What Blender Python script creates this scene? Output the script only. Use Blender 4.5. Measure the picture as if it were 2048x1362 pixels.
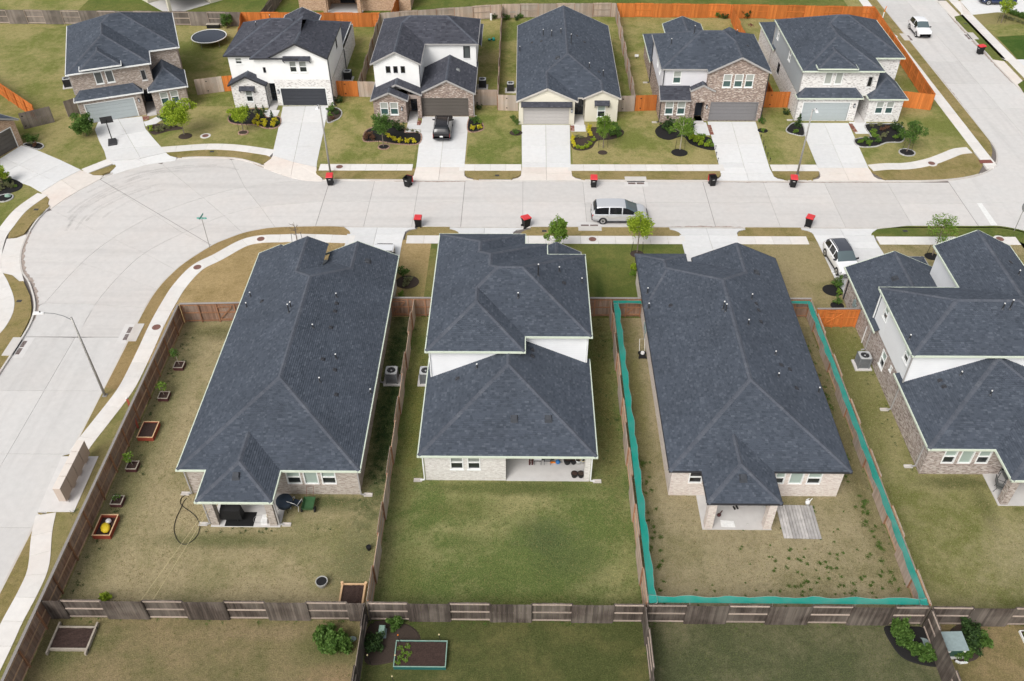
import bpy, math, random
from mathutils import Vector, Matrix, noise
R_ = math.radians
for _o in list(bpy.data.objects):
    bpy.data.objects.remove(_o)
SC = bpy.context.scene
COL = SC.collection
# ------------------------------------------------------------------ camera
cd = bpy.data.cameras.new('camera'); cam = bpy.data.objects.new('camera', cd); COL.objects.link(cam)
cd.sensor_width = 36.0; cd.sensor_fit = 'HORIZONTAL'; cd.lens = 31.09; cd.clip_start = 0.5; cd.clip_end = 3000
cam.matrix_world = Matrix(((0.9999347, -0.0050473, 0.0102531, 0.0), (0.0110301, 0.6609594, -0.7503406, 0.0),
                           (-0.0029897, 0.7504047, 0.6609719, 45.3), (0, 0, 0, 1)))
SC.camera = cam
# ------------------------------------------------------------------ daylight (bright overcast)
SUN_EL, SUN_AZ = 46.0, 212.0         # azimuth measured clockwise from +Y (north)
w = bpy.data.worlds.new('World'); SC.world = w; w.use_nodes = True
nt = w.node_tree; nt.nodes.clear()
sky = nt.nodes.new('ShaderNodeTexSky'); sky.sky_type = 'NISHITA'; sky.sun_disc = False
sky.sun_elevation = R_(SUN_EL); sky.sun_rotation = R_(SUN_AZ); sky.air_density = 1.0; sky.dust_density = 4.0; sky.ozone_density = 1.0
hs = nt.nodes.new('ShaderNodeHueSaturation'); hs.inputs['Saturation'].default_value = 0.25
bg = nt.nodes.new('ShaderNodeBackground'); bg.inputs['Strength'].default_value = 0.13
wo = nt.nodes.new('ShaderNodeOutputWorld')
nt.links.new(sky.outputs[0], hs.inputs['Color']); nt.links.new(hs.outputs[0], bg.inputs[0]); nt.links.new(bg.outputs[0], wo.inputs[0])
sd = bpy.data.lights.new('sun', 'SUN'); sun = bpy.data.objects.new('sun', sd); COL.objects.link(sun)
sd.energy = 1.5; sd.angle = R_(30); sd.color = (1.0, 0.965, 0.92)
_d = Vector((math.sin(R_(SUN_AZ)) * math.cos(R_(SUN_EL)), math.cos(R_(SUN_AZ)) * math.cos(R_(SUN_EL)), math.sin(R_(SUN_EL))))
sun.rotation_euler = _d.to_track_quat('Z', 'Y').to_euler(); sun.location = (0, 0, 80)
SC.view_settings.view_transform = 'Standard'; SC.view_settings.look = 'None'
SC.view_settings.exposure = 0.38; SC.view_settings.gamma = 1.0; SC.view_settings.use_curve_mapping = False
SC.render.engine = 'CYCLES'

# ------------------------------------------------------------------ materials
class NT:
    def __init__(s, name):
        s.m = bpy.data.materials.new(name); s.m.use_nodes = True
        s.t = s.m.node_tree; s.b = s.t.nodes['Principled BSDF']
    def n(s, typ, **kw):
        nd = s.t.nodes.new('ShaderNode' + typ)
        for k, v in kw.items():
            if k in ('operation', 'blend_type', 'data_type', 'noise_dimensions', 'feature', 'offset', 'squash', 'offset_frequency', 'squash_frequency', 'clamp', 'distance'):
                setattr(nd, k, v)
            else:
                nd.inputs[k.replace('_', ' ')].default_value = v
        return nd
    def l(s, a, b): s.t.links.new(a, b)
    def pos(s):
        return s.n('NewGeometry').outputs['Position']
    def objc(s):
        return s.n('TexCoord').outputs['Object']
    def noise(s, vec, scale, detail=3.0, rough=0.55, dist=0.0):
        nd = s.n('TexNoise', Scale=scale, Detail=detail, Roughness=rough, Distortion=dist)
        s.l(vec, nd.inputs['Vector']); return nd.outputs['Fac']
    def ramp(s, fac, stops):
        r = s.n('ValToRGB'); e = r.color_ramp.elements
        while len(e) < len(stops): e.new(0.5)
        for el, (p, c) in zip(e, stops):
            el.position = p; el.color = (c[0], c[1], c[2], 1) if not isinstance(c, (int, float)) else (c, c, c, 1)
        s.l(fac, r.inputs[0]); return r.outputs[0]
    def mix(s, fac, a, b, blend='MIX'):
        nd = s.t.nodes.new('ShaderNodeMix'); nd.data_type = 'RGBA'; nd.blend_type = blend
        for inp, v in ((nd.inputs[0], fac), (nd.inputs[6], a), (nd.inputs[7], b)):
            if isinstance(v, (int, float)): inp.default_value = v
            elif isinstance(v, (tuple, list)): inp.default_value = (v[0], v[1], v[2], 1)
            else: s.l(v, inp)
        return nd.outputs[2]
    def math(s, op, a, b=0.0):
        nd = s.t.nodes.new('ShaderNodeMath'); nd.operation = op
        for inp, v in ((nd.inputs[0], a), (nd.inputs[1], b)):
            if isinstance(v, (int, float)): inp.default_value = v
            else: s.l(v, inp)
        return nd.outputs[0]
    def scale_col(s, col, fac):
        nd = s.t.nodes.new('ShaderNodeVectorMath'); nd.operation = 'SCALE'
        if isinstance(col, (tuple, list)): nd.inputs[0].default_value = col
        else: s.l(col, nd.inputs[0])
        if isinstance(fac, (int, float)): nd.inputs['Scale'].default_value = fac
        else: s.l(fac, nd.inputs['Scale'])
        return nd.outputs[0]
    def maprange(s, v, a, b, c, d):
        nd = s.t.nodes.new('ShaderNodeMapRange'); s.l(v, nd.inputs[0])
        for i, x in enumerate((a, b, c, d)): nd.inputs[i + 1].default_value = x
        return nd.outputs[0]
    def bump(s, h, strength=0.3, dist=0.02):
        nd = s.n('Bump', Strength=strength, Distance=dist); s.l(h, nd.inputs['Height']); s.l(nd.outputs[0], s.b.inputs['Normal'])
    def fin(s, col, rough=0.8, metal=0.0, spec=0.3):
        if isinstance(col, (tuple, list)): s.b.inputs['Base Color'].default_value = (col[0], col[1], col[2], 1)
        else: s.l(col, s.b.inputs['Base Color'])
        s.b.inputs['Roughness'].default_value = rough; s.b.inputs['Metallic'].default_value = metal
        s.b.inputs['Specular IOR Level'].default_value = spec
        return s.m

MT = {}
def simple(name, col, rough=0.7, metal=0.0, spec=0.3, var=0.12, scale=6.0, orand=0.0):
    k = NT(name); f = k.noise(k.objc(), scale, 4.0)
    v = k.maprange(f, 0.25, 0.75, 1 - var, 1 + var)
    if orand:
        r = k.n('ObjectInfo').outputs['Random']; v = k.math('MULTIPLY', v, k.maprange(r, 0, 1, 1 - orand, 1 + orand))
    MT[name] = k.fin(k.scale_col(col, v), rough, metal, spec)
    return MT[name]

def shingle_mat(name, c0, c1, c2):
    k = NT(name); r = k.n('NewGeometry').outputs['Random Per Island']
    c = k.ramp(r, [(0.0, c0), (0.4, c1), (0.8, c1), (1.0, c2)])
    f = k.noise(k.pos(), 0.35, 3.0); g = k.noise(k.pos(), 60.0, 2.0)
    v = k.math('MULTIPLY', k.maprange(f, 0.3, 0.7, 0.9, 1.1), k.maprange(g, 0.3, 0.7, 0.8, 1.2))
    MT[name] = k.fin(k.scale_col(c, v), 0.9, 0, 0.25)

def brick_mat(name, stops, mortar, bw=0.2, bh=0.07):
    k = NT(name); tc = k.n('TexCoord').outputs['UV']
    b = k.n('TexBrick', Scale=1.0, Mortar_Size=0.008, Mortar_Smooth=0.2, Bias=0.0, Brick_Width=bw, Row_Height=bh,
            Color1=(0, 0, 0, 1), Color2=(1, 1, 1, 1), Mortar=(0.5, 0.5, 0.5, 1))
    k.l(tc, b.inputs['Vector'])
    big = k.noise(tc, 1.4, 3.0, 0.6)
    val = k.math('ADD', b.outputs['Color'], k.math('MULTIPLY', k.math('SUBTRACT', big, 0.5), 0.35))
    c = k.ramp(val, stops)
    c = k.mix(b.outputs['Fac'], c, mortar)
    f = k.noise(tc, 9.0, 3.0)
    c = k.scale_col(c, k.maprange(f, 0.3, 0.7, 0.9, 1.1))
    k.bump(k.math('SUBTRACT', 1.0, b.outputs['Fac']), 0.35, 0.01)
    MT[name] = k.fin(c, 0.88, 0, 0.2)

def siding_mat(name, col, lap=0.18):
    k = NT(name); tc = k.n('TexCoord').outputs['UV']
    sp = k.n('SeparateXYZ'); k.l(tc, sp.inputs[0])
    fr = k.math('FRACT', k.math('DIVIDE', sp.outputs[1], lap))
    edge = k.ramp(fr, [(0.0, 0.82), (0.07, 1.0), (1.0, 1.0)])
    f = k.noise(tc, 0.8, 4.0)
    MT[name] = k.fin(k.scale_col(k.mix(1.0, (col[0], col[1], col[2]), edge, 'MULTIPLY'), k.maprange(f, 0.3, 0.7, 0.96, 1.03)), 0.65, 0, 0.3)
    k.bump(fr, 0.3, 0.012)

def wood_mat(name, col, dark, streak=0.35, orand=0.18, grey=None):
    k = NT(name); oc = k.pos()
    mp = k.n('Mapping'); mp.inputs['Scale'].default_value = (14, 14, 0.9); k.l(oc, mp.inputs[0])
    f = k.noise(mp.outputs[0], 1.0, 4.0, 0.65); big = k.noise(oc, 0.6, 3.0)
    c = k.mix(k.maprange(f, 0.35, 0.75, 0, 1), col, dark)
    if grey: c = k.mix(k.maprange(big, 0.4, 0.62, 0, 0.75), c, grey)
    r = k.n('ObjectInfo').outputs['Random']; isl = k.n('NewGeometry').outputs['Random Per Island']
    v = k.math('MULTIPLY', k.maprange(r, 0, 1, 1 - orand, 1 + orand), k.maprange(isl, 0, 1, 1 - orand, 1 + orand))
    MT[name] = k.fin(k.scale_col(c, v), 0.85, 0, 0.2)

def concrete_mat(name, col, stain=(0.62, 0.55, 0.49), st=0.12, tyre=0.0):
    k = NT(name); p = k.pos()
    f1 = k.noise(p, 0.22, 5.0, 0.6); f2 = k.noise(p, 2.2, 4.0, 0.6); f3 = k.noise(p, 35.0, 2.0)
    c = k.mix(k.maprange(f1, 0.45, 0.75, 0, st * 2.2), col, stain)
    v = k.math('MULTIPLY', k.maprange(f2, 0.3, 0.7, 0.955, 1.045), k.maprange(f3, 0.3, 0.7, 0.96, 1.04))
    r = k.n('ObjectInfo').outputs['Random']
    v = k.math('MULTIPLY', v, k.maprange(r, 0, 1, 0.945, 1.045))
    if tyre:
        mp = k.n('Mapping'); mp.inputs['Scale'].default_value = (0.05, 1.1, 1) if tyre > 0 else (1.1, 0.05, 1); k.l(p, mp.inputs[0])
        f4 = k.noise(mp.outputs[0], 1.0, 4.0, 0.6)
        v = k.math('MULTIPLY', v, k.maprange(f4, 0.5, 0.75, 1.0, 0.9))
    k.bump(f3, 0.15, 0.004)
    MT[name] = k.fin(k.scale_col(c, v), 0.85, 0, 0.25)

def grass_mat(name, dry, green, amount, scale=0.2, seed=0.0, dark=None, contrast=0.14, patches=()):
    """mown turf: dry straw and green growth in patches; amount = share of green"""
    k = NT(name); p0 = k.pos()
    mp = k.n('Mapping'); mp.inputs['Location'].default_value = (seed * 13.7, seed * 7.3, seed); k.l(p0, mp.inputs[0]); p = mp.outputs[0]
    a = k.noise(p, scale, 5.0, 0.6, 0.4); b = k.noise(p, 1.5, 4.0, 0.65); d = k.noise(p, 9.0, 3.0, 0.7); e = k.noise(p, 38.0, 2.0, 0.7)
    s = k.math('ADD', k.math('MULTIPLY', a, 0.62), k.math('ADD', k.math('MULTIPLY', b, 0.24), k.math('MULTIPLY', d, 0.14)))
    t = 0.5 + (0.5 - amount) * 0.36
    m = k.maprange(s, t - contrast * 0.5, t + contrast * 0.5, 0, 1)
    c = k.mix(m, dry, green)
    if dark:
        h = k.noise(p, scale * 2.1, 4.0, 0.6, 0.6); c = k.mix(k.maprange(h, 0.56, 0.68, 0, 0.8), c, dark)
    for (cx, cy, rx, ry, col, st) in patches:      # soft ellipses of another turf colour: greener, darker or drier
        sb = k.t.nodes.new('ShaderNodeVectorMath'); sb.operation = 'SUBTRACT'; k.l(p0, sb.inputs[0]); sb.inputs[1].default_value = (cx, cy, 0)
        ml = k.t.nodes.new('ShaderNodeVectorMath'); ml.operation = 'MULTIPLY'; k.l(sb.outputs[0], ml.inputs[0]); ml.inputs[1].default_value = (1 / rx, 1 / ry, 0)
        ln = k.t.nodes.new('ShaderNodeVectorMath'); ln.operation = 'LENGTH'; k.l(ml.outputs[0], ln.inputs[0])
        q = k.math('ADD', ln.outputs['Value'], k.math('MULTIPLY', k.math('SUBTRACT', k.math('ADD', k.math('MULTIPLY', b, 0.6), k.math('MULTIPLY', a, 0.4)), 0.5), 3.2))
        c = k.mix(k.maprange(q, 0.35, 1.3, st, 0.0), c, col)
    g = k.noise(p, 3.6, 4.0, 0.75, 0.5); f = k.noise(p, 17.0, 3.0, 0.8)
    c = k.mix(k.maprange(f, 0.42, 0.62, 0.0, 0.32), c, dry); c = k.mix(k.maprange(g, 0.55, 0.72, 0.0, 0.4), c, green)
    v = k.math('MULTIPLY', k.math('MULTIPLY', k.maprange(g, 0.3, 0.7, 1.14, 0.86), k.maprange(f, 0.3, 0.7, 0.72, 1.28)), k.maprange(e, 0.28, 0.72, 0.7, 1.3))
    c = k.scale_col(c, v)
    k.bump(k.math('ADD', e, k.math('MULTIPLY', f, 2.0)), 0.8, 0.06)
    MT[name] = k.fin(c, 0.95, 0, 0.1)

def leaf_mat(name, c0, c1, c2):
    k = NT(name); r = k.n('NewGeometry').outputs['Random Per Island']
    c = k.ramp(r, [(0.0, c0), (0.5, c1), (1.0, c2)])
    k.b.inputs['Transmission Weight'].default_value = 0.0
    k.b.inputs['Subsurface Weight'].default_value = 0.0
    tr = k.n('BsdfTranslucent'); k.l(k.scale_col(c, 1.0), tr.inputs['Color'])
    k.fin(c, 0.6, 0, 0.25)
    ms = k.n('MixShader'); ms.inputs[0].default_value = 0.35
    out = k.t.nodes['Material Output']
    k.l(k.b.outputs[0], ms.inputs[1]); k.l(tr.outputs[0], ms.inputs[2]); k.l(ms.outputs[0], out.inputs['Surface'])
    MT[name] = k.m

def glass_mat(name, col, rough=0.08):
    k = NT(name); MT[name] = k.fin(col, rough, 0.0, 0.55)

shingle_mat('shingle', (0.047, 0.057, 0.074), (0.064, 0.076, 0.097), (0.090, 0.104, 0.128))
shingle_mat('shingle_grey', (0.042, 0.044, 0.056), (0.060, 0.063, 0.078), (0.085, 0.088, 0.105))
shingle_mat('cap', (0.070, 0.079, 0.098), (0.084, 0.093, 0.113), (0.104, 0.113, 0.132))
simple('deck', (0.022, 0.025, 0.032), 0.95)
brick_mat('brick_beige', [(0.0, (0.26, 0.21, 0.18)), (0.5, (0.40, 0.345, 0.30)), (1.0, (0.50, 0.45, 0.40))], (0.48, 0.45, 0.41))
brick_mat('brick_white', [(0.0, (0.52, 0.48, 0.45)), (0.3, (0.62, 0.59, 0.56)), (1.0, (0.70, 0.68, 0.65))], (0.62, 0.60, 0.57))
brick_mat('brick_pink', [(0.0, (0.52, 0.43, 0.39)), (0.4, (0.62, 0.55, 0.50)), (1.0, (0.68, 0.63, 0.58))], (0.64, 0.59, 0.55))
brick_mat('brick_mottled', [(0.0, (0.14, 0.10, 0.085)), (0.25, (0.28, 0.22, 0.195)), (0.6, (0.40, 0.335, 0.30)), (1.0, (0.56, 0.51, 0.47))], (0.47, 0.43, 0.40))
brick_mat('brick_brown', [(0.0, (0.13, 0.085, 0.068)), (0.35, (0.235, 0.165, 0.135)), (0.75, (0.335, 0.25, 0.205)), (0.92, (0.56, 0.49, 0.43))], (0.40, 0.355, 0.32))
brick_mat('brick_tan', [(0.0, (0.20, 0.15, 0.125)), (0.4, (0.31, 0.245, 0.205)), (0.85, (0.41, 0.34, 0.295)), (1.0, (0.56, 0.50, 0.45))], (0.42, 0.38, 0.34))
brick_mat('brick_wash', [(0.0, (0.28, 0.255, 0.25)), (0.13, (0.52, 0.49, 0.47)), (0.35, (0.68, 0.66, 0.64)), (1.0, (0.76, 0.75, 0.73))], (0.68, 0.66, 0.64))
brick_mat('brick_orange', [(0.0, (0.33, 0.185, 0.11)), (0.5, (0.47, 0.29, 0.18)), (1.0, (0.58, 0.40, 0.27))], (0.50, 0.42, 0.34))
siding_mat('siding_white', (0.80, 0.81, 0.82)); siding_mat('siding_grey', (0.40, 0.43, 0.45)); siding_mat('stucco_white', (0.80, 0.80, 0.79), 50.0)
siding_mat('stucco_cream', (0.72, 0.68, 0.57), 50.0); siding_mat('siding_lilac', (0.66, 0.65, 0.68))
simple('trim_green', (0.60, 0.66, 0.55), 0.5, var=0.05); simple('trim_white', (0.76, 0.77, 0.76), 0.5, var=0.04); simple('trim_dark', (0.035, 0.036, 0.042), 0.5, var=0.05)
simple('trim_grey', (0.36, 0.35, 0.34), 0.55, var=0.05); simple('soffit', (0.55, 0.56, 0.54), 0.7)
glass_mat('pane_dark', (0.022, 0.027, 0.028)); glass_mat('pane_blind', (0.33, 0.40, 0.36), 0.18); glass_mat('pane_teal', (0.055, 0.10, 0.095), 0.1)
glass_mat('pane_grey', (0.36, 0.38, 0.35), 0.2); glass_mat('pane_black', (0.008, 0.009, 0.011)); glass_mat('pane_screen', (0.085, 0.095, 0.095), 0.3)
glass_mat('car_glass', (0.012, 0.014, 0.017), 0.04); glass_mat('car_glass_sky', (0.085, 0.115, 0.125), 0.05)  # car_glass_sky: windscreen glass with the reflected sky put into its colour
simple('metal_grey', (0.30, 0.31, 0.31), 0.45, 0.6, var=0.06); simple('metal_dark', (0.045, 0.046, 0.05), 0.5, 0.3); simple('galv', (0.36, 0.35, 0.33), 0.55, 0.45, var=0.15)
simple('ac_grey', (0.17, 0.18, 0.19), 0.55); simple('ac_light', (0.40, 0.41, 0.41), 0.55); simple('ac_black', (0.035, 0.035, 0.038), 0.6)
simple('black', (0.012, 0.012, 0.013), 0.6); simple('rubber', (0.018, 0.018, 0.019), 0.85); simple('plastic_white', (0.72, 0.72, 0.71), 0.5); simple('white_paint', (0.70, 0.70, 0.68), 0.7, var=0.1)
simple('red_plastic', (0.62, 0.045, 0.05), 0.45, var=0.08); simple('orange_plastic', (0.70, 0.20, 0.02), 0.5); simple('blue_plastic', (0.03, 0.16, 0.42), 0.5); simple('yellow_plastic', (0.75, 0.55, 0.03), 0.5)
simple('door_slate', (0.38, 0.42, 0.43), 0.5, var=0.04); simple('door_black', (0.040, 0.043, 0.052), 0.45); simple('door_bronze', (0.105, 0.093, 0.082), 0.5, var=0.05); simple('door_taupe', (0.42, 0.40, 0.385), 0.5, var=0.04); simple('door_grey', (0.185, 0.18, 0.185), 0.5, var=0.05); simple('entry_navy', (0.028, 0.036, 0.05), 0.4)
simple('mulch_black', (0.014, 0.013, 0.013), 0.95, var=0.5, scale=30); simple('mulch_brown', (0.050, 0.036, 0.028), 0.95, var=0.5, scale=30); simple('soil', (0.045, 0.027, 0.022), 0.95, var=0.45, scale=14)
simple('stone', (0.42, 0.41, 0.40), 0.9, var=0.2, orand=0.2); simple('stone_red', (0.34, 0.22, 0.17), 0.9, var=0.2, orand=0.25); simple('iron_brown', (0.20, 0.105, 0.085), 0.8, 0.2, var=0.3, scale=9)
simple('iron_dark', (0.06, 0.06, 0.062), 0.7, 0.3); simple('grate', (0.13, 0.085, 0.075), 0.8, 0.2); simple('util_green', (0.035, 0.085, 0.065), 0.55); simple('util_pale', (0.22, 0.33, 0.27), 0.55)
simple('util_grey', (0.24, 0.30, 0.30), 0.6); simple('bark', (0.19, 0.155, 0.125), 0.9, var=0.3, scale=12); simple('bark_pale', (0.38, 0.34, 0.28), 0.9, var=0.3, scale=12)
simple('mail_tan', (0.50, 0.42, 0.36), 0.55, var=0.05); simple('mail_top', (0.66, 0.60, 0.54), 0.5, var=0.04); simple('cedar', (0.60, 0.40, 0.23), 0.75, var=0.15); simple('red_wood', (0.30, 0.062, 0.034), 0.7, var=0.15); simple('maroon_wood', (0.085, 0.032, 0.032), 0.75, var=0.2)
simple('old_wood', (0.33, 0.29, 0.24), 0.85, var=0.2, orand=0.15); simple('grey_wood', (0.42, 0.40, 0.385), 0.85, var=0.22, scale=2.5, orand=0.22); simple('teal_box', (0.02, 0.12, 0.115), 0.5)
simple('paver_red', (0.20, 0.075, 0.055), 0.9, var=0.3); simple('kerb_red', (0.20, 0.07, 0.055), 0.8); simple('sign_teal', (0.02, 0.30, 0.24), 0.5); simple('rope', (0.62, 0.52, 0.30), 0.8); simple('steel', (0.55, 0.55, 0.55), 0.35, 0.8)
for _n, _c in dict(paint_white=(0.78, 0.78, 0.79), paint_silver=(0.60, 0.61, 0.63), paint_black=(0.012, 0.011, 0.013), paint_blue=(0.010, 0.022, 0.075), paint_roof=(0.05, 0.055, 0.07)).items():
    k = NT(_n); k.fin(_c, 0.22, 0.35 if 'silver' in _n else 0.0, 0.5); k.b.inputs['Coat Weight'].default_value = 0.35 if 'black' in _n else 0.6; k.b.inputs['Coat Roughness'].default_value = 0.06; MT[_n] = k.m
simple('tail_red', (0.32, 0.012, 0.012), 0.25); simple('lamp_clear', (0.62, 0.64, 0.66), 0.15)
wood_mat('fence_tan', (0.46, 0.36, 0.29), (0.31, 0.235, 0.19), grey=(0.40, 0.35, 0.31)); wood_mat('fence_brown', (0.275, 0.165, 0.112), (0.165, 0.095, 0.066), grey=(0.265, 0.205, 0.165))
wood_mat('fence_grey', (0.098, 0.077, 0.065), (0.036, 0.030, 0.026), grey=(0.155, 0.132, 0.112), orand=0.3); wood_mat('fence_orange', (0.56, 0.185, 0.045), (0.40, 0.115, 0.028))
wood_mat('fence_far_grey', (0.175, 0.150, 0.130), (0.115, 0.10, 0.088), grey=(0.24, 0.205, 0.18)); wood_mat('rail_light', (0.42, 0.345, 0.29), (0.30, 0.24, 0.20)); wood_mat('rail_brown', (0.33, 0.175, 0.10), (0.22, 0.11, 0.065)); wood_mat('rail_tan', (0.46, 0.31, 0.20), (0.34, 0.22, 0.14)); wood_mat('cap_grey', (0.30, 0.275, 0.255), (0.21, 0.19, 0.175))
concrete_mat('road', (0.545, 0.525, 0.505), (0.60, 0.53, 0.48), 0.12, 1.0); concrete_mat('road_ns', (0.545, 0.532, 0.515), (0.60, 0.54, 0.50), 0.10, -1.0)
concrete_mat('walk', (0.66, 0.64, 0.61), (0.62, 0.50, 0.42), 0.14); concrete_mat('drive', (0.64, 0.64, 0.635), (0.60, 0.55, 0.50), 0.12); concrete_mat('apron', (0.66, 0.61, 0.56), (0.60, 0.47, 0.40), 0.2)
concrete_mat('kerb', (0.55, 0.525, 0.49), (0.40, 0.33, 0.29), 0.25); concrete_mat('pad', (0.58, 0.565, 0.55)); concrete_mat('patio', (0.56, 0.545, 0.53), (0.42, 0.38, 0.36), 0.2); simple('joint', (0.16, 0.14, 0.13), 0.95)
leaf_mat('leaf_lime', (0.17, 0.26, 0.016), (0.29, 0.39, 0.028), (0.43, 0.52, 0.055)); leaf_mat('leaf_green', (0.055, 0.12, 0.02), (0.095, 0.18, 0.035), (0.15, 0.25, 0.055)); leaf_mat('leaf_dark', (0.022, 0.048, 0.014), (0.042, 0.085, 0.024), (0.08, 0.14, 0.04))
leaf_mat('leaf_yellow', (0.46, 0.42, 0.02), (0.66, 0.58, 0.03), (0.80, 0.72, 0.07)); leaf_mat('leaf_red', (0.11, 0.045, 0.03), (0.17, 0.085, 0.05), (0.21, 0.13, 0.07)); leaf_mat('leaf_olive', (0.13, 0.14, 0.06), (0.20, 0.21, 0.10), (0.28, 0.29, 0.15)); leaf_mat('leaf_grass', (0.05, 0.10, 0.015), (0.085, 0.15, 0.025), (0.13, 0.20, 0.04))
k = NT('teal_mesh'); f_ = k.noise(k.pos(), 1.3, 3.0); k.fin(k.mix(k.maprange(f_, .35, .65, 0, 1), (0.004, 0.225, 0.175), (0.03, 0.30, 0.25)), 0.6, 0, 0.2); k.l(k.maprange(f_, .35, .65, .9, .66), k.b.inputs['Alpha']); MT['teal_mesh'] = k.m
# turf: one recipe, yard by yard
DRY = (0.335, 0.262, 0.13); OLV = (0.255, 0.215, 0.085); GRN = (0.115, 0.138, 0.032)
grass_mat('turf_base', (0.30, 0.255, 0.115), (0.20, 0.20, 0.062), 0.42, 0.12, 1.0)
grass_mat('turf_north', (0.36, 0.312, 0.135), (0.165, 0.195, 0.045), 0.5, 0.16, 2.0)
grass_mat('turf_north_b', (0.375, 0.318, 0.138), (0.165, 0.195, 0.043), 0.5, 0.2, 3.0)
grass_mat('turf_north_c', (0.335, 0.298, 0.12), (0.14, 0.18, 0.038), 0.56, 0.2, 4.0)
grass_mat('turf_straw', (0.37, 0.265, 0.125), (0.275, 0.205, 0.085), 0.4, 0.3, 5.0)
grass_mat('turf_verge', (0.335, 0.262, 0.118), (0.205, 0.185, 0.058), 0.42, 0.35, 6.0)
grass_mat('turf_a', (0.375, 0.300, 0.175), (0.18, 0.185, 0.066), 0.27, 0.16, 7.0, contrast=0.2)
grass_mat('turf_b', (0.285, 0.250, 0.105), (0.135, 0.165, 0.04), 0.62, 0.2, 8.3, (0.085, 0.118, 0.032), 0.2)
grass_mat('turf_c', (0.315, 0.268, 0.155), (0.205, 0.19, 0.085), 0.32, 0.25, 9.0)
grass_mat('turf_d', (0.305, 0.265, 0.135), (0.185, 0.18, 0.058), 0.42, 0.17, 10.0)
grass_mat('turf_side', (0.165, 0.145, 0.048), (0.085, 0.098, 0.024), 0.5, 0.4, 11.0)
grass_mat('turf_lush', (0.10, 0.14, 0.03), (0.05, 0.105, 0.018), 0.6, 0.3, 12.0)
grass_mat('turf_fg_a', (0.30, 0.235, 0.128), (0.145, 0.145, 0.058), 0.47, 0.22, 13.0, contrast=0.2)
grass_mat('turf_fg_b', (0.16, 0.15, 0.058), (0.082, 0.098, 0.032), 0.6, 0.25, 14.0)
grass_mat('turf_fg_c', (0.185, 0.172, 0.095), (0.088, 0.102, 0.046), 0.52, 0.22, 15.0)
grass_mat('turf_fg_d', (0.31, 0.235, 0.12), (0.17, 0.155, 0.055), 0.45, 0.25, 16.0)
grass_mat('turf_green', (0.185, 0.19, 0.055), (0.10, 0.14, 0.03), 0.55, 0.25, 17.0)

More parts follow.
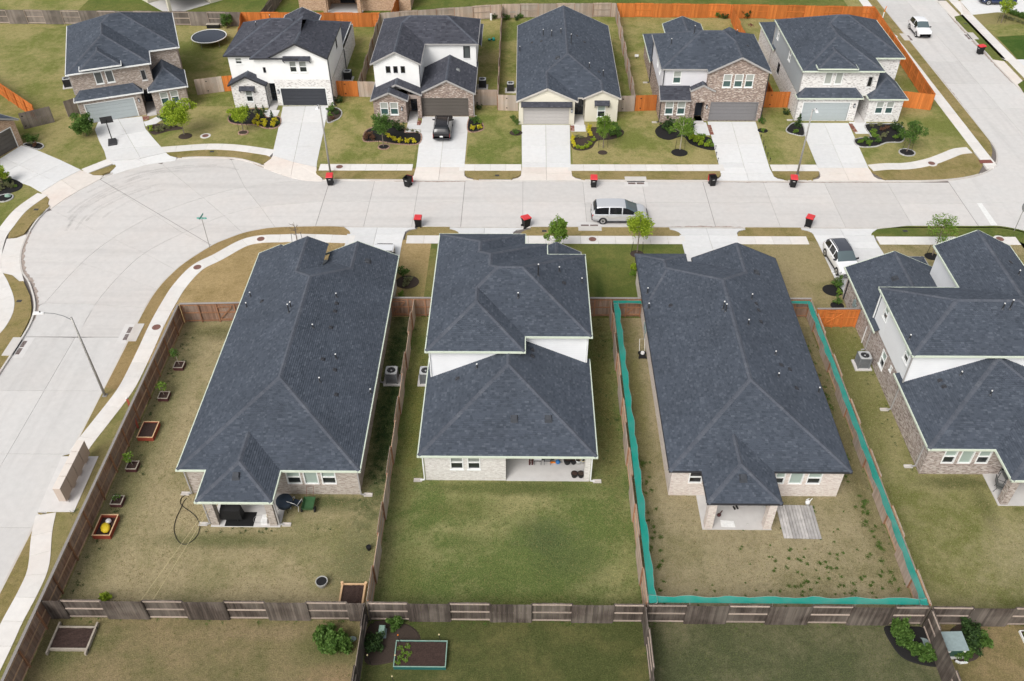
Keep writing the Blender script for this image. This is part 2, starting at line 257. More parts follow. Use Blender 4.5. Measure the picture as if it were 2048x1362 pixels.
# ------------------------------------------------------------------ mesh helpers
class MB:
    def __init__(s): s.V = []; s.F = []; s.U = []
    def face(s, pts, uv=None):
        i = len(s.V); s.V.extend([tuple(p) for p in pts]); s.F.append(tuple(range(i, i + len(pts)))); s.U.append(uv)
    def box(s, x0, x1, y0, y1, z0, z1):
        i = len(s.V); s.V.extend([(x0, y0, z0), (x1, y0, z0), (x1, y1, z0), (x0, y1, z0), (x0, y0, z1), (x1, y0, z1), (x1, y1, z1), (x0, y1, z1)])
        for f in ((0, 3, 2, 1), (4, 5, 6, 7), (0, 1, 5, 4), (1, 2, 6, 5), (2, 3, 7, 6), (3, 0, 4, 7)): s.F.append(tuple(i + a for a in f)); s.U.append(None)
        return s
    def hexa(s, b, t):
        """solid between two quads (lists of 4 points)"""
        i = len(s.V); s.V.extend([tuple(p) for p in b] + [tuple(p) for p in t])
        for f in ((0, 3, 2, 1), (4, 5, 6, 7), (0, 1, 5, 4), (1, 2, 6, 5), (2, 3, 7, 6), (3, 0, 4, 7)): s.F.append(tuple(i + a for a in f)); s.U.append(None)
        return s
    def prism(s, poly, z0, z1):
        """vertical prism; z1 may be a function of (x, y)"""
        if area(poly) < 0: poly = poly[::-1]
        n = len(poly); i = len(s.V); zt = z1 if callable(z1) else (lambda x, y: z1)
        s.V.extend([(p[0], p[1], z0) for p in poly] + [(p[0], p[1], zt(p[0], p[1])) for p in poly])
        s.F.append(tuple(i + n + a for a in range(n))); s.U.append(None); s.F.append(tuple(i + n - 1 - a for a in range(n))); s.U.append(None)
        for a in range(n):
            b = (a + 1) % n; s.F.append((i + a, i + b, i + n + b, i + n + a)); s.U.append(None)
        return s
    def beam(s, p, q, w, h, up=(0, 0, 1)):
        p, q = Vector(p), Vector(q); d = (q - p).normalized(); up = Vector(up)
        if abs(d.dot(up)) > 0.98: up = Vector((1, 0, 0))
        a = d.cross(up).normalized() * (w / 2); b = a.cross(d).normalized() * (h / 2)
        return s.hexa([p - a - b, p + a - b, p + a + b, p - a + b], [q - a - b, q + a - b, q + a + b, q - a + b])
    def tube(s, pts, r, n=8, cap=True):
        pts = [Vector(p) for p in pts]; rs = r if isinstance(r, (list, tuple)) else [r] * len(pts)
        base = len(s.V); prev = None
        for k, p in enumerate(pts):
            d = (pts[min(k + 1, len(pts) - 1)] - pts[max(k - 1, 0)])
            d = d.normalized() if d.length > 1e-9 else Vector((0, 0, 1))
            a = d.orthogonal().normalized() if prev is None else (prev - d * prev.dot(d)).normalized()
            prev = a; b = d.cross(a)
            for j in range(n):
                t = 2 * math.pi * j / n; s.V.append(tuple(p + (a * math.cos(t) + b * math.sin(t)) * rs[k]))
        for k in range(len(pts) - 1):
            for j in range(n):
                j2 = (j + 1) % n; o = base + k * n
                s.F.append((o + j, o + j2, o + n + j2, o + n + j)); s.U.append(None)
        if cap:
            s.F.append(tuple(base + j for j in reversed(range(n)))); s.U.append(None)
            o = base + (len(pts) - 1) * n; s.F.append(tuple(o + j for j in range(n))); s.U.append(None)
        return s
    def lathe(s, prof, n=16, cx=0, cy=0, sx=1, sy=1):
        base = len(s.V)
        for r, z in prof:
            for j in range(n):
                t = 2 * math.pi * j / n; s.V.append((cx + r * math.cos(t) * sx, cy + r * math.sin(t) * sy, z))
        for k in range(len(prof) - 1):
            for j in range(n):
                j2 = (j + 1) % n; o = base + k * n
                s.F.append((o + j, o + j2, o + n + j2, o + n + j)); s.U.append(None)
        s.F.append(tuple(base + j for j in reversed(range(n)))); s.U.append(None)
        o = base + (len(prof) - 1) * n; s.F.append(tuple(o + j for j in range(n))); s.U.append(None)
        return s
    def mesh(s, name, mat, smooth=False):
        me = bpy.data.meshes.new(name); me.from_pydata(s.V, [], s.F)
        if any(u is not None for u in s.U):
            uvl = me.uv_layers.new(name='UVMap'); i = 0; dat = []
            for f, u in zip(s.F, s.U):
                for q in range(len(f)): dat.extend(u[q] if u is not None else (0.0, 0.0))
            uvl.data.foreach_set('uv', dat)
        me.materials.append(MT[mat] if isinstance(mat, str) else mat)
        if smooth: me.polygons.foreach_set('use_smooth', [True] * len(me.polygons))
        me.update(); return me
def area(p): return 0.5 * sum(p[i][0] * p[(i + 1) % len(p)][1] - p[(i + 1) % len(p)][0] * p[i][1] for i in range(len(p)))
def link(name, data, parent=None, loc=(0, 0, 0), rz=0.0, sc=None):
    o = bpy.data.objects.new(name, data); COL.objects.link(o)
    if parent is not None: o.parent = parent
    o.location = loc; o.rotation_euler = (0, 0, rz)
    if sc is not None: o.scale = sc if isinstance(sc, (tuple, list)) else (sc, sc, sc)
    return o
def part(name, mb, mat, parent, smooth=False, **kw): return link(name, mb.mesh(name, mat, smooth), parent, **kw)
def tag(o, label, cat, group=None):
    o['label'] = label; o['category'] = cat
    if group: o['group'] = group
    return o
def thing(name, label, cat, loc=(0, 0, 0), rz=0.0, group=None, sc=None):
    return tag(link(name, None, None, loc, rz, sc), label, cat, group)
def struct(name, mb, mat, kind='structure', parent=None):
    o = link(name, mb.mesh(name, mat) if mb else None, parent)
    if parent is None: o['kind'] = kind
    return o
def copy_tree(o, parent=None):
    c = o.copy(); COL.objects.link(c); c.parent = parent
    for ch in list(o.children): copy_tree(ch, c)
    return c
def rest(x, y, z=0.0): return (x, y, z)
# ---- 2D convex tools
def clip(poly, a, b, c):
    """keep a*x + b*y + c >= 0"""
    out = []; n = len(poly)
    for i in range(n):
        p, q = poly[i], poly[(i + 1) % n]; dp = a * p[0] + b * p[1] + c; dq = a * q[0] + b * q[1] + c
        if dp >= 0: out.append(p)
        if (dp > 0 and dq < 0) or (dp < 0 and dq > 0):
            t = dp / (dp - dq); out.append((p[0] + t * (q[0] - p[0]), p[1] + t * (q[1] - p[1])))
    return out if len(out) >= 3 else []
def cut(polys, p, q, gap=0.012):
    """split polygons along the line p-q, leaving a joint"""
    dx, dy = q[0] - p[0], q[1] - p[1]; L = math.hypot(dx, dy); a, b = -dy / L, dx / L; c = -(a * p[0] + b * p[1]); out = []
    for poly in polys:
        for s in (1, -1):
            r = clip(poly, a * s, b * s, c * s - gap)
            if r and abs(area(r)) > 0.02: out.append(r)
    return out
def smooth_line(pts, per=6, closed=False):
    """Catmull-Rom through the points"""
    out = []; n = len(pts)
    for i in range(n if closed else n - 1):
        P = [pts[(i + k) % n] if closed else pts[max(0, min(n - 1, i + k))] for k in (-1, 0, 1, 2)]
        for j in range(per):
            t = j / per
            out.append(tuple(0.5 * ((2 * P[1][d]) + (-P[0][d] + P[2][d]) * t + (2 * P[0][d] - 5 * P[1][d] + 4 * P[2][d] - P[3][d]) * t * t + (-P[0][d] + 3 * P[1][d] - 3 * P[2][d] + P[3][d]) * t ** 3) for d in range(2)))
    if not closed: out.append(tuple(pts[-1]))
    return out
def resample(pts, step):
    out = [pts[0]]; acc = 0.0
    for i in range(len(pts) - 1):
        p, q = pts[i], pts[i + 1]; L = math.dist(p, q); d = step - acc
        while d <= L + 1e-9:
            t = d / L; out.append((p[0] + t * (q[0] - p[0]), p[1] + t * (q[1] - p[1]))); d += step
        acc = L - (d - step)
    if math.dist(out[-1], pts[-1]) > step * 0.3: out.append(tuple(pts[-1]))
    return out
def normals(pts):
    ns = []
    for i in range(len(pts)):
        p, q = pts[max(0, i - 1)], pts[min(len(pts) - 1, i + 1)]; dx, dy = q[0] - p[0], q[1] - p[1]; L = math.hypot(dx, dy) or 1; ns.append((-dy / L, dx / L))
    return ns
def offset(pts, d): return [(p[0] + n[0] * d, p[1] + n[1] * d) for p, n in zip(pts, normals(pts))]
def hsh(*a):
    v = math.sin(sum(x * k for x, k in zip(a, (12.9898, 78.233, 37.719, 4.581)))) * 43758.5453
    return v - math.floor(v)


# ================================================================== THE SETTING
ROAD = -0.12
struct('ground', MB().box(-900, 900, -300, 1600, -0.6, -0.3), 'turf_base')
def slab(poly, parent, mat, z0, z1, shrink=0.0):
    if shrink:
        cx = sum(p[0] for p in poly) / len(poly); cy = sum(p[1] for p in poly) / len(poly)
        poly = [(p[0] - (p[0] - cx) / math.hypot(p[0] - cx, p[1] - cy) * shrink, p[1] - (p[1] - cy) / math.hypot(p[0] - cx, p[1] - cy) * shrink) for p in poly]
    return part('slab', MB().prism(poly, z0, z1), mat, parent)
# ---- street: concrete slabs over a dark joint bed
road = struct('road', MB().prism([(-60, -60), (70, -60), (70, 240), (-60, 240)], -0.29, -0.145), 'joint')
YS, YN = 67.15, 75.05; XL0, XL1 = -38.85, -30.62; XC0, XC1 = 48.75, 56.7
jx = [-18.8, -14.4, -10.02, -5.55, 0.1, 5.95, 11.7, 17.63, 23.5, 29.4, 35.52, 41.5]
for a, b in zip(jx[:-1], jx[1:]):
    for y0, y1 in ((YS - 0.05, 71.38), (71.38, YN + 0.05)):
        slab([(a + .011, y0 + .011), (b - .011, y0 + .011), (b - .011, y1 - .011), (a + .011, y1 - .011)], road, 'road', -0.16, ROAD)
inner_kerb = smooth_line([(-16.2, YS), (-18.9, YS), (-22.4, 66.95), (-23.95, 66.55), (-25.2, 66.0), (-26.4, 65.1), (-27.5, 64.05), (-29.15, 61.5), (-29.95, 59.5), (-30.42, 57.5), (-30.6, 55.3), (-30.62, 53.0)], 5)
outer_kerb = smooth_line([(-38.85, 47.3), (-38.85, 51.6), (-39.0, 53.6), (-39.6, 55.7), (-41.3, 58.6), (-42.6, 60.2), (-43.6, 62.2), (-44.15, 64.0), (-44.45, 66.1), (-44.5, 68.2), (-44.25, 70.0), (-43.7, 71.7), (-42.8, 73.4), (-41.45, 75.3), (-39.4, 77.15), (-37.6, 78.2), (-35.1, 79.0), (-33.0, 79.35), (-29.4, 79.2), (-27.1, 78.35), (-24.4, 76.75), (-22.7, 75.75), (-21.1, 75.25), (-19.4, YN), (-16.8, YN)], 5)
cen = smooth_line([(-18.8, 71.38), (-24.53, 70.37), (-27.59, 68.88), (-30.59, 66.01), (-33.05, 62.91), (-34.13, 59.71), (-34.79, 55.76), (-34.75, 51.64)], 5)
arc = smooth_line([(-18.8, 74.95), (-22.04, 75.04), (-26.89, 73.90), (-30.39, 71.95), (-34.05, 68.92), (-36.67, 65.12), (-38.05, 61.40), (-39.01, 55.89)], 5)
def near(c, p): return min(range(len(c)), key=lambda i: math.dist(c[i], p))
def sub(c, p, q):
    i, j = near(c, p), near(c, q)
    mid = c[i + 1:j] if i < j else c[j + 1:i][::-1]
    return [p] + list(mid) + [q]
KI = [(-18.8, YS), (-22.43, 66.98), (-25.02, 65.89), (-27.23, 63.93), (-29.65, 60.52), (-30.23, 57.75), (-30.40, 55.37), (XL1, 51.75)]
KC = [cen[0], (-24.53, 70.37), (-27.59, 68.88), (-30.59, 66.01), (-33.05, 62.91), (-34.13, 59.71), (-34.79, 55.76), cen[-1]]
KA = [arc[0], (-26.89, 73.90), (-30.39, 71.95), (-34.05, 68.92), (-36.67, 65.12), (-38.05, 61.40), arc[-1]]
KO = [(-18.8, YN), (-29.47, 79.05), (-36.26, 78.17), (-41.39, 75.16), (-43.97, 69.70), (-43.62, 62.32), (-39.45, 55.57)]
in_edge, out_edge = offset(inner_kerb, .1), offset(outer_kerb, .1)
for k in range(7):
    a, b = sub(in_edge, KI[k], KI[k + 1]), sub(cen, KC[k], KC[k + 1])
    slab(a + b[::-1], road, 'road', -0.16, ROAD, 0.013)
    if k < 6:
        c = sub(arc, KA[k], KA[k + 1]); slab(sub(cen, KC[k], KC[k + 1]) + c[::-1], road, 'road', -0.16, ROAD, 0.013)
        d = sub(out_edge, KO[k], KO[k + 1]); slab(c + d[::-1], road, 'road', -0.16, ROAD, 0.013)
slab([KC[6], KC[7], (XL0, 51.7), (-39.0, 53.6), (-39.5, 55.4), arc[-1]], road, 'road_ns', -0.16, ROAD, 0.013)
ly = [51.72, 45.75, 39.65, 33.55, 27.45, 21.35, 15.25]
for a, b in zip(ly[1:], ly[:-1]):
    for x0, x1 in ((XL0 - .03, -34.87), (-34.87, XL1 + .03)):
        slab([(x0 + .011, a + .011), (x1 - .011, a + .011), (x1 - .011, b - .011), (x0 + .011, b - .011)], road, 'road_ns', -0.16, ROAD)
# junction and cross street
nwc = smooth_line([(38.8, YN + .12), (41.4, 75.4), (43.85, 76.0), (45.9, 77.0), (47.35, 78.4), (48.4, 80.6), (48.73, 82.9), (48.75, 86.5)], 4)
sec = smooth_line([(41.6, YS + .15), (43.3, 67.3), (45.2, 66.55), (47.0, 65.0), (48.3, 62.6), (48.75, 59.5)], 4)
jpoly = [(41.51, YS + .15)] + sec + [(XC1, 59.5), (XC1, 84.6), (48.75, 84.6)] + [p for p in nwc[::-1] if p[1] < 84.5 and p[0] > 41.6] + [(41.51, 75.42)]
for pl in cut(cut([jpoly], (41, 71.5), (60, 71.5)), (52.7, 50), (52.7, 90)): slab(pl, road, 'road_ns', -0.16, ROAD)
for a in [84.6 + 6.1 * i for i in range(9)]:
    for x0, x1 in ((XC0 - .03, 52.7), (52.7, XC1 + .03)):
        slab([(x0 + .011, a + .011), (x1 - .011, a + .011), (x1 - .011, a + 6.089), (x0 + .011, a + 6.089)], road, 'road_ns', -0.16, ROAD)
slab([(XC0, 139.6), (XC1, 139.6), (XC1, 230), (XC0, 230)], road, 'road_ns', -0.16, ROAD)
for a in (53.4, 47.3, 41.2): slab([(XC0 + .011, a + .011), (XC1 - .011, a + .011), (XC1 - .011, a + 6.089), (XC0 + .011, a + 6.089)], road, 'road_ns', -0.16, ROAD)
# gutter dirt washed against the kerbs
def dirt(line, a, b, w0, seed):
    i, j = near(line, a), near(line, b); i, j = min(i, j), max(i, j); pts = resample(line[i:j + 1], .22); ns = normals(pts); L = []; Rr = []
    for k, (p, n) in enumerate(zip(pts, ns)):
        e = math.sin(math.pi * (k + .5) / len(pts)) ** .4; w_ = w0 * e * (.35 + .9 * noise.noise((p[0] * 1.3, p[1] * 1.3, seed)) ** 2 + .5 * hsh(k, seed)); L.append((p[0] + n[0] * .05, p[1] + n[1] * .05)); Rr.append((p[0] - n[0] * w_, p[1] - n[1] * w_))
    o = struct('dirt', MB().prism(L + Rr[::-1], -0.1195, -0.1165), 'gutter_dirt', 'stuff')
simple('gutter_dirt', (0.34, 0.285, 0.25), 0.95, var=.3, scale=5)
dirt(outer_kerb, (-38.90, 53.48), (-44.34, 65.91), .38, 1); dirt(outer_kerb, (-27.09, 78.22), (-21.10, 75.00), .22, 2); dirt(outer_kerb, (-43.55, 71.52), (-41.39, 75.16), .16, 3); dirt([(x * .5, YN) for x in range(-34, 78)], (-12.5, YN), (-5.5, YN), .2, 4); dirt([(x * .5, YS + .05) for x in range(83, -33, -1)], (20.5, YS), (13.0, YS), .3, 5); dirt([(x * .5, YS + .05) for x in range(83, -33, -1)], (29.5, YS), (24.0, YS), .12, 6); dirt([(x * .5, YN + .06) for x in range(-34, 78)], (18, YN), (37, YN), .14, 7); dirt([(XC0, 84 + .5 * k) for k in range(60)], (XC0, 88), (XC0, 104), .22, 8); dirt([(XC1, 124 - .5 * k) for k in range(60)], (XC1, 118), (XC1, 97), .3, 9); dirt([(XL0, 40 + .5 * k) for k in range(15)], (XL0, 42), (XL0, 47), .2, 10)
# stop line on the junction
struct('stop_line', MB().prism([(42.80, 71.45), (43.26, 71.45), (43.28, 67.78), (42.69, 67.67)], -0.119, -0.115), 'white_paint')
# sealed expansion joints and tyre arcs
def strip(name, pts, w_, mat, z0=-0.1192, z1=-0.1172):
    n = normals(pts); o = part(name, MB().prism([(p[0] + q[0] * w_, p[1] + q[1] * w_) for p, q in zip(pts, n)] + [(p[0] - q[0] * w_, p[1] - q[1] * w_) for p, q in zip(pts, n)][::-1], z0, z1), mat, road); return o
simple('sealant', (0.20, 0.18, 0.17), 0.9)
for a, b in ((KO[3], KI[3]), ((XL0 + .1, 51.72), (XL1, 51.72)), ((-5.55, YS), (-5.55, YN)), ((17.63, YS), (17.63, YN)), ((41.5, YS + .15), (41.5, YN + .3)), ((-18.8, YS), (-18.8, YN))): strip('joint_sealant', [a, ((a[0] + b[0]) / 2, (a[1] + b[1]) / 2), b], .022, 'sealant')
k = NT('tyre_mark'); k.fin((0.16, 0.15, 0.15), .9, 0, .2); f_ = k.noise(k.pos(), .8, 4.0); k.l(k.maprange(f_, .35, .7, .0, .07), k.b.inputs['Alpha']); MT['tyre_mark'] = k.m
for q, (d, a, b) in enumerate(((1.2, (-42.72, 73.22), (-29.25, 79.00)), (1.9, (-44.09, 69.78), (-27.07, 78.13)), (2.5, (-44.40, 68.02), (-33.06, 79.18)), (3.1, (-44.30, 65.91), (-37.54, 78.06)), (3.4, (-44.30, 65.91), (-39.15, 76.98)), (4.2, (-44.30, 65.91), (-34.93, 78.77)), (4.5, (-44.40, 68.02), (-37.54, 78.06)), (5.6, (-44.09, 69.78), (-34.93, 78.77)))):
    i, j = near(outer_kerb, a), near(outer_kerb, b); seg = resample(outer_kerb[min(i, j):max(i, j)], .6); seg = [(p[0] - n[0] * (d + .25 * math.sin(k_ * .11 + q)), p[1] - n[1] * (d + .25 * math.sin(k_ * .11 + q))) for k_, (p, n) in enumerate(zip(seg, normals(seg)))]
    strip('tyre_mark', smooth_line(seg[::2], 3), .13, 'tyre_mark', -0.1190 + q * .0003, -0.1168 + q * .0003)
# ---- kerbs, dropped at the driveways
def kerb(pts, drops=(), side=1, step=0.45):
    pts = resample(pts, step); rng = []
    for p, q in drops:
        i, j = near(pts, p), near(pts, q); rng.append((min(i, j), max(i, j)))
    zt = [(-0.085 if any(a <= i <= b for a, b in rng) else 0.0) for i in range(len(pts))]
    ns = normals(pts); mb = MB(); w_ = 0.16 * side
    for i in range(len(pts) - 1):
        P, Q = pts[i], pts[i + 1]; n0, n1 = ns[i], ns[i + 1]
        f = lambda p, n, d, z: (p[0] + n[0] * d, p[1] + n[1] * d, z)
        mb.hexa([f(P, n0, 0, -.25), f(Q, n1, 0, -.25), f(Q, n1, w_, -.25), f(P, n0, w_, -.25)],
                [f(P, n0, .025 * side, zt[i]), f(Q, n1, .025 * side, zt[i + 1]), f(Q, n1, w_, zt[i] * .9), f(P, n0, w_, zt[i + 1] * .9)])
    return struct('kerb', mb, 'kerb')
Xp = lambda p: p[0]
kerb([(-16.8, YN), (38.8, YN + .12)], [((-10.81, 74.88), (-4.86, 74.92)), ((-0.77, 74.85), (5.56, 74.89)), ((18.80, 75.06), (25.33, 75.01)), ((28.27, 75.12), (35.06, 75.16))], 1)
kerb(outer_kerb, [((-44.45, 70.21), (-41.41, 75.63)), ((-40.51, 76.30), (-34.88, 78.97)), ((-26.00, 77.84), (-19.48, 75.01)), ((-44.23, 65.76), (-41.92, 58.75))], 1)
kerb(nwc, [((45.34, 76.63), (47.17, 78.27))], 1)
kerb([(XC0, 86.5), (XC0, 225)], [], 1)
kerb([(XC1, 225), (XC1, 40)], [((56.33, 119.98), (56.51, 115.47)), ((56.51, 103.35), (56.43, 94.23))], 1)
kerb([(41.6, YS + .15), (-16.2, YS)], [((25.15, 66.93), (32.12, 67.06)), ((13.45, 66.78), (20.07, 66.74)), ((-6.49, 66.72), (0.40, 66.77)), ((-16.16, 66.82), (-9.61, 66.70))], 1)
kerb(inner_kerb, [], 1); kerb([(XL1, 53.0), (XL1, 10)], [((-30.97, 39.29), (-30.72, 34.68))], 1); kerb([(XL0, 10), (XL0, 47.3)], [], 1); kerb(sec[::-1], [], 1); kerb([(XC0, 40), (XC0, 59.5)], [], 1)
# ---- lots: raised turf blocks behind the kerbs
walk_nw = [(-41.49, 51.94), (-41.38, 52.85), (-41.55, 54.40), (-42.21, 56.07), (-43.68, 58.26), (-44.84, 59.78), (-45.95, 62.15), (-46.75, 64.80), (-46.85, 66.54), (-46.77, 69.51), (-45.85, 72.25), (-44.82, 74.49), (-43.44, 76.48), (-41.50, 78.54), (-39.55, 80.00), (-37.17, 80.78), (-35.51, 81.05), (-32.41, 81.48), (-29.31, 81.26), (-25.46, 80.24), (-22.92, 78.79), (-20.46, 77.48)]
walk_n = [(-20.2, 77.42), (34.6, 77.6)]
walk_ne = [(34.6, 77.6), (36.27, 77.91), (38.48, 78.02), (40.95, 78.87), (43.10, 80.12), (44.6, 81.0), (46.7, 81.3)]
walk_x = [(46.7, 78.2), (46.7, 160)]
walk_s = [(44.0, 65.1), (-15.4, 64.95)]
walk_sw = [(-15.4, 64.95), (-19.59, 65.14), (-21.41, 65.05), (-23.26, 64.92), (-24.72, 64.25), (-26.42, 62.17), (-27.75, 60.68), (-28.49, 58.23), (-28.74, 55.86), (-28.85, 53.07), (-28.80, 50.45), (-28.79, 47.98), (-28.88, 45.69), (-29.46, 42.73), (-29.85, 40.93), (-30.06, 39.74)]
walk_sw2 = [(-30.11, 34.53), (-29.72, 32.90), (-28.95, 30.57), (-28.85, 28.81), (-28.94, 27.00), (-28.91, 25.28), (-28.92, 23.72), (-28.92, 21.77)]
sm = lambda p: smooth_line(p, 4)
_tz = [0.004]
def turf(poly, mat, z=0.0, name='lawn'):
    if z > 0: _tz[0] += 0.0006; z = _tz[0]
    return struct(name, MB().prism(poly, -0.28 if z == 0.0 else z - 0.003, z), mat)
turf(sm(walk_nw) + walk_n[1:] + sm(walk_ne) + [(46.7, 230), (-160, 230), (-160, 40), (-60, 40)], 'turf_north')
turf([(44.0, 65.1), (-15.4, 64.95)] + sm(walk_sw) + sm(walk_sw2) + [(-35, -20), (48.3, -20), (48.3, 60)], 'turf_base')
turf([(58.0, -20), (160, -20), (160, 230), (58.0, 230)], 'turf_base')
turf([(-160, -20), (XL0 - 1.8, -20), (XL0 - 1.8, 46)] + [(-41.49, 51.94)] + [(-60, 52), (-160, 52)], 'turf_base')
# verges between kerb and sidewalk
def verge(xa, xb, yk, yw, fa=1, fb=1, mat='turf_verge'):
    """strip of grass with rounded corners beside the driveways"""
    d = 1 if yw > yk else -1; k0 = yk + d * 0.16; h = (yw - k0)
    cor = [(0.0, 1.0), (0.02, .62), (.18, .42), (.45, .3), (.8, .22), (1.0, .2), (1.02, 0.0)]
    L = [(xa + (c * 0.95 if fa else 0), k0 + h * t) for c, t in cor]; Rr = [(xb - (c * 0.95 if fb else 0), k0 + h * t) for c, t in cor]
    turf(L + Rr[::-1], mat, 0.0, 'verge')
verge(Xp((-20.42, 76.71)), Xp((-10.55, 76.77)), YN, 77.3); verge(Xp((-5.69, 76.80)), Xp((0.01, 76.83)), YN, 77.3); verge(Xp((4.81, 76.86)), Xp((19.69, 76.95)), YN + .05, 77.4); verge(Xp((24.63, 76.98)), Xp((29.32, 77.00)), YN + .08, 77.45)
verge(Xp((-10.40, 65.51)), Xp((-5.57, 65.70)), YS, 65.1); verge(Xp((-0.14, 65.58)), Xp((14.33, 65.60)), YS + .05, 65.1); verge(Xp((19.28, 65.71)), Xp((26.21, 65.76)), YS + .1, 65.1)
turf([(-16.9, 64.95), (-15.34, 65.68), (-15.54, 66.26), (-16.13, 66.90)] + [(p[0] + n[0] * .16, p[1] + n[1] * .16) for p, n in zip(inner_kerb[2:], normals(inner_kerb)[2:])] + [(XL1 + .16, 45.98), (-28.88, 45.69)] + sm(walk_sw[:13])[::-1], 'turf_straw', 0.0, 'verge')
turf([(XL1 + .16, 46.0), (-28.88, 45.69), (-29.13, 44.11), (-29.46, 42.73), (-29.85, 40.93), (-30.19, 39.56), (-31.00, 39.38), (XL1 + .16, 39.6)], 'turf_verge', 0.0, 'verge')
turf([(-30.70, 34.64), (-30.11, 34.53)] + sm(walk_sw2) + [(XL1 + .16, 12), (XL1 + .16, 34.5)], 'turf_verge', 0.0, 'verge')
turf([(31.20, 65.76), (31.40, 66.24), (32.08, 66.88)] + [(p[0] + n[0] * .16, p[1] + n[1] * .16) for p, n in zip([(34.9, YS + .12), (38, YS + .14)] + sec, normals([(34.9, YS + .12), (38, YS + .14)] + sec))][::1] + [(48.6, 50), (44, 50), (44.0, 65.0)], 'turf_green', 0.0, 'verge')
turf([(34.39, 77.29), (35.24, 75.91), (35.19, 75.56)] + [(p[0] + n[0] * .16, p[1] + n[1] * .16) for p, n in zip(nwc, normals(nwc)) if p[0] < 45.2] + [(46.0, 78.3), (46.0, 81.0)] + sm(walk_ne)[::-1], 'turf_verge', 0.0, 'verge')
turf([(47.3, 79.6), (48.0, 81.0), (48.55, 83), (48.59, 86.5), (48.59, 225), (47.2, 225)], 'turf_verge', 0.0, 'verge')
turf([(-42.92, 76.15), (-40.89, 77.94), (-40.63, 77.50), (-40.83, 76.65), (-41.42, 75.97), (-42.21, 75.83)], 'turf_verge', 0.0, 'verge')
turf([(-45.34, 71.94), (-44.86, 71.39), (-44.73, 70.61), (-44.42, 70.32), (-44.48, 68.92), (-44.81, 67.49), (-44.83, 65.61), (-45.44, 65.17), (-45.92, 64.83), (-46.56, 66.71), (-46.50, 68.66), (-46.08, 70.52)], 'turf_verge', 0.0, 'verge')
turf([(-44.18, 59.79), (-43.20, 59.49), (-42.23, 58.65), (-41.91, 58.70), (-40.56, 56.80), (-39.76, 55.23), (-39.32, 53.98), (-39.11, 51.83)] + [(XL0 - .16, 50.5), (XL0 - .16, 10), (XL0 - 2, 10), (-41.36, 51.16), (-40.91, 52.08), (-40.89, 53.01), (-41.01, 54.38), (-41.66, 56.07), (-43.13, 58.27)], 'turf_verge', 0.0, 'verge')
turf([(-36.53, 80.26), (-35.92, 79.71), (-35.13, 79.57)] + [(p[0] + n[0] * .16, p[1] + n[1] * .16) for p, n in zip(outer_kerb, normals(outer_kerb)) if -34.9 < p[0] < -26.1 and p[1] > 77] + [(-25.95, 78.21), (-25.67, 78.71), (-25.40, 79.30), (-26.53, 80.12), (-29.24, 81.00), (-32.32, 81.19), (-35.17, 80.57)], 'turf_verge', 0.0, 'verge')
turf([(57.08, 116.65), (58.53, 117.42), (58.62, 109.47), (58.51, 102.75), (57.78, 102.91), (56.97, 103.37), (XC1 + .16, 103.5), (XC1 + .16, 114.5)], 'turf_green', 0.0, 'verge')
turf([(57.05, 96.53), (58.17, 97.59), (60, 85), (60, 45), (XC1 + .16, 45), (XC1 + .16, 94)], 'turf_green', 0.0, 'verge')
# ---- sidewalks, slab by slab
def walk(line, step=1.55, wid=1.22, mat='walk', skips=()):
    pts = resample(line, 0.31); n = int(round(step / 0.31)); ns = normals(pts); sw = struct('sidewalk', None, None)
    i = 0
    while i < len(pts) - 1:
        j = min(i + n, len(pts) - 1)
        if len(pts) - 1 - j < 2: j = len(pts) - 1
        c = pts[(i + j) // 2]
        if not any(a < c[0] < b for a, b in skips):
            seg = list(range(i, j + 1)); L = []; Rr = []
            for q in seg:
                e = 0.008 if q == i else (-0.008 if q == j else 0); tx, ty = ns[q][1], -ns[q][0]
                L.append((pts[q][0] + ns[q][0] * wid / 2 + tx * e, pts[q][1] + ns[q][1] * wid / 2 + ty * e)); Rr.append((pts[q][0] - ns[q][0] * wid / 2 + tx * e, pts[q][1] - ns[q][1] * wid / 2 + ty * e))
            slab(L + Rr[::-1], sw, mat, -0.1, 0.022 + 0.003 * hsh(i, c[0]))
        i = j
    return sw
def dr(p, q): return (Xp(p) , Xp(q))
NSK = [dr((-10.55, 77.35), (-5.72, 77.37)), dr((0.01, 77.41), (4.83, 77.44)), dr((19.74, 77.52), (24.65, 77.55)), dr((29.31, 77.58), (34.37, 77.61))]
SSK = [dr((-15.17, 65.01), (-10.48, 65.04)), dr((-5.62, 65.08), (-0.32, 65.11)), dr((14.37, 65.21), (19.26, 65.24)), dr((26.19, 65.29), (31.16, 65.32))]
walk(walk_n, skips=NSK); walk(walk_s, skips=SSK); walk(sm(walk_sw)); walk(sm(walk_sw2)); walk(sm(walk_ne)[:-2], 1.5); walk(walk_x, 1.6)
walk(sm(walk_nw[:11])); walk(sm(walk_nw[12:14])); walk(sm(walk_nw[15:20])); walk([(59.0, 131), (59.0, 40)], skips=())
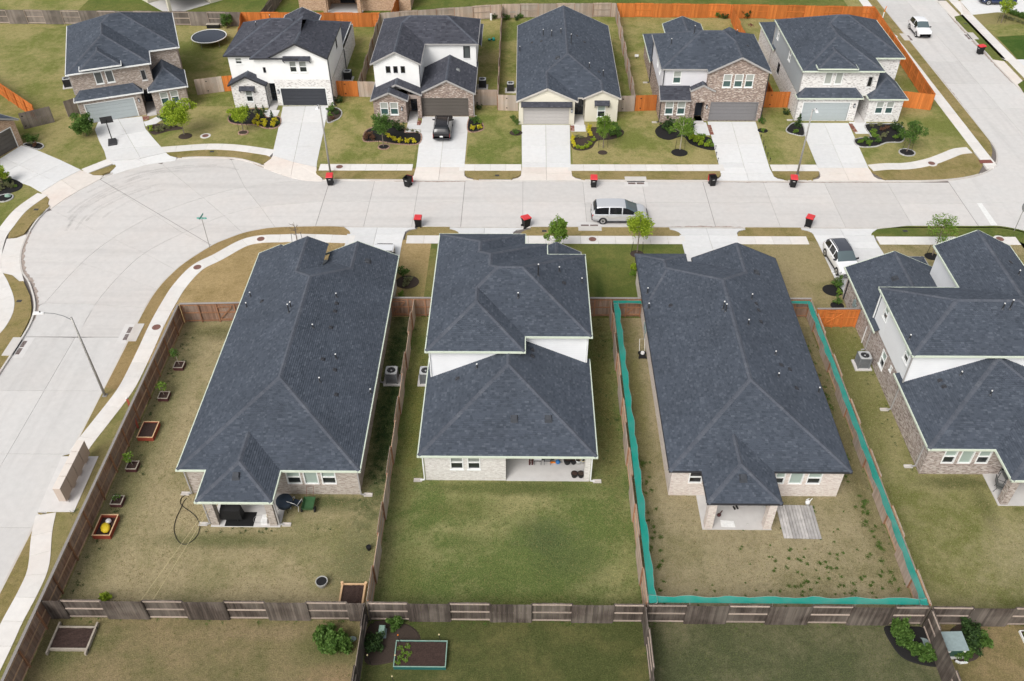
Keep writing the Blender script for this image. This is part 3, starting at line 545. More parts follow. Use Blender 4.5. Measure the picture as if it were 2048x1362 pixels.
# ---- driveways: corners from the garage to the sidewalk, then the apron to the kerb
def dist_line(pts): return lambda x, y: min(math.dist((x, y), p) for p in pts)
def driveway(quad, apron, cuts, kerb_pts, acuts=(), mat='drive', amat='apron'):
    d = struct('driveway', None, None)
    pl = [quad]
    for p, q in cuts: pl = cut(pl, p, q)
    for q in pl: slab(q, d, mat, -0.12, 0.024)
    dk = dist_line(resample(kerb_pts, 0.25)); zf = lambda x, y: -0.088 + 0.112 * max(0.0, min(1.0, (dk(x, y) - 0.15) / 1.5))
    pl = [apron]
    for p, q in acuts: pl = cut(pl, p, q)
    for q in pl: slab(q, d, amat, -0.27, zf)
def straight_drive(x0, x1, yg, xk0, xk1, yk, yw, cross=(0.45,), amat='apron'):
    """garage edge x0-x1 at yg; kerb-side edges xk0-xk1; yk kerb, yw far edge of sidewalk line"""
    s = 1 if yk > yg else -1; ya = yk - s * 2.45
    q = [(x0, yg), (x1, yg), (xk1, ya), (xk0, ya)]
    m0, m1 = ((x0 + x1) / 2, yg), ((xk0 + xk1) / 2, ya)
    cuts = [(m0, m1)] + [((-900, yg + (ya - yg) * c), (900, yg + (ya - yg) * c)) for c in cross] + [((-900, ya - s * .95), (900, ya - s * .95))]
    e = s * 0.17
    ap = [(xk0, ya + s * .012), (xk1, ya + s * .012), (xk1 + .1, yk - s * .9), (xk1 + .4, yk - s * .5), (xk1 + 1.0, yk - s * .3), (xk1 + 1.0, yk - e), (xk0 - 1.0, yk - e), (xk0 - 1.0, yk - s * .3), (xk0 - .4, yk - s * .5), (xk0 - .1, yk - s * .9)]
    driveway(q, ap, cuts, [(-60, yk), (60, yk)], [(m1, ((xk0 + xk1) / 2, yk)), ((-900, yk - s * 1.35), (900, yk - s * 1.35))], 'drive', amat)
straight_drive(-10.85, -5.8, 88.2, -10.55, -5.75, YN, 77.4, (0.33, 0.66)); straight_drive(-0.05, 5.1, 86.35, 0.0, 4.85, YN + .04, 77.4, (0.5,))
straight_drive(19.95, 25.1, 87.2, 19.65, 24.6, YN + .08, 77.4, (0.5,), 'drive'); straight_drive(29.75, 34.95, 86.95, 29.4, 34.4, YN + .1, 77.5, (0.5,))
straight_drive(-15.9, -10.6, 58.0, -15.6, -10.6, YS, 65, (0.5,), 'drive'); straight_drive(-5.95, -0.9, 57.2, -5.9, -0.85, YS, 65, (0.5,), 'drive')
straight_drive(14.3, 19.9, 58.3, 14.2, 19.25, YS + .04, 65, (0.5,), 'drive'); straight_drive(26.4, 31.9, 57.0, 26.2, 31.4, YS + .1, 65, (0.5,), 'drive')
driveway([(-26.55, 90.51), (-21.51, 90.66), (-21.00, 84.04), (-20.64, 78.58), (-20.50, 77.44), (-22.88, 78.38), (-25.39, 79.73), (-25.55, 80.92), (-25.85, 84.02)], [(-20.49, 77.40), (-22.88, 78.34), (-25.38, 79.69), (-25.41, 79.10), (-25.95, 78.21)] + [p for p in [(-25.81, 77.45), (-24.25, 76.45), (-22.63, 75.56), (-21.11, 75.05), (-19.47, 74.92)]] + [(-19.59, 75.39), (-20.28, 76.22)],
         [((-23.48, 84.03), (-22.84, 76.67)), ((-25.33, 81.57), (-20.58, 81.60)), ((-25.29, 86.79), (-20.98, 86.81))], outer_kerb, [((-23.48, 84.03), (-22.84, 76.67))])
driveway([(-45.81, 86.91), (-41.47, 88.08), (-40.18, 85.29), (-38.47, 82.93), (-36.45, 80.28), (-38.94, 78.95), (-41.90, 78.53), (-42.84, 80.44), (-44.22, 82.69), (-45.51, 85.05)], [(-36.44, 80.22), (-38.93, 78.90), (-41.88, 78.48), (-41.39, 78.24), (-40.70, 77.56), (-40.87, 76.49), (-40.44, 76.11), (-39.18, 77.03), (-37.56, 78.11), (-35.09, 78.82), (-35.11, 79.37), (-35.86, 79.67)],
         [((-43.89, 87.49), (-38.59, 78.95)), ((-44.29, 83.16), (-39.62, 85.03)), ((-43.16, 80.75), (-36.77, 81.83))], outer_kerb, [((-38.94, 78.95), (-37.76, 77.96))], amat='drive')
driveway([(-52.92, 78.87), (-51.92, 81.64), (-49.82, 80.61), (-46.74, 78.70), (-43.87, 76.76), (-45.18, 74.76), (-46.14, 72.57), (-47.69, 73.73), (-48.62, 74.19), (-51.74, 76.23)], [(-43.85, 76.71), (-45.16, 74.72), (-46.12, 72.52), (-44.88, 71.25), (-44.64, 70.55), (-44.13, 69.87), (-43.55, 71.52), (-42.68, 73.20), (-41.41, 75.21), (-41.40, 75.87), (-42.27, 75.82), (-42.96, 76.19)],
         [((-53.14, 79.37), (-44.60, 73.94)), ((-51.30, 76.14), (-49.27, 79.90)), ((-48.66, 74.28), (-46.04, 78.21))], outer_kerb, [((-44.85, 74.67), (-43.11, 73.22))])
driveway([(-47.81, 61.62), (-46.70, 64.80), (-45.82, 62.15), (-44.71, 59.78), (-45.82, 57.43)], [(-46.00, 64.80), (-45.22, 65.01), (-44.86, 65.44), (-44.63, 65.71), (-44.17, 63.49), (-43.68, 62.02), (-42.72, 60.11), (-41.90, 58.76), (-42.25, 58.70), (-43.21, 59.52), (-44.18, 59.82), (-44.89, 61.20), (-45.34, 62.25)], [], outer_kerb, [((-45.49, 62.30), (-43.88, 62.14))], amat='walk')
driveway([(59.62, 117.23), (63.31, 118.12), (90, 117), (90, 129), (59.89, 122.33), (59.82, 121.72)], [(59.40, 117.04), (59.82, 122.12), (XC1 + .17, 122.5), (XC1 + .17, 115.5), (57.16, 116.46), (58.55, 117.49)], [((70, 100), (70, 130))], [(XC1, 90), (XC1, 130)], [])
driveway([(59.7, 103.2), (80, 103.2), (80, 97), (59.7, 97)], [(59.7, 103.2), (59.7, 97.0), (58.0, 96.6), (57.2, 95.2), (XC1 + .17, 95.0), (XC1 + .17, 104.9), (57.4, 104.6), (58.2, 103.4)], [], [(XC1, 90), (XC1, 130)], [((50, 100), (70, 100))])
struct('mailbox_pad', MB().prism([(-30.99, 39.33), (-28.51, 39.35), (-28.39, 34.70), (-30.72, 34.68)], -0.2, 0.03), 'pad')
struct('tactile_paving', MB().prism([(45.89, 79.21), (47.13, 79.27), (47.14, 78.62), (45.81, 78.54)], 0.02, 0.034), 'kerb_red')
struct('ramp', MB().prism([(46.1, 81.2), (46.1, 77.6), (46.9, 77.75), (47.35, 78.6), (47.3, 81.2)], -0.2, 0.022), 'walk')
# ---- yards with their own turf, laid 4 mm over the block
LUSH = (0.045, 0.085, 0.018); DK = (0.075, 0.09, 0.026)
grass_mat('yard_a', (0.415, 0.345, 0.20), (0.17, 0.185, 0.064), 0.3, 0.16, 7.0, None, 0.2, [(-9.4, 46, 1.3, 13, LUSH, 1.0), (-9.4, 46, 1.2, 12, (0.03, 0.07, 0.016), .9), (-25.6, 40, 1.3, 13, (0.13, 0.14, 0.05), .75), (-9.8, 31.5, 1.8, 3.2, (0.11, 0.135, 0.052), .75), (-18, 32.6, 4.6, .6, (0.10, 0.125, 0.04), .8), (-12, 35.6, 3.0, .8, (0.07, 0.10, 0.03), .9), (-23.6, 52.2, 2.5, .9, DK, .7)])
grass_mat('yard_b', (0.345, 0.322, 0.145), (0.110, 0.160, 0.040), 0.6, 0.2, 8.3, None, 0.16, [(-7.4, 45, 1.0, 9, (0.15, 0.15, 0.034), .8), (5.9, 46, 1.1, 9, (0.10, 0.098, 0.028), .9), (1.7, 32.9, 2.0, 1.5, (0.068, 0.108, 0.036), .9), (2.2, 31.2, 1.7, 1.4, (0.075, 0.115, 0.034), .85), (3.9, 31.6, 1.3, 1.6, (0.085, 0.125, 0.036), .75), (-3.2, 32.6, 1.2, .8, (0.12, 0.155, 0.045), .6), (-3.8, 35.2, 2.2, .9, (0.11, 0.14, 0.035), .6), (-0.5, 36.9, 5.5, .55, (0.085, 0.115, 0.03), .85), (-6.8, 29.6, 1.2, 2.4, (0.10, 0.135, 0.03), .7), (0.5, 28.2, 4, .9, (0.13, 0.16, 0.034), .6)])
grass_mat('yard_c', (0.375, 0.318, 0.19), (0.21, 0.195, 0.09), 0.34, 0.25, 9.0, None, 0.16, [(8.3, 46, 0.8, 10, (0.18, 0.175, 0.055), .85), (7.7, 38, .5, 12, (0.12, 0.13, 0.045), .8), (22.1, 42, .9, 14, (0.12, 0.115, 0.04), .7), (21.4, 51, .6, 3, DK, .8)])
grass_mat('yard_d', (0.36, 0.322, 0.16), (0.165, 0.18, 0.05), 0.5, 0.17, 10.0, None, 0.16, [(24.3, 47, 1.3, 6, (0.15, 0.155, 0.045), .8), (28.5, 37.6, 2.6, .6, DK, .8), (29.6, 35.6, .6, 2, DK, .5), (33, 31, 5, 3, (0.36, 0.31, 0.19), .5)])
grass_mat('front_a', (0.43, 0.315, 0.155), (0.285, 0.21, 0.088), 0.38, 0.3, 5.0, None, 0.16, [(-8.9, 57, 1.2, 4, (0.17, 0.175, 0.05), .7)])
grass_mat('front_b', (0.185, 0.19, 0.055), (0.115, 0.15, 0.035), 0.5, 0.3, 17.0, None, 0.14, [(6.5, 57.5, .5, 2.5, LUSH, .8), (-7.5, 60, 1.3, 3, (0.28, 0.225, 0.095), .7)])
grass_mat('front_c', (0.345, 0.285, 0.15), (0.21, 0.195, 0.075), 0.36, 0.25, 18.0, None, 0.16, [(22.5, 56.5, 1.5, 4, (0.36, 0.29, 0.165), .7)])
grass_mat('fore_a', (0.30, 0.235, 0.128), (0.150, 0.148, 0.06), 0.47, 0.22, 13.0, None, 0.2, [(-25.4, 25.4, 1.2, 1.4, (0.085, 0.11, 0.034), .8), (-10.5, 25.6, 2.2, 1.2, (0.085, 0.11, 0.03), .75), (-14.5, 26.4, 3, .5, (0.33, 0.25, 0.15), .6), (-10.0, 23.4, 1.6, 1.0, (0.34, 0.235, 0.135), .7)])
def yard(x0, x1, y0, y1, mat, z=0.004): return turf([(x0, y0), (x1, y0), (x1, y1), (x0, y1)], mat, z)
yard(-26.7, -8.5, 27.25, 54.2, 'yard_a'); yard(-8.5, 7.1, 27.25, 54.2, 'yard_b'); yard(7.1, 22.75, 27.25, 54.3, 'yard_c'); yard(22.75, 44, 27.25, 53.2, 'yard_d')
turf(sm(walk_sw)[8:45] + [(-26.7, 50.0), (-26.7, 54.2), (-15.6, 54.2), (-15.6, 64.9), (-16.5, 64.9)], 'front_a', 0.004); yard(-10.7, -8.0, 54.2, 64.9, 'front_a', .0045); yard(-8.0, 14.3, 54.2, 64.9, 'front_b'); yard(19.6, 26.3, 53.2, 64.9, 'front_c'); yard(31.5, 44, 53.2, 64.9, 'front_c')
yard(-26.75, -8.6, -10, 27.25, 'fore_a'); yard(-8.6, 7.0, -10, 27.25, 'turf_fg_b'); yard(7.0, 22.8, -10, 27.25, 'turf_fg_c'); yard(22.8, 44, -10, 27.25, 'turf_fg_d')
yard(-36.0, -18.3, 90.5, 113, 'turf_north_c'); yard(-18.3, -2.7, 91, 115, 'turf_north_b'); yard(-2.7, 12.3, 90, 116.2, 'turf_north_c'); yard(12.3, 27.3, 90, 116.1, 'turf_north_b'); yard(27.3, 44.4, 90, 115.6, 'turf_north')
yard(-20.3, -10.9, 77.9, 92.8, 'turf_north_b'); yard(-5.6, -0.1, 77.9, 90.5, 'turf_north_c'); yard(5.1, 19.6, 77.9, 90, 'turf_north_b'); yard(25.1, 29.4, 77.9, 90.4, 'turf_north')
yard(59.8, 85, 104.8, 114.0, 'turf_north'); turf([(59.93, 109.99), (63.62, 110.52), (75, 107.5), (75, 104.0), (59.83, 102.76)], 'turf_lush', .008)
yard(-60, 44, 116.6, 135, 'turf_green')


# ================================================================== HOUSES: roof, wall and window builders
class Roof:
    """one ridge block: rectangle x0..x1, y0..y1 at eave height z, pitch p; sides that slope up from their eave"""
    def __init__(s, x0, x1, y0, y1, z, p, sides='WESN', bare='', pe=None):
        s.x0, s.x1, s.y0, s.y1, s.z, s.p, s.sides, s.bare = x0, x1, y0, y1, z, p, sides, bare
        P = {'W': (p, 0, z - p * x0), 'E': (-p, 0, z + p * x1), 'S': (0, p, z - p * y0), 'N': (0, -p, z + p * y1)}
        if pe:
            for k_, c_ in pe.items(): P[k_] = {'W': (p, 0, z - p * c_), 'E': (-p, 0, z + p * c_), 'S': (0, p, z - p * c_), 'N': (0, -p, z + p * c_)}[k_]
        s.pl = {k: P[k] for k in sides}
    def rect(s): return [(s.x0, s.y0), (s.x1, s.y0), (s.x1, s.y1), (s.x0, s.y1)]
    def inside(s, x, y, e=1e-6): return s.x0 - e <= x <= s.x1 + e and s.y0 - e <= y <= s.y1 + e
    def h(s, x, y): return min(a * x + b * y + c for a, b, c in s.pl.values())
    def facet(s, k):
        poly = s.rect(); A = s.pl[k]
        for m, B in s.pl.items():
            if m != k and poly: poly = clip(poly, B[0] - A[0], B[1] - A[1], B[2] - A[2])
        return poly
def env(roofs, x, y):
    v = [r.h(x, y) for r in roofs if r.inside(x, y)]
    return max(v) if v else -99
def subtract(pieces, hs):
    """pieces minus the convex region given by half planes a*x+b*y+c >= 0"""
    for h in hs:
        pass
    out = []
    for poly in pieces:
        cur = poly
        for a, b, c in hs:
            if not cur: break
            o = clip(cur, -a, -b, -c)
            if o and abs(area(o)) > 1e-3: out.append(o)
            cur = clip(cur, a, b, c)
    return out
def tabs(mb, poly, plane, side, r, ex=0.143, tw=0.2):
    """overlapping shingle tabs on one facet piece, course by course"""
    a, b, c = plane; p = r.p; e = ex / math.sqrt(1 + p * p)
    to = {'W': lambda x, y: (y, x - r.x0), 'E': lambda x, y: (y, r.x1 - x), 'S': lambda x, y: (x, y - r.y0), 'N': lambda x, y: (x, r.y1 - y)}[side]
    fro = {'W': lambda u, d: (r.x0 + d, u), 'E': lambda u, d: (r.x1 - d, u), 'S': lambda u, d: (u, r.y0 + d), 'N': lambda u, d: (u, r.y1 - d)}[side]
    q = [to(x, y) for x, y in poly]
    if area(q) < 0: q = q[::-1]
    hp = []
    for i in range(len(q)):
        P, Q = q[i], q[(i + 1) % len(q)]; dx, dy = Q[0] - P[0], Q[1] - P[1]; L = math.hypot(dx, dy)
        if L > 1e-6: hp.append((-dy / L, dx / L, (dy * P[0] - dx * P[1]) / L))
    d0, d1 = min(t[1] for t in q), max(t[1] for t in q); sid = 'WESN'.index(side) + 1
    for k in range(int(d0 / e) - 1, int(d1 / e) + 1):
        lo, hi = k * e, (k + 1) * e; row = clip(clip(q, 0, 1, -lo), 0, -1, hi)
        if not row: continue
        u0, u1 = min(t[0] for t in row), max(t[0] for t in row); off = hsh(k, sid) * tw
        i = int(math.floor((u0 - off) / tw)) - 1
        while True:
            ua = off + (i + 0.55 * hsh(i, k, sid)) * tw; ub = off + (i + 1 + 0.55 * hsh(i + 1, k, sid)) * tw; i += 1
            if ua > u1: break
            if ub < u0: continue
            poly4 = [(ua, lo), (ub, lo), (ub, hi), (ua, hi)]
            if not all(A * x + B * y + C >= 0 for A, B, C in hp for x, y in poly4):
                for A, B, C in hp:
                    poly4 = clip(poly4, A, B, C)
                    if not poly4: break
                if not poly4 or abs(area(poly4)) < 1e-4: continue
            t = 0.020 + 0.018 * hsh(i * 3.1, k, sid + .5)
            n0 = len(mb.V); low = []
            for j, (u, d) in enumerate(poly4):
                x, y = fro(u, d); mb.V.append((x, y, a * x + b * y + c + 0.004 + t * (1 - (d - lo) / e)))
                if d < lo + 1e-6: low.append((n0 + j, x, y))
            mb.F.append(tuple(range(n0, n0 + len(poly4)))); mb.U.append(None)
            if len(low) >= 2:
                (i0, x0, y0), (i1, x1, y1) = low[0], low[1]; m = len(mb.V)
                mb.V.append((x0, y0, a * x0 + b * y0 + c - 0.006)); mb.V.append((x1, y1, a * x1 + b * y1 + c - 0.006))
                mb.F.append((i0, m, m + 1, i1)); mb.U.append(None)
def runs(flags, n):
    out = []; i = 0
    while i < n:
        if flags[i]:
            j = i
            while j + 1 < n and flags[j + 1]: j += 1
            out.append((i, j + 1)); i = j + 1
        else: i += 1
    return out
def build_roof(H, roofs, trim='trim_green', shingles='shingle', ex=0.143, tw=0.2, org=(0, 0), cap='cap', gut=0.075, extra_caps=()):
    """roof = deck (part) with shingles, ridge caps, fascia and soffit as sub-parts; org = plan origin of the house"""
    deck, sh, cp, sos = MB(), MB(), MB(), []
    for i, r in enumerate(roofs):
        for k, A in r.pl.items():
            f = r.facet(k)
            if not f: continue
            pcs = [f]
            for j, q in enumerate(roofs):
                if j == i: continue
                e = -1e-4 if j < i else 1e-4      # ties go to the first roof
                hs = [(1, 0, -q.x0), (-1, 0, q.x1), (0, 1, -q.y0), (0, -1, q.y1)] + [(B[0] - A[0], B[1] - A[1], B[2] - A[2] - e) for B in q.pl.values()]
                pcs = subtract(pcs, hs)
            for pc in pcs:
                if abs(area(pc)) < 0.01: continue
                deck.face([(x, y, A[0] * x + A[1] * y + A[2] - 0.008) for x, y in pc])
                tabs(sh, pc, A, k, r, ex, tw)
    # ridges and hips
    segs = []
    for i, r in enumerate(roofs):
        ks = list(r.pl)
        for m in range(len(ks)):
            for n in range(m + 1, len(ks)):
                A, B = r.pl[ks[m]], r.pl[ks[n]]; f = r.facet(ks[m])
                if not f: continue
                on = [pt for pt in f if abs((A[0] - B[0]) * pt[0] + (A[1] - B[1]) * pt[1] + A[2] - B[2]) < 1e-5]
                if len(on) >= 2:
                    P, Q = on[0], max(on[1:], key=lambda t: math.dist(on[0], t))
                    if math.dist(P, Q) > 0.3: segs.append((P, Q, r, r.p if {ks[m], ks[n]} in ({'W', 'E'}, {'S', 'N'}) else r.p / math.sqrt(2), False))
    for P, Q, r in extra_caps: segs.append((P, Q, r, 0.05, True))
    for P, Q, r, drop, force in segs:
        if r.h(*P) > r.h(*Q): P, Q = Q, P
        L = math.dist(P, Q); n = max(1, int(L / 0.22)); dx, dy = (Q[0] - P[0]) / L, (Q[1] - P[1]) / L; sx, sy = -dy, dx
        for k in range(n):
            t0, t1 = k * L / n, (k + 1.25) * L / n; m = (t0 + t1) / 2
            mx, my = P[0] + dx * m, P[1] + dy * m; hz = r.h(mx, my)
            if not force and (env(roofs, mx, my) > hz + 0.02 or not (env(roofs, mx + sx * .2, my + sy * .2) < hz - 0.01 and env(roofs, mx - sx * .2, my - sy * .2) < hz - 0.01)): continue
            t1 = min(t1, L); wv = 0.15; pts = []
            for t, lift in ((t0, 0.045), (t1, 0.03)):
                x, y = P[0] + dx * t, P[1] + dy * t; z = r.h(x, y)
                pts.append([(x - sx * wv, y - sy * wv, z - drop * wv + lift * .75), (x, y, z + lift), (x + sx * wv, y + sy * wv, z - drop * wv + lift * .75)])
            i0 = len(cp.V); cp.V.extend(pts[0] + pts[1]); cp.F += [(i0, i0 + 1, i0 + 4, i0 + 3), (i0 + 1, i0 + 2, i0 + 5, i0 + 4)]; cp.U += [None, None]
            cp.V.extend([(q[0], q[1], q[2] - 0.03) for q in pts[0]]); cp.F += [(i0, i0 + 6, i0 + 7, i0 + 1), (i0 + 1, i0 + 7, i0 + 8, i0 + 2)]; cp.U += [None, None]
    # eaves (level) and rakes (sloping)
    done = {}; fas = []
    for i, r in enumerate(roofs):
        for side in 'WESN':
            if side in r.bare: continue
            hor = side in 'SN'; lo, hi = (r.x0, r.x1) if hor else (r.y0, r.y1); cst = {'W': r.x0, 'E': r.x1, 'S': r.y0, 'N': r.y1}[side]; o = -1 if side in 'WS' else 1
            n = max(2, int((hi - lo) / 0.05)); fl = []
            for k in range(n):
                t = lo + (k + .5) * (hi - lo) / n; x, y = (t, cst + o * .03) if hor else (cst + o * .03, t); xi, yi = (t, cst) if hor else (cst, t)
                z = r.h(xi, yi); key = (side, round(cst, 2))
                ok = not any(q.inside(x, y) and q.h(x, y) > z - 0.25 for j, q in enumerate(roofs) if j != i) and env(roofs, xi, yi) < z + 0.02 and not any(a_ - 1e-6 <= t <= b_ + 1e-6 for a_, b_ in done.get(key, ()))
                fl.append(ok)
            new = []
            for a, b in runs(fl, n):
                fa = MB(); fas.append(fa); new.append((lo + a * (hi - lo) / n, lo + b * (hi - lo) / n))
                t0, t1 = lo + a * (hi - lo) / n, lo + b * (hi - lo) / n
                if t1 - t0 < 0.12: continue
                if side in r.pl:
                    e = gut; x0, x1 = (t0 - (e if t0 == lo else 0), t1 + (e if t1 == hi else 0)); c0, c1 = sorted((cst - o * .01, cst + o * e)); z = r.z
                    if hor: fa.box(x0, x1, c0, c1, z - .13, z + .012)
                    else: fa.box(c0, c1, x0 + .002, x1 - .002, z - .132, z + .010)
                else:
                    brk = [t0, t1]; mid = (lo + hi) / 2
                    pts = sorted({t0, t1} | ({mid} if t0 < mid < t1 else set()))
                    for u, v in zip(pts[:-1], pts[1:]):
                        A, B = ((u, cst + o * .02) if hor else (cst + o * .02, u)), ((v, cst + o * .02) if hor else (cst + o * .02, v))
                        zu, zv = r.h(*((u, cst) if hor else (cst, u))), r.h(*((v, cst) if hor else (cst, v)))
                        fa.beam((A[0], A[1], zu - .07), (B[0], B[1], zv - .07), 0.06, 0.17)
            done.setdefault((side, round(cst, 2)), []).extend(new)
        so = MB(); sos.append(so); so.box(r.x0 + .02, r.x1 - .02, r.y0 + .02, r.y1 - .02, r.z - .135 - .004 * i, r.z - .115 - .004 * i) if set('WESN') == set(r.sides) else None
    def sh_off(mb): mb.V = [(x - org[0], y - org[1], z) for x, y, z in mb.V]; return mb
    d = part('roof', sh_off(deck), 'deck', H)
    s_ = part('shingles', sh_off(sh), shingles, d); s_['kind'] = 'stuff'
    if cp.V: c_ = part('ridge_caps', sh_off(cp), cap, d); c_['kind'] = 'stuff'
    for fa in fas:
        if fa.V: part('fascia', sh_off(fa), trim, d)
    for so in sos:
        if so.V: part('soffit', sh_off(so), 'soffit', d)
    return d

class Frame:
    """wall-plane frame: u along the wall, w outward, z up (plan origin removed)"""
    def __init__(s, p0, p1, org=(0, 0)):
        dx, dy = p1[0] - p0[0], p1[1] - p0[1]; s.L = math.hypot(dx, dy); s.d = (dx / s.L, dy / s.L); s.n = (s.d[1], -s.d[0]); s.p = (p0[0] - org[0], p0[1] - org[1])
    def pt(s, u, w_, z): return (s.p[0] + s.d[0] * u + s.n[0] * w_, s.p[1] + s.d[1] * u + s.n[1] * w_, z)
    def box(s, mb, u0, u1, w0, w1, z0, z1):
        mb.hexa([s.pt(u0, w1, z0), s.pt(u1, w1, z0), s.pt(u1, w0, z0), s.pt(u0, w0, z0)], [s.pt(u0, w1, z1), s.pt(u1, w1, z1), s.pt(u1, w0, z1), s.pt(u0, w0, z1)]); return mb
def walls(H, pts, z0, z1, mat, ops=None, org=(0, 0), closed=True, gable=None, base=True):
    """walls along a counter-clockwise outline; ops: {edge: [(u0, u1, za, zb, kind)]}; gable: {edge: peak height}"""
    ops = ops or {}; gable = gable or {}; mb = MB(); n = len(pts); wl = None; todo = []; RV = 0.11
    for i in range(n if closed else n - 1):
        F = Frame(pts[i], pts[(i + 1) % n], org); O = ops.get(i, []); top = z1[i] if isinstance(z1, (list, tuple)) else z1
        us = sorted({0.0, F.L} | {o[0] for o in O} | {o[1] for o in O}); zs = sorted({z0, top} | {o[2] for o in O} | {o[3] for o in O})
        so = 7.3 * i
        for a, b in zip(us[:-1], us[1:]):
            for c, d in zip(zs[:-1], zs[1:]):
                if any(o[0] - 1e-6 <= a and b <= o[1] + 1e-6 and o[2] - 1e-6 <= c and d <= o[3] + 1e-6 for o in O): continue
                mb.face([F.pt(a, 0, c), F.pt(b, 0, c), F.pt(b, 0, d), F.pt(a, 0, d)], [(a + so, c), (b + so, c), (b + so, d), (a + so, d)])
        if i in gable:
            g = gable[i]; gz, gu = g if isinstance(g, tuple) else (g, F.L / 2)
            mb.face([F.pt(0, 0, top), F.pt(F.L, 0, top), F.pt(gu, 0, gz)], [(so, top), (F.L + so, top), (gu + so, gz)])
        for o in O:
            a, b, c, d = o[:4]
            dp = 1.1 if o[4] == 'void' else RV
            for q in ([(a, 0, c), (a, -dp, c), (a, -dp, d), (a, 0, d)], [(b, 0, c), (b, 0, d), (b, -dp, d), (b, -dp, c)], [(a, 0, d), (a, -dp, d), (b, -dp, d), (b, 0, d)], [(a, 0, c), (b, 0, c), (b, -dp, c), (a, -dp, c)]):
                mb.face([F.pt(*v) for v in q], [(v[0] + so + v[1], v[2]) for v in q])
            todo.append((F, o))
    wl = part('wall', mb, mat, H)
    for F, o in todo: opening(H, F, *o)
    return wl
def opening(H, F, a, b, c, d, kind, *arg):
    if kind == 'void': return
    if kind.startswith('win'):
        fr = MB(); t = 0.055
        F.box(fr, a - .02, a + t, -.1, .03, c, d); F.box(fr, b - t, b + .02, -.1, .03, c, d); F.box(fr, a + t, b - t, -.1, .03, d - t, d); F.box(fr, a + t, b - t, -.1, .03, c, c + t)
        m = (c + d) / 2
        up, dn = {'win': ('pane_blind', 'pane_dark'), 'win_teal': ('pane_grey', 'pane_teal'), 'win_dark': ('pane_black', 'pane_black'), 'win_fix': ('pane_blind', None), 'win_fixd': ('pane_screen', None), 'win_fixg': ('pane_grey', None), 'win_slat': ('pane_screen', 'pane_dark'), 'win_blk': ('pane_black', None)}[kind]
        if dn: F.box(fr, a + t, b - t, -.09, .012, m - .03, m + .03)
        W = part('window', fr, arg[0] if arg else 'trim_white', H)
        F2 = MB(); F.box(F2, a + t, b - t, -.1, -.06, (m + .03) if dn else c + t, d - t); part('pane', F2, up, W)
        if dn: F3 = MB(); F.box(F3, a + t, b - t, -.1, -.07, c + t, m - .03); part('pane', F3, dn, W)
        if kind in ('win_slat', 'win_teal') and dn:
            nb = 6; S = MB()
            for q in range(nb):
                z = m + .05 + (d - m - .1) * q / nb; F.box(S, a + t, b - t, -.062, -.05, z, z + (d - m) / nb * .45)
            part('blind', S, 'pane_grey', W)
        s_ = MB(); F.box(s_, a - .06, b + .06, 0, .07, c - .07, c - .002); part('sill', s_, 'trim_white' if len(arg) < 2 else arg[1], W)
    elif kind == 'garage':
        col = arg[0]; g = MB(); F.box(g, a, b, -.115, -.085, c, d); G_ = part('garage_door', g, 'trim_grey' if col != 'door_black' else 'trim_dark', H)
        nr = 5; hgt = (d - c - .02) / nr
        for r in range(nr):
            mb = MB(); z = c + .01 + r * hgt
            F.box(mb, a + .01, b - .01, -.085, -.05, z + .008, z + hgt - .008)
            npn = 4 if col != 'door_bronze' else 1
            for q in range(npn):
                w_ = (b - a - .02) / npn; F.box(mb, a + .01 + q * w_ + .1, a + .01 + (q + 1) * w_ - .1, -.05, -.038, z + .08, z + hgt - .08)
            part('section', mb, col, G_)
        t = MB(); F.box(t, a - .09, a, -.05, .02, c, d + .09); F.box(t, b, b + .09, -.05, .02, c, d + .09); F.box(t, a, b, -.05, .02, d, d + .09); part('trim', t, arg[1] if len(arg) > 1 else 'trim_white', G_)
    elif kind == 'door':
        col = arg[0] if arg else 'entry_navy'; g = MB(); F.box(g, a + .04, b - .04, -.1, -.055, c, d - .04); D = part('door', g, col, H)
        f = MB(); F.box(f, a, a + .04, -.11, .012, c, d); F.box(f, b - .04, b, -.11, .012, c, d); F.box(f, a + .04, b - .04, -.11, .012, d - .04, d); part('frame', f, 'trim_dark', D)
        p_ = MB(); w_ = (b - a - .3) / 2
        for q in range(2):
            for (za, zb) in ((c + .2, c + .9), (c + 1.05, d - .25)): F.box(p_, a + .12 + q * (w_ + .06), a + .12 + q * (w_ + .06) + w_, -.055, -.045, za, zb)
        part('panel', p_, 'pane_black', D)
        k_ = MB(); F.box(k_, b - .14, b - .1, -.055, .0, c + .95, c + 1.15); part('handle', k_, 'steel', D)
def sconce(H, F, u, z):
    mb = MB(); F.box(mb, u - .09, u + .09, .002, .03, z - .05, z + .42); F.box(mb, u - .08, u + .08, .03, .16, z + .36, z + .40); F.box(mb, u - .08, u + .08, .03, .16, z, z + .03)
    for s in (-.07, .06): F.box(mb, u + s, u + s + .015, .14, .155, z + .03, z + .36)
    S = part('wall_lamp', mb, 'trim_dark', H); g = MB(); F.box(g, u - .055, u + .055, .04, .13, z + .03, z + .35); part('glass', g, 'lamp_clear', S)
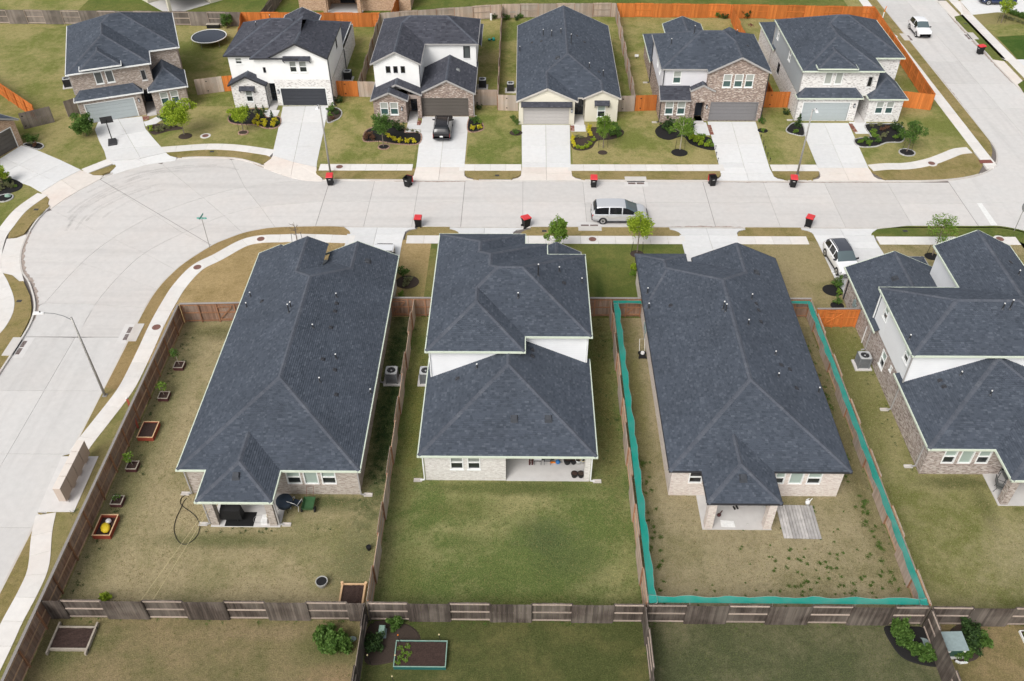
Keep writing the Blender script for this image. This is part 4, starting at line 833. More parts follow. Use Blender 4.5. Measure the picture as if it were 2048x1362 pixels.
def downspout(H, x, y, z1, org, out=(0, -1), mat='trim_grey', splash=True):
    x, y = x - org[0], y - org[1]; mb = MB().box(x - .04, x + .04, y - .04, y + .04, 0.1, z1)
    mb.beam((x, y, .12), (x + out[0] * .28, y + out[1] * .28, .06), .08, .08); part('downspout', mb, mat, H)
    if splash:
        sx, sy = x + out[0] * .45, y + out[1] * .45; q = (0.27, 0.12) if abs(out[0]) > .5 else (0.12, 0.27)
        m = MB().box(sx - q[0], sx + q[0], sy - q[1], sy + q[1], .004, .05)
        for s in (-1, 1):
            if abs(out[0]) > .5: m.box(sx - q[0], sx + q[0], sy + s * .11 - .025, sy + s * .11 + .025, .05, .1)
            else: m.box(sx + s * .11 - .025, sx + s * .11 + .025, sy - q[1], sy + q[1], .05, .1)
        part('splash_block', m, 'kerb', H)
def vent_pipe(H, x, y, z, h, org, r=.045, top=True):
    x, y = x - org[0], y - org[1]; v = part('vent_pipe', MB().tube([(x, y, z - .1), (x, y, z + h)], r, 8), 'metal_dark' if top else 'metal_grey', H)
    part('flashing', MB().lathe([(.13, z - .06), (.12, z - .0), (.055, z + .08), (.05, z + .1)], 8, x, y), 'cap_metal', v)
    if top: part('pipe_top', MB().tube([(x, y, z + h), (x, y, z + h + .05)], r * 1.15, 8), 'plastic_white', v)
def turtle_vent(H, x, y, z, slope, ang, org, s=0.2, mat='metal_dark', tall=.12):
    """low hooded roof vent; ang = direction the slope faces"""
    x, y = x - org[0], y - org[1]; mb = MB(); b = [(-s, -s), (s, -s), (s, s), (-s, s)]; t = [(-s * .8, -s * .55), (s * .8, -s * .55), (s * .65, s * .6), (-s * .65, s * .6)]
    ca, sa = math.cos(ang + math.pi / 2), math.sin(ang + math.pi / 2)
    f = lambda u, v, h: (x + u * ca - v * sa, y + u * sa + v * ca, z + v * slope + h)
    mb.hexa([f(u, v, 0.0) for u, v in b], [f(u, v, .03) for u, v in b]); mb.hexa([f(u * .92, v * .92, .03) for u, v in b], [f(u, v, tall + (0.02 if v < 0 else 0)) for u, v in t])
    part('roof_vent', mb, mat, H)
def roof_items(H, roofs, org, pipes=(), vents=(), boxes=()):
    for (x, y, h) in pipes: vent_pipe(H, x, y, env(roofs, x, y), h, org)
    ANG = {'W': math.pi, 'E': 0.0, 'S': -math.pi / 2, 'N': math.pi / 2}
    def side(x, y):
        r = max((q for q in roofs if q.inside(x, y)), key=lambda q: q.h(x, y)); return min(r.pl, key=lambda k: r.pl[k][0] * x + r.pl[k][1] * y + r.pl[k][2]), r.p
    for (x, y) in vents: s, p = side(x, y); turtle_vent(H, x, y, env(roofs, x, y), p, ANG[s], org, .14, 'trim_dark', .1)
    for (x, y) in boxes: s, p = side(x, y); turtle_vent(H, x, y, env(roofs, x, y), p, ANG[s], org, .24, 'cap_metal', .18)
simple('cap_metal', (0.055, 0.06, 0.07), 0.5, 0.2)
def awning(H, F, u0, u1, z, mat='shingle_grey', dp=.45, hgt=.38, br=True):
    mb = MB(); mb.hexa([F.pt(u0, 0.004, z + hgt - .05), F.pt(u1, .004, z + hgt - .05), F.pt(u1, dp, z), F.pt(u0, dp, z)], [F.pt(u0, .004, z + hgt), F.pt(u1, .004, z + hgt), F.pt(u1, dp, z + .06), F.pt(u0, dp, z + .06)])
    A = part('awning', mb, 'trim_dark', H); r = max(1, int(math.hypot(dp, hgt) / .14)); sh = MB()
    for k in range(r):
        n = max(1, int((u1 - u0) / .25))
        for q in range(n):
            a, b = u0 + (u1 - u0) * q / n, u0 + (u1 - u0) * (q + 1) / n; t0, t1 = k / r, (k + 1) / r
            sh.face([F.pt(a, dp * (1 - t0) + .02, z + .06 + (hgt - .06) * t0 + .03), F.pt(b, dp * (1 - t0) + .02, z + .06 + (hgt - .06) * t0 + .03), F.pt(b, dp * (1 - t1), z + .06 + (hgt - .06) * t1 + .012), F.pt(a, dp * (1 - t1), z + .06 + (hgt - .06) * t1 + .012)])
    o = part('shingles', sh, mat, A); o['kind'] = 'stuff'
    if br:
        for u in (u0 + .08, u1 - .08):
            b = MB(); b.beam(F.pt(u, .03, z - .35), F.pt(u, dp - .06, z - .02), .07, .07); part('bracket', b, 'trim_dark', A)
def meter(H, F, u):
    mb = MB(); F.box(mb, u - .14, u + .14, 0.003, .14, 1.1, 1.7); F.box(mb, u + .2, u + .42, .003, .1, 1.0, 1.45); F.box(mb, u - .02, u + .02, .01, .05, .05, 1.1); part('meter_box', mb, 'util_grey', H)
# air conditioner ---------------------------------------------------------------
def make_ac(label, group, loc, rz=0.0, body='ac_grey', s=0.80, hgt=0.95):
    t = thing('air_conditioner', label, 'air conditioner', (loc[0], loc[1], 0.0), rz, group); h = s / 2; z0 = .13
    part('pad', MB().box(-.62, .62, -.58, .58, -.05, .11), 'pad', t)
    part('core', MB().box(-h + .05, h - .05, -h + .05, h - .05, z0 - .02, z0 + hgt - .03), 'ac_black', t)
    fr = MB()
    for sx in (-1, 1):
        for sy in (-1, 1): fr.box(sx * h - .04, sx * h + .04, sy * h - .04, sy * h + .04, z0 - .02, z0 + hgt)
    fr.box(-h, h, -h, h, z0 - .02, z0 + .05); part('casing', fr, body, t)
    lv = MB(); n = 11
    for k in range(n):
        z = z0 + .07 + (hgt - .14) * k / (n - 1)
        for sy in (-1, 1): lv.box(-h + .04, h - .04, sy * h - .012, sy * h + .012, z, z + .04); lv.box(sy * h - .012, sy * h + .012, -h + .04, h - .04, z, z + .04)
    part('louvres', lv, body, t)
    top = MB(); n = 20; zt = z0 + hgt; r0 = s * .40
    for k in range(n):
        a0, a1 = 2 * math.pi * k / n, 2 * math.pi * (k + 1) / n
        def sq(a): m = max(abs(math.cos(a)), abs(math.sin(a))); return (math.cos(a) / m * (h + .03), math.sin(a) / m * (h + .03))
        A, B = sq(a0), sq(a1); C_, D_ = (math.cos(a1) * r0, math.sin(a1) * r0), (math.cos(a0) * r0, math.sin(a0) * r0)
        top.hexa([(*A, zt - .02), (*B, zt - .02), (*C_, zt - .02), (*D_, zt - .02)], [(*A, zt + .03), (*B, zt + .03), (*C_, zt + .035), (*D_, zt + .035)])
    part('top_cover', top, 'ac_light', t)
    fan = MB()
    for k in range(3):
        a = 2.1 * k; fan.hexa([(0, 0, zt - .07), (math.cos(a) * r0 * .9, math.sin(a) * r0 * .9, zt - .09), (math.cos(a + .8) * r0 * .9, math.sin(a + .8) * r0 * .9, zt - .03), (math.cos(a + 1.2) * .05, math.sin(a + 1.2) * .05, zt - .04)],
                                  [(0, 0, zt - .06), (math.cos(a) * r0 * .9, math.sin(a) * r0 * .9, zt - .08), (math.cos(a + .8) * r0 * .9, math.sin(a + .8) * r0 * .9, zt - .02), (math.cos(a + 1.2) * .05, math.sin(a + 1.2) * .05, zt - .03)])
    fan.lathe([(.07, zt - .08), (.07, zt + .0)], 10); part('fan', fan, 'ac_light', t)
    g = MB()
    for k in range(4):
        rr = r0 * (k + 1) / 4.2; g.tube([(math.cos(a) * rr, math.sin(a) * rr, zt + .02) for a in [2 * math.pi * q / 16 for q in range(17)]], .006, 4, False)
    part('guard', g, 'ac_black', t)
    return t


# ------------------------------------------------------------------ the four houses this side of the street (seen from behind)
def house(label, org, rz=0.0, loc=None, group=None):
    return thing('house', label, 'house', (loc or org) + (0.0,), rz, group)
def slab_part(H, name, x0, x1, y0, y1, z0, z1, mat, org): return part(name, MB().box(x0 - org[0], x1 - org[0], y0 - org[1], y1 - org[1], z0, z1), mat, H)
def column(H, x, y, s, z1, mat, org, z0=0.0):
    mb = MB(); c = [(x - s, y - s), (x + s, y - s), (x + s, y + s), (x - s, y + s)]
    for i in range(4):
        P, Q = c[i], c[(i + 1) % 4]; L = math.dist(P, Q)
        mb.face([(P[0] - org[0], P[1] - org[1], z0), (Q[0] - org[0], Q[1] - org[1], z0), (Q[0] - org[0], Q[1] - org[1], z1), (P[0] - org[0], P[1] - org[1], z1)], [(0, z0), (L, z0), (L, z1), (0, z1)])
    part('column', mb, mat, H)
E1 = 2.75; ET = 2.63
# ---- A
org = (-15.8, 47.0); H = house('single-storey house with grey hip roof, beige brick and a grill under its back porch', org)
rA = [Roof(-21.5, -10.05, 35.93, 58.3, E1, .45), Roof(-19.63, -15.0, 33.42, 40, E1, .45, 'WES', 'N'), Roof(-16.4, -10.05, 50, 58.7, E1, .45, 'WE', 'S'),
      Roof(-21.5, -15.6, 50, 58.65, E1, .45, 'WE', 'SE', {'E': -12.9}), Roof(-21.5, -17.7, 54, 59.0, E1, .45, 'WE', 'S')]
build_roof(H, rA, 'trim_green', 'shingle', org=org)
roof_items(H, rA, org, [(-20.72, 52.80) + (.42,), (-20.72, 51.54) + (.42,), (-16.64, 48.72) + (.75,), (-16.62, 49.28) + (.5,), (-13.70, 51.19) + (.35,), (-14.66, 47.19) + (.3,), (-12.78, 44.91) + (.4,), (-13.40, 42.29) + (.4,), (-10.22, 42.73) + (.35,)],
           [(-19.48, 51.55), (-13.59, 50.51), (-13.56, 49.61), (-13.56, 47.79), (-13.55, 44.45), (-12.69, 43.80), (-12.26, 41.61)], [(-12.15, 56.58), (-17.36, 34.86)])
simple('brick_sill', (0.40, 0.34, 0.30), 0.9)
walls(H, [(-21.2, 36.27), (-10.35, 36.27), (-10.35, 58.05), (-15.4, 58.05), (-15.4, 56.5), (-17.9, 56.5), (-17.9, 58.4), (-21.2, 58.4)], 0, ET, 'brick_beige',
      {0: [(2.9, 3.8, .06, 2.15, 'door', 'trim_white'), (6.34, 7.24, 1.03, 2.36, 'win', 'trim_white', 'brick_sill'), (7.44, 8.34, 1.03, 2.36, 'win_fix', 'trim_white', 'brick_sill'), (8.57, 9.47, 1.03, 2.36, 'win', 'trim_white', 'brick_sill')],
       2: [(.3, 4.75, 0.02, 2.1, 'garage', 'door_taupe')], 4: [(.6, 1.6, .1, 2.2, 'door')], 6: [(1.0, 2.4, .9, 2.2, 'win')]}, org)
slab_part(H, 'patio', -19.36, -15.0, 33.62, 36.25, -.1, .055, 'patio', org)
for x in (-19.07, -15.42): column(H, x, 33.95, .235, ET, 'brick_beige', org, .05)
slab_part(H, 'porch_ceiling', -19.3, -15.3, 33.7, 36.3, ET - .04, ET, 'soffit', org); slab_part(H, 'beam', -19.3, -15.2, 33.75, 33.98, ET - .32, ET - .05, 'brick_sill', org)
for x, y, o in ((-21.25, 36.2, (-1, 0)), (-10.28, 36.2, (1, 0)), (-19.42, 33.8, (-1, 0)), (-15.08, 33.8, (1, 0)), (-10.28, 46.6, (1, 0))): downspout(H, x, y, ET, org, o, 'trim_grey')
meter(H, Frame((-10.35, 36.27), (-10.35, 58.05), org), 16.6)
# ---- B
org = (-0.85, 47.0); H = house('two-storey house with stepped grey hip roofs, white siding and an open back patio with planters', org)
rB1 = [Roof(-6.5, 4.84, 37.2, 58, E1, .48)]
rB2 = [Roof(-6.4, 4.82, 45.5, 55.0, 5.6, .5), Roof(-6.4, .25, 43.95, 50, 5.6, .5, 'WES', 'N'), Roof(-6.4, 1.96, 50, 56.4, 5.6, .5, 'WEN', 'S'), Roof(-6.4, .28, 50, 57.7, 5.6, .5, 'WEN', 'S')]
rB1[0] = Roof(-6.5, 4.84, 37.2, 46.3, E1, .48, 'WES', 'N')
rB3 = [Roof(.8, 4.84, 54.5, 59.3, E1, .5, 'WE', 'S')]
build_roof(H, rB1, 'trim_green', 'shingle', org=org); build_roof(H, rB2, 'trim_green', 'shingle', org=org); build_roof(H, rB3, 'trim_grey', 'shingle', org=org)
roof_items(H, rB2, org, [(1.19, 49.92) + (1.0,), (2.74, 51.48) + (.4,), (4.41, 51.28) + (.38,), (-0.22, 48.11) + (.4,)], [(3.06, 50.31)], [])
roof_items(H, rB1, org, [(-2.97, 43.54) + (.35,)], [(0.79, 45.10), (0.78, 44.47), (-4.29, 43.15)], [(-0.41, 39.42), (1.79, 39.43)])
walls(H, [(-6.2, 37.5), (-.95, 37.5), (-.95, 39.95), (4.5, 39.95), (4.5, 59.0), (1.0, 59.0), (1.0, 57.4), (-6.2, 57.4)], 0, [ET] * 8, 'brick_white',
      {0: [(1.68, 2.50, 1.12, 2.42, 'win_slat', 'trim_white', 'trim_white'), (2.80, 3.60, 1.12, 2.42, 'win_slat', 'trim_white', 'trim_white')], 2: [(.2, 1.9, 1.2, 2.4, 'win', 'trim_white', 'trim_white'), (2.5, 3.4, .06, 2.2, 'door', 'trim_white')],
       6: [(1.2, 6.1, .02, 2.1, 'garage', 'door_slate')]}, org)
column(H, 4.34, 37.68, .18, ET, 'brick_white', org, .04); slab_part(H, 'patio', -.93, 4.5, 37.47, 39.9, -.1, .05, 'patio', org); slab_part(H, 'porch_ceiling', -.9, 4.4, 37.6, 39.9, ET - .04, ET, 'soffit', org)
slab_part(H, 'beam', -.95, 4.16, 37.5, 37.72, ET - .16, ET - .05, 'trim_white', org)
walls(H, [(-6.15, 44.25), (-.02, 44.25), (-.02, 45.8), (4.55, 45.8), (4.55, 54.7), (1.68, 54.7), (1.68, 56.1), (0, 56.1), (0, 57.4), (-6.15, 57.4)], 2.62, 5.48, 'siding_white', {4: [(1.2, 2.2, 3.4, 4.8, 'win')]}, org)
for x, y, z0, z1 in ((-6.2, 44.2, 3.0, 5.48), (4.6, 45.74, 3.0, 5.48)): slab_part(H, 'downspout', x - .04, x + .04, y - .04, y + .04, z0, z1, 'trim_white', org)
for x, y, o in ((-6.28, 37.45, (-1, 0)), (4.58, 37.45, (1, 0))): downspout(H, x, y, ET, org, o, 'trim_white')
# ---- C
org = (15.0, 47.0); H = house('single-storey house with dark-trimmed grey hip roof and pale pink brick inside the teal netting', org)
rC = [Roof(9.3, 20.62, 36.08, 58.05, E1, .45), Roof(11.28, 15.76, 33.57, 40, E1, .45, 'WES', 'N'), Roof(13.85, 20.62, 50, 58.55, E1, .45, 'WE', 'S'), Roof(9.3, 13.4, 53, 59.1, E1, .45, 'WEN', 'S')]
build_roof(H, rC, 'trim_dark', 'shingle', org=org, gut=.04, extra_caps=[((9.36, 51.9), (11.4, 55.6), rC[0])])
roof_items(H, rC, org, [(9.72, 53.67) + (.5,), (9.62, 51.86) + (.5,), (14.46, 49.16) + (.7,), (14.57, 48.87) + (.65,), (17.00, 51.22) + (.45,), (16.01, 47.76) + (.45,), (17.57, 45.41) + (.3,), (17.24, 43.05) + (.3,), (20.18, 42.90) + (.45,)],
           [(11.14, 51.38), (17.31, 50.81), (17.33, 50.07), (17.21, 48.69), (17.79, 44.43), (18.39, 44.30), (18.46, 42.49)], [(18.27, 55.16), (13.55, 34.97)])
simple('brick_pale', (0.60, 0.53, 0.48), 0.9)
walls(H, [(9.55, 36.37), (20.35, 36.37), (20.35, 58.3), (14.1, 58.3), (14.1, 57.6), (13.1, 57.6), (13.1, 58.8), (9.55, 58.8)], 0, ET, 'brick_pink',
      {0: [(1.12, 1.95, 1.25, 2.4, 'win_dark', 'trim_white', 'brick_pale'), (2.7, 4.4, .06, 2.2, 'door', 'trim_white'), (6.55, 7.15, 1.22, 2.4, 'win', 'trim_white', 'brick_pale'), (7.45, 8.3, 1.22, 2.4, 'win_fix', 'trim_white', 'brick_pale'), (8.58, 9.46, 1.22, 2.4, 'win', 'trim_white', 'brick_pale')],
       2: [(.5, 5.4, .02, 2.1, 'garage', 'door_slate')]}, org)
slab_part(H, 'patio', 11.35, 15.65, 33.68, 36.35, -.1, .055, 'patio', org)
for x in (11.72, 15.36): column(H, x, 33.95, .235, ET, 'brick_pink', org, .05)
slab_part(H, 'porch_ceiling', 11.5, 15.6, 33.8, 36.4, ET - .04, ET, 'soffit', org); slab_part(H, 'beam', 11.6, 15.5, 33.8, 34.02, ET - .2, ET - .05, 'brick_pale', org)
meter(H, Frame((9.55, 58.8), (9.55, 36.37), org), 7.2)
# ---- D
org = (31.8, 47.0); H = house('two-storey house with mottled brown brick below white walls, beside the orange wooden gate', org)
rD1 = [Roof(26.05, 37.65, 38.05, 45, E1, .45, 'WES', 'N'), Roof(30.3, 35.6, 35.52, 42, E1, .45, 'WES', 'N')]
rD2 = [Roof(26.05, 37.6, 43.75, 51.1, 5.6, .5), Roof(31.85, 37.6, 47, 56.4, 5.6, .5, 'WE', 'S')]
rD3 = [Roof(25.97, 33.0, 49.5, 57.4, E1, .45, 'WE', 'S')]
rD4 = [Roof(30.6, 32.6, 56.4, 58.7, E1 + .1, .3, 'WEN', 'S')]
for r_, g_ in ((rD1, 'trim_green'), (rD2, 'trim_green'), (rD3, 'trim_green'), (rD4, 'trim_grey')): build_roof(H, r_, g_, 'shingle', org=org)
roof_items(H, rD2, org, [(26.29, 45.30) + (.35,), (32.67, 46.83) + (.45,), (33.15, 46.83) + (.75,), (35.99, 51.61) + (.4,)], [(36.11, 53.19)], [])
roof_items(H, rD1, org, [(29.48, 43.28) + (.3,), (30.73, 41.44) + (.35,)], [(28.26, 43.29), (28.31, 42.68)], []); roof_items(H, rD3, org, [], [], [(28.63, 54.31)])
simple('brick_dark', (0.33, 0.27, 0.24), 0.9)
walls(H, [(26.3, 38.3), (37.4, 38.3), (37.4, 57.1), (26.3, 57.1)], 0, ET, 'brick_mottled',
      {0: [(1.08, 1.88, 1.08, 2.42, 'win', 'trim_white', 'brick_dark'), (2.15, 2.98, 1.08, 2.42, 'win_fix', 'trim_white', 'brick_dark'), (3.28, 4.08, 1.08, 2.42, 'win', 'trim_white', 'brick_dark'), (5.2, 6.6, .06, 2.2, 'door', 'trim_white')],
       2: [(5.5, 10.4, .02, 2.1, 'garage', 'door_slate')], 3: [(9.1, 9.9, 1.0, 2.4, 'win'), (10.8, 11.1, 1.95, 2.4, 'win_blk')]}, org)
walls(H, [(26.32, 44.05), (37.35, 44.05), (37.35, 56.1), (32.15, 56.1), (32.15, 50.8), (26.32, 50.8)], 2.62, 5.48, 'siding_white', {5: [(.95, 1.7, 4.0, 5.05, 'win'), (5.5, 6.3, 4.05, 5.1, 'win')]}, org, gable={2: (6.9, 2.6)})
slab_part(H, 'patio', 30.48, 35.5, 35.7, 38.3, -.1, .055, 'patio', org); slab_part(H, 'porch_ceiling', 30.5, 35.4, 35.8, 38.4, ET - .04, ET, 'soffit', org)
for x in (30.85, 35.2): column(H, x, 36.0, .235, ET, 'brick_mottled', org, .05)
downspout(H, 26.24, 44.15, ET, org, (-1, 0)); downspout(H, 26.24, 38.9, ET, org, (-1, 0)); downspout(H, 26.24, 50.5, ET, org, (-1, 0), 'trim_grey', False); slab_part(H, 'downspout', 26.2, 26.28, 43.96, 44.04, 2.9, 5.48, 'trim_grey', org); slab_part(H, 'downspout', 26.22, 26.3, 50.9, 50.98, 2.9, 5.48, 'trim_white', org); slab_part(H, 'downspout', 26.2, 26.28, 56.6, 56.68, .1, ET, 'trim_dark', org)
meter(H, Frame((26.3, 57.1), (26.3, 38.3), org), 2.6); slab_part(H, 'conduit', 26.2, 26.26, 51.3, 51.36, .05, 1.7, 'plastic_white', org)
# ------------------------------------------------------------------ houses across the street (seen from the front)
FX, FT = 0.19, 0.36
def type_two(label, loc, rz, brick, upper, side_upper, gdoor, trim, rear=True):
    """two-storey plan with a skirt roof over the garage and a steep little hip over the front room"""
    org = (29.07, 87.37); H = house(label, org, rz, loc)
    rU = [Roof(29.1, 40.63, 90.8, 101.2, 5.6, .5), Roof(29.1, 37.5, 87.55, 97, 5.6, .5, 'WES', 'N')]
    rDm = [Roof(30.55, 34.6, 87.25, 92.5, 5.98, .5, 'WES', 'N')]
    rS = [Roof(29.05, 35.95, 87.2, 88.05, E1, 1.0, 'WES', 'N')]; rH = [Roof(36.5, 40.55, 87.0, 91.3, E1, .8, 'WES', 'N')]
    for r_ in (rU, rDm, rS, rH): build_roof(H, r_, trim, 'shingle', FX, FT, org)
    if rear: build_roof(H, [Roof(29.1, 40.6, 99.5, 107.6, E1, .45, 'WEN', 'S')], trim, 'shingle', FX, FT, org)
    lo = walls(H, [(29.3, 87.45), (35.65, 87.45), (35.65, 90.4), (36.75, 90.4), (36.75, 87.25), (40.3, 87.25), (40.3, 100.95), (29.3, 100.95)], 0, ET, brick,
          {0: [(.6, 5.5, .02, 2.12, 'garage', gdoor)], 2: [(.1, 1.0, .08, 2.3, 'door')], 4: [(.78, 1.58, .97, 2.36, 'win_teal'), (1.85, 2.65, .97, 2.36, 'win_teal')], 7: [(3.7, 4.5, 1.1, 2.3, 'win_dark', 'trim_dark')]}, org)
    walls(H, [(29.32, 88.0), (37.25, 88.0), (37.25, 91.1), (40.35, 91.1)], ET + .003, 5.48, brick, {0: [(2.35, 3.1, 3.95, 5.25, 'win_fixg' if brick == 'brick_wash' else 'win_fixd'), (3.45, 4.2, 3.95, 5.25, 'win_fixg' if brick == 'brick_wash' else 'win_fixd'), (6.9, 7.4, 3.65, 4.8, 'win_blk', 'trim_grey')]}, org, closed=False)
    walls(H, [(40.35, 91.1), (40.35, 100.9), (29.32, 100.9), (29.32, 88.0)], ET + .003, 5.48, side_upper, {2: [(1.0, 1.7, 4.0, 5.15, 'win_dark'), (6.8, 7.5, 4.0, 5.15, 'win_dark')]}, org, closed=False)
    if rear: walls(H, [(40.3, 101), (40.3, 107.3), (29.3, 107.3), (29.3, 101)], 0, ET, brick, {}, org, closed=False)
    F = Frame((29.3, 87.45), (35.65, 87.45), org); sconce(H, F, 6.0, 1.6)
    downspout(H, 29.25, 87.5, ET, org, (-1, 0), 'trim_grey'); slab_part(H, 'downspout', 29.24, 29.3, 88.02, 88.1, 3.1, 5.48, 'trim_grey', org); slab_part(H, 'step', 35.7, 36.7, 87.0, 90.3, -.05, .07, 'patio', org)
    if rear: downspout(H, 29.25, 100.9, 5.4, org, (-1, 0), 'trim_grey', False)
    return H
type_two('two-storey whitewashed brick house with grey garage door on the corner lot', (29.07, 87.37), 0.0, 'brick_wash', 'brick_wash', 'siding_grey', 'door_slate', 'trim_green')
type_two('two-storey brown brick house with pale garage door behind a basketball hoop', (-47.2, 86.08), R_(20.7), 'brick_tan', 'brick_tan', 'brick_tan', 'door_slate', 'trim_white', False)
# ---- H2 white two-storey
org = (-26.5, 95.0); H = house('white two-storey house with stucco gable, whitewashed brick and black garage door', org)
rU = [Roof(-32.1, -20.85, 91.05, 100.2, 5.6, .5), Roof(-27.3, -20.85, 90.45, 97, 5.6, .5, 'WE', 'N'), Roof(-29.1, -24, 90.4, 97, 5.6, .5, 'WS', 'NE')]
build_roof(H, rU, 'trim_dark', 'shingle_grey', FX, FT, org, gut=.06); build_roof(H, [Roof(-31.95, -27.85, 89.95, 92.0, E1, .5, 'WE', 'N')], 'trim_dark', 'shingle_grey', FX, FT, org, gut=.06)
build_roof(H, [Roof(-31.9, -21.2, 99.4, 107.6, E1, .45, 'WEN', 'S')], 'trim_white', 'shingle_grey', FX, FT, org, gut=.06); build_roof(H, [Roof(-29.4, -25.0, 98.5, 108.6, 3.2, .45, 'WE', 'S')], 'trim_white', 'shingle_grey', FX, FT, org, gut=.06)
walls(H, [(-27.05, 90.72), (-20.92, 90.72)], 0, 3.06, 'brick_wash', {0: [(.53, 5.45, .02, 2.05, 'garage', 'door_black', 'trim_white')]}, org, closed=False)
walls(H, [(-31.75, 90.2), (-28.05, 90.2), (-28.05, 91.7), (-27.05, 91.7), (-27.05, 90.72)], 0, [ET, ET, ET, 2.9, ET], 'brick_wash', {0: [(1.45, 2.2, .72, 2.06, 'win_slat')], 2: [(.1, .9, .08, 2.3, 'door')]}, org, closed=False, gable={0: (3.6, 1.85)})
walls(H, [(-20.92, 90.72), (-20.92, 107.3), (-31.75, 107.3), (-31.75, 90.2)], 0, ET, 'brick_wash', {}, org, closed=False)
walls(H, [(-31.78, 91.35), (-28.85, 91.35), (-28.85, 90.75), (-27.1, 90.75), (-27.1, 90.74), (-20.95, 90.74), (-20.95, 99.9), (-31.78, 99.9)], [0][0] + ET, [5.48] * 8, 'stucco_white',
      {0: [(.75, 1.45, 4.55, 5.25, 'win_slat')], 2: [(.85, 1.1, 3.85, 4.45, 'win_blk', 'trim_dark')], 4: [(2.0, 2.75, 3.9, 5.15, 'win_slat'), (3.05, 3.85, 3.9, 5.15, 'win_slat')], 5: [(5.5, 6.0, 4.2, 5.2, 'win_dark', 'trim_dark')]}, org, gable={4: (7.05, 3.05)})
awning(H, Frame((-27.1, 90.74), (-20.95, 90.74), org), 1.45, 4.4, 5.32); awning(H, Frame((-31.75, 90.2), (-28.05, 90.2), org), .9, 2.6, 2.15); sconce(H, Frame((-27.05, 90.72), (-20.92, 90.72), org), .25, 1.5)
downspout(H, -20.85, 90.7, 5.45, org, (1, -.2), 'trim_dark', False); downspout(H, -20.85, 99.7, ET, org, (1, 0), 'trim_dark', False); downspout(H, -27.98, 90.15, ET, org, (0, -1), 'trim_dark', False); slab_part(H, 'step', -28.0, -27.1, 89.6, 91.6, -.05, .07, 'patio', org)
vent_pipe(H, -29.3, 95.5, env(rU, -29.3, 95.5), .5, org); vent_pipe(H, -28.3, 97.9, env(rU, -28.3, 97.9), .6, org)
# ---- H3
org = (-10.5, 95.0); H = house('two-storey house with white upper gable, brown brick below and a black car on its drive', org)
rU = [Roof(-16.05, -4.9, 94.25, 101.3, 5.6, .5), Roof(-16.05, -10.75, 89.05, 98, 5.6, .5, 'WE', 'N')]
rL = [Roof(-11.05, -5.05, 88.1, 96, E1, .5, 'WE', 'N'), Roof(-16.0, -10.75, 87.75, 91, E1, .45, 'WE', 'N'), Roof(-16.0, -12.1, 86.5, 90, E1 - .02, .45, 'WE', 'N')]
build_roof(H, rU, 'trim_grey', 'shingle_grey', FX, FT, org, gut=.06); build_roof(H, rL, 'trim_grey', 'shingle_grey', FX, FT, org, gut=.06); build_roof(H, [Roof(-16.0, -4.85, 100.6, 107, E1, .45, 'WEN', 'S')], 'trim_grey', 'shingle_grey', FX, FT, org, gut=.06)
walls(H, [(-15.8, 86.75), (-12.35, 86.75), (-12.35, 89.4), (-10.85, 89.4), (-10.85, 88.3), (-5.3, 88.3), (-5.3, 101), (-15.8, 101)], 0, ET, 'brick_brown',
      {0: [(.72, 1.55, .97, 2.38, 'win_teal'), (1.76, 2.6, .97, 2.38, 'win_teal')], 2: [(.2, 1.15, .08, 2.3, 'door')], 4: [(.12, 4.95, .02, 2.05, 'garage', 'door_bronze', 'door_bronze')]}, org, gable={0: (3.45, 1.72), 4: (4.1, 2.78)})
walls(H, [(-15.78, 89.3), (-10.98, 89.3), (-10.98, 94.5), (-5.15, 94.5), (-5.15, 101.0), (-15.78, 101.0)], ET + .003, 5.48, 'stucco_white', {0: [(1.3, 1.75, 4.5, 5.25, 'win_blk', 'trim_dark'), (2.1, 2.52, 4.5, 5.25, 'win_blk', 'trim_dark'), (2.88, 3.3, 4.5, 5.25, 'win_blk', 'trim_dark')], 2: [(4.45, 5.15, 3.9, 5.25, 'win_fixd', 'trim_dark')]}, org, gable={0: (6.75, 2.4)})
column(H, -11.05, 87.98, .2, ET, 'brick_brown', org); part('beam', Frame((-12.3, 87.8), (-10.85, 87.8), org).box(MB(), 0, 1.45, -.3, 0, ET - .35, ET), 'brick_dark', H)
sconce(H, Frame((-15.8, 86.75), (-12.35, 86.75), org), 3.0, 1.5); part('gable_vent', Frame((-10.85, 88.3), (-5.3, 88.3), org).box(MB(), 2.68, 2.88, .003, .04, 3.0, 3.5), 'brick_dark', H)
downspout(H, -10.93, 89.25, 5.45, org, (0, -1), 'trim_dark', False); slab_part(H, 'step', -12.3, -11.3, 86.6, 89.3, -.05, .07, 'patio', org); turtle_vent(H, -7.0, 91.7, env(rL, -7.0, 91.7), .5, 0.0, org, .22, 'metal_grey', .16); downspout(H, -5.22, 88.25, ET, org, (1, 0), 'trim_grey', False)
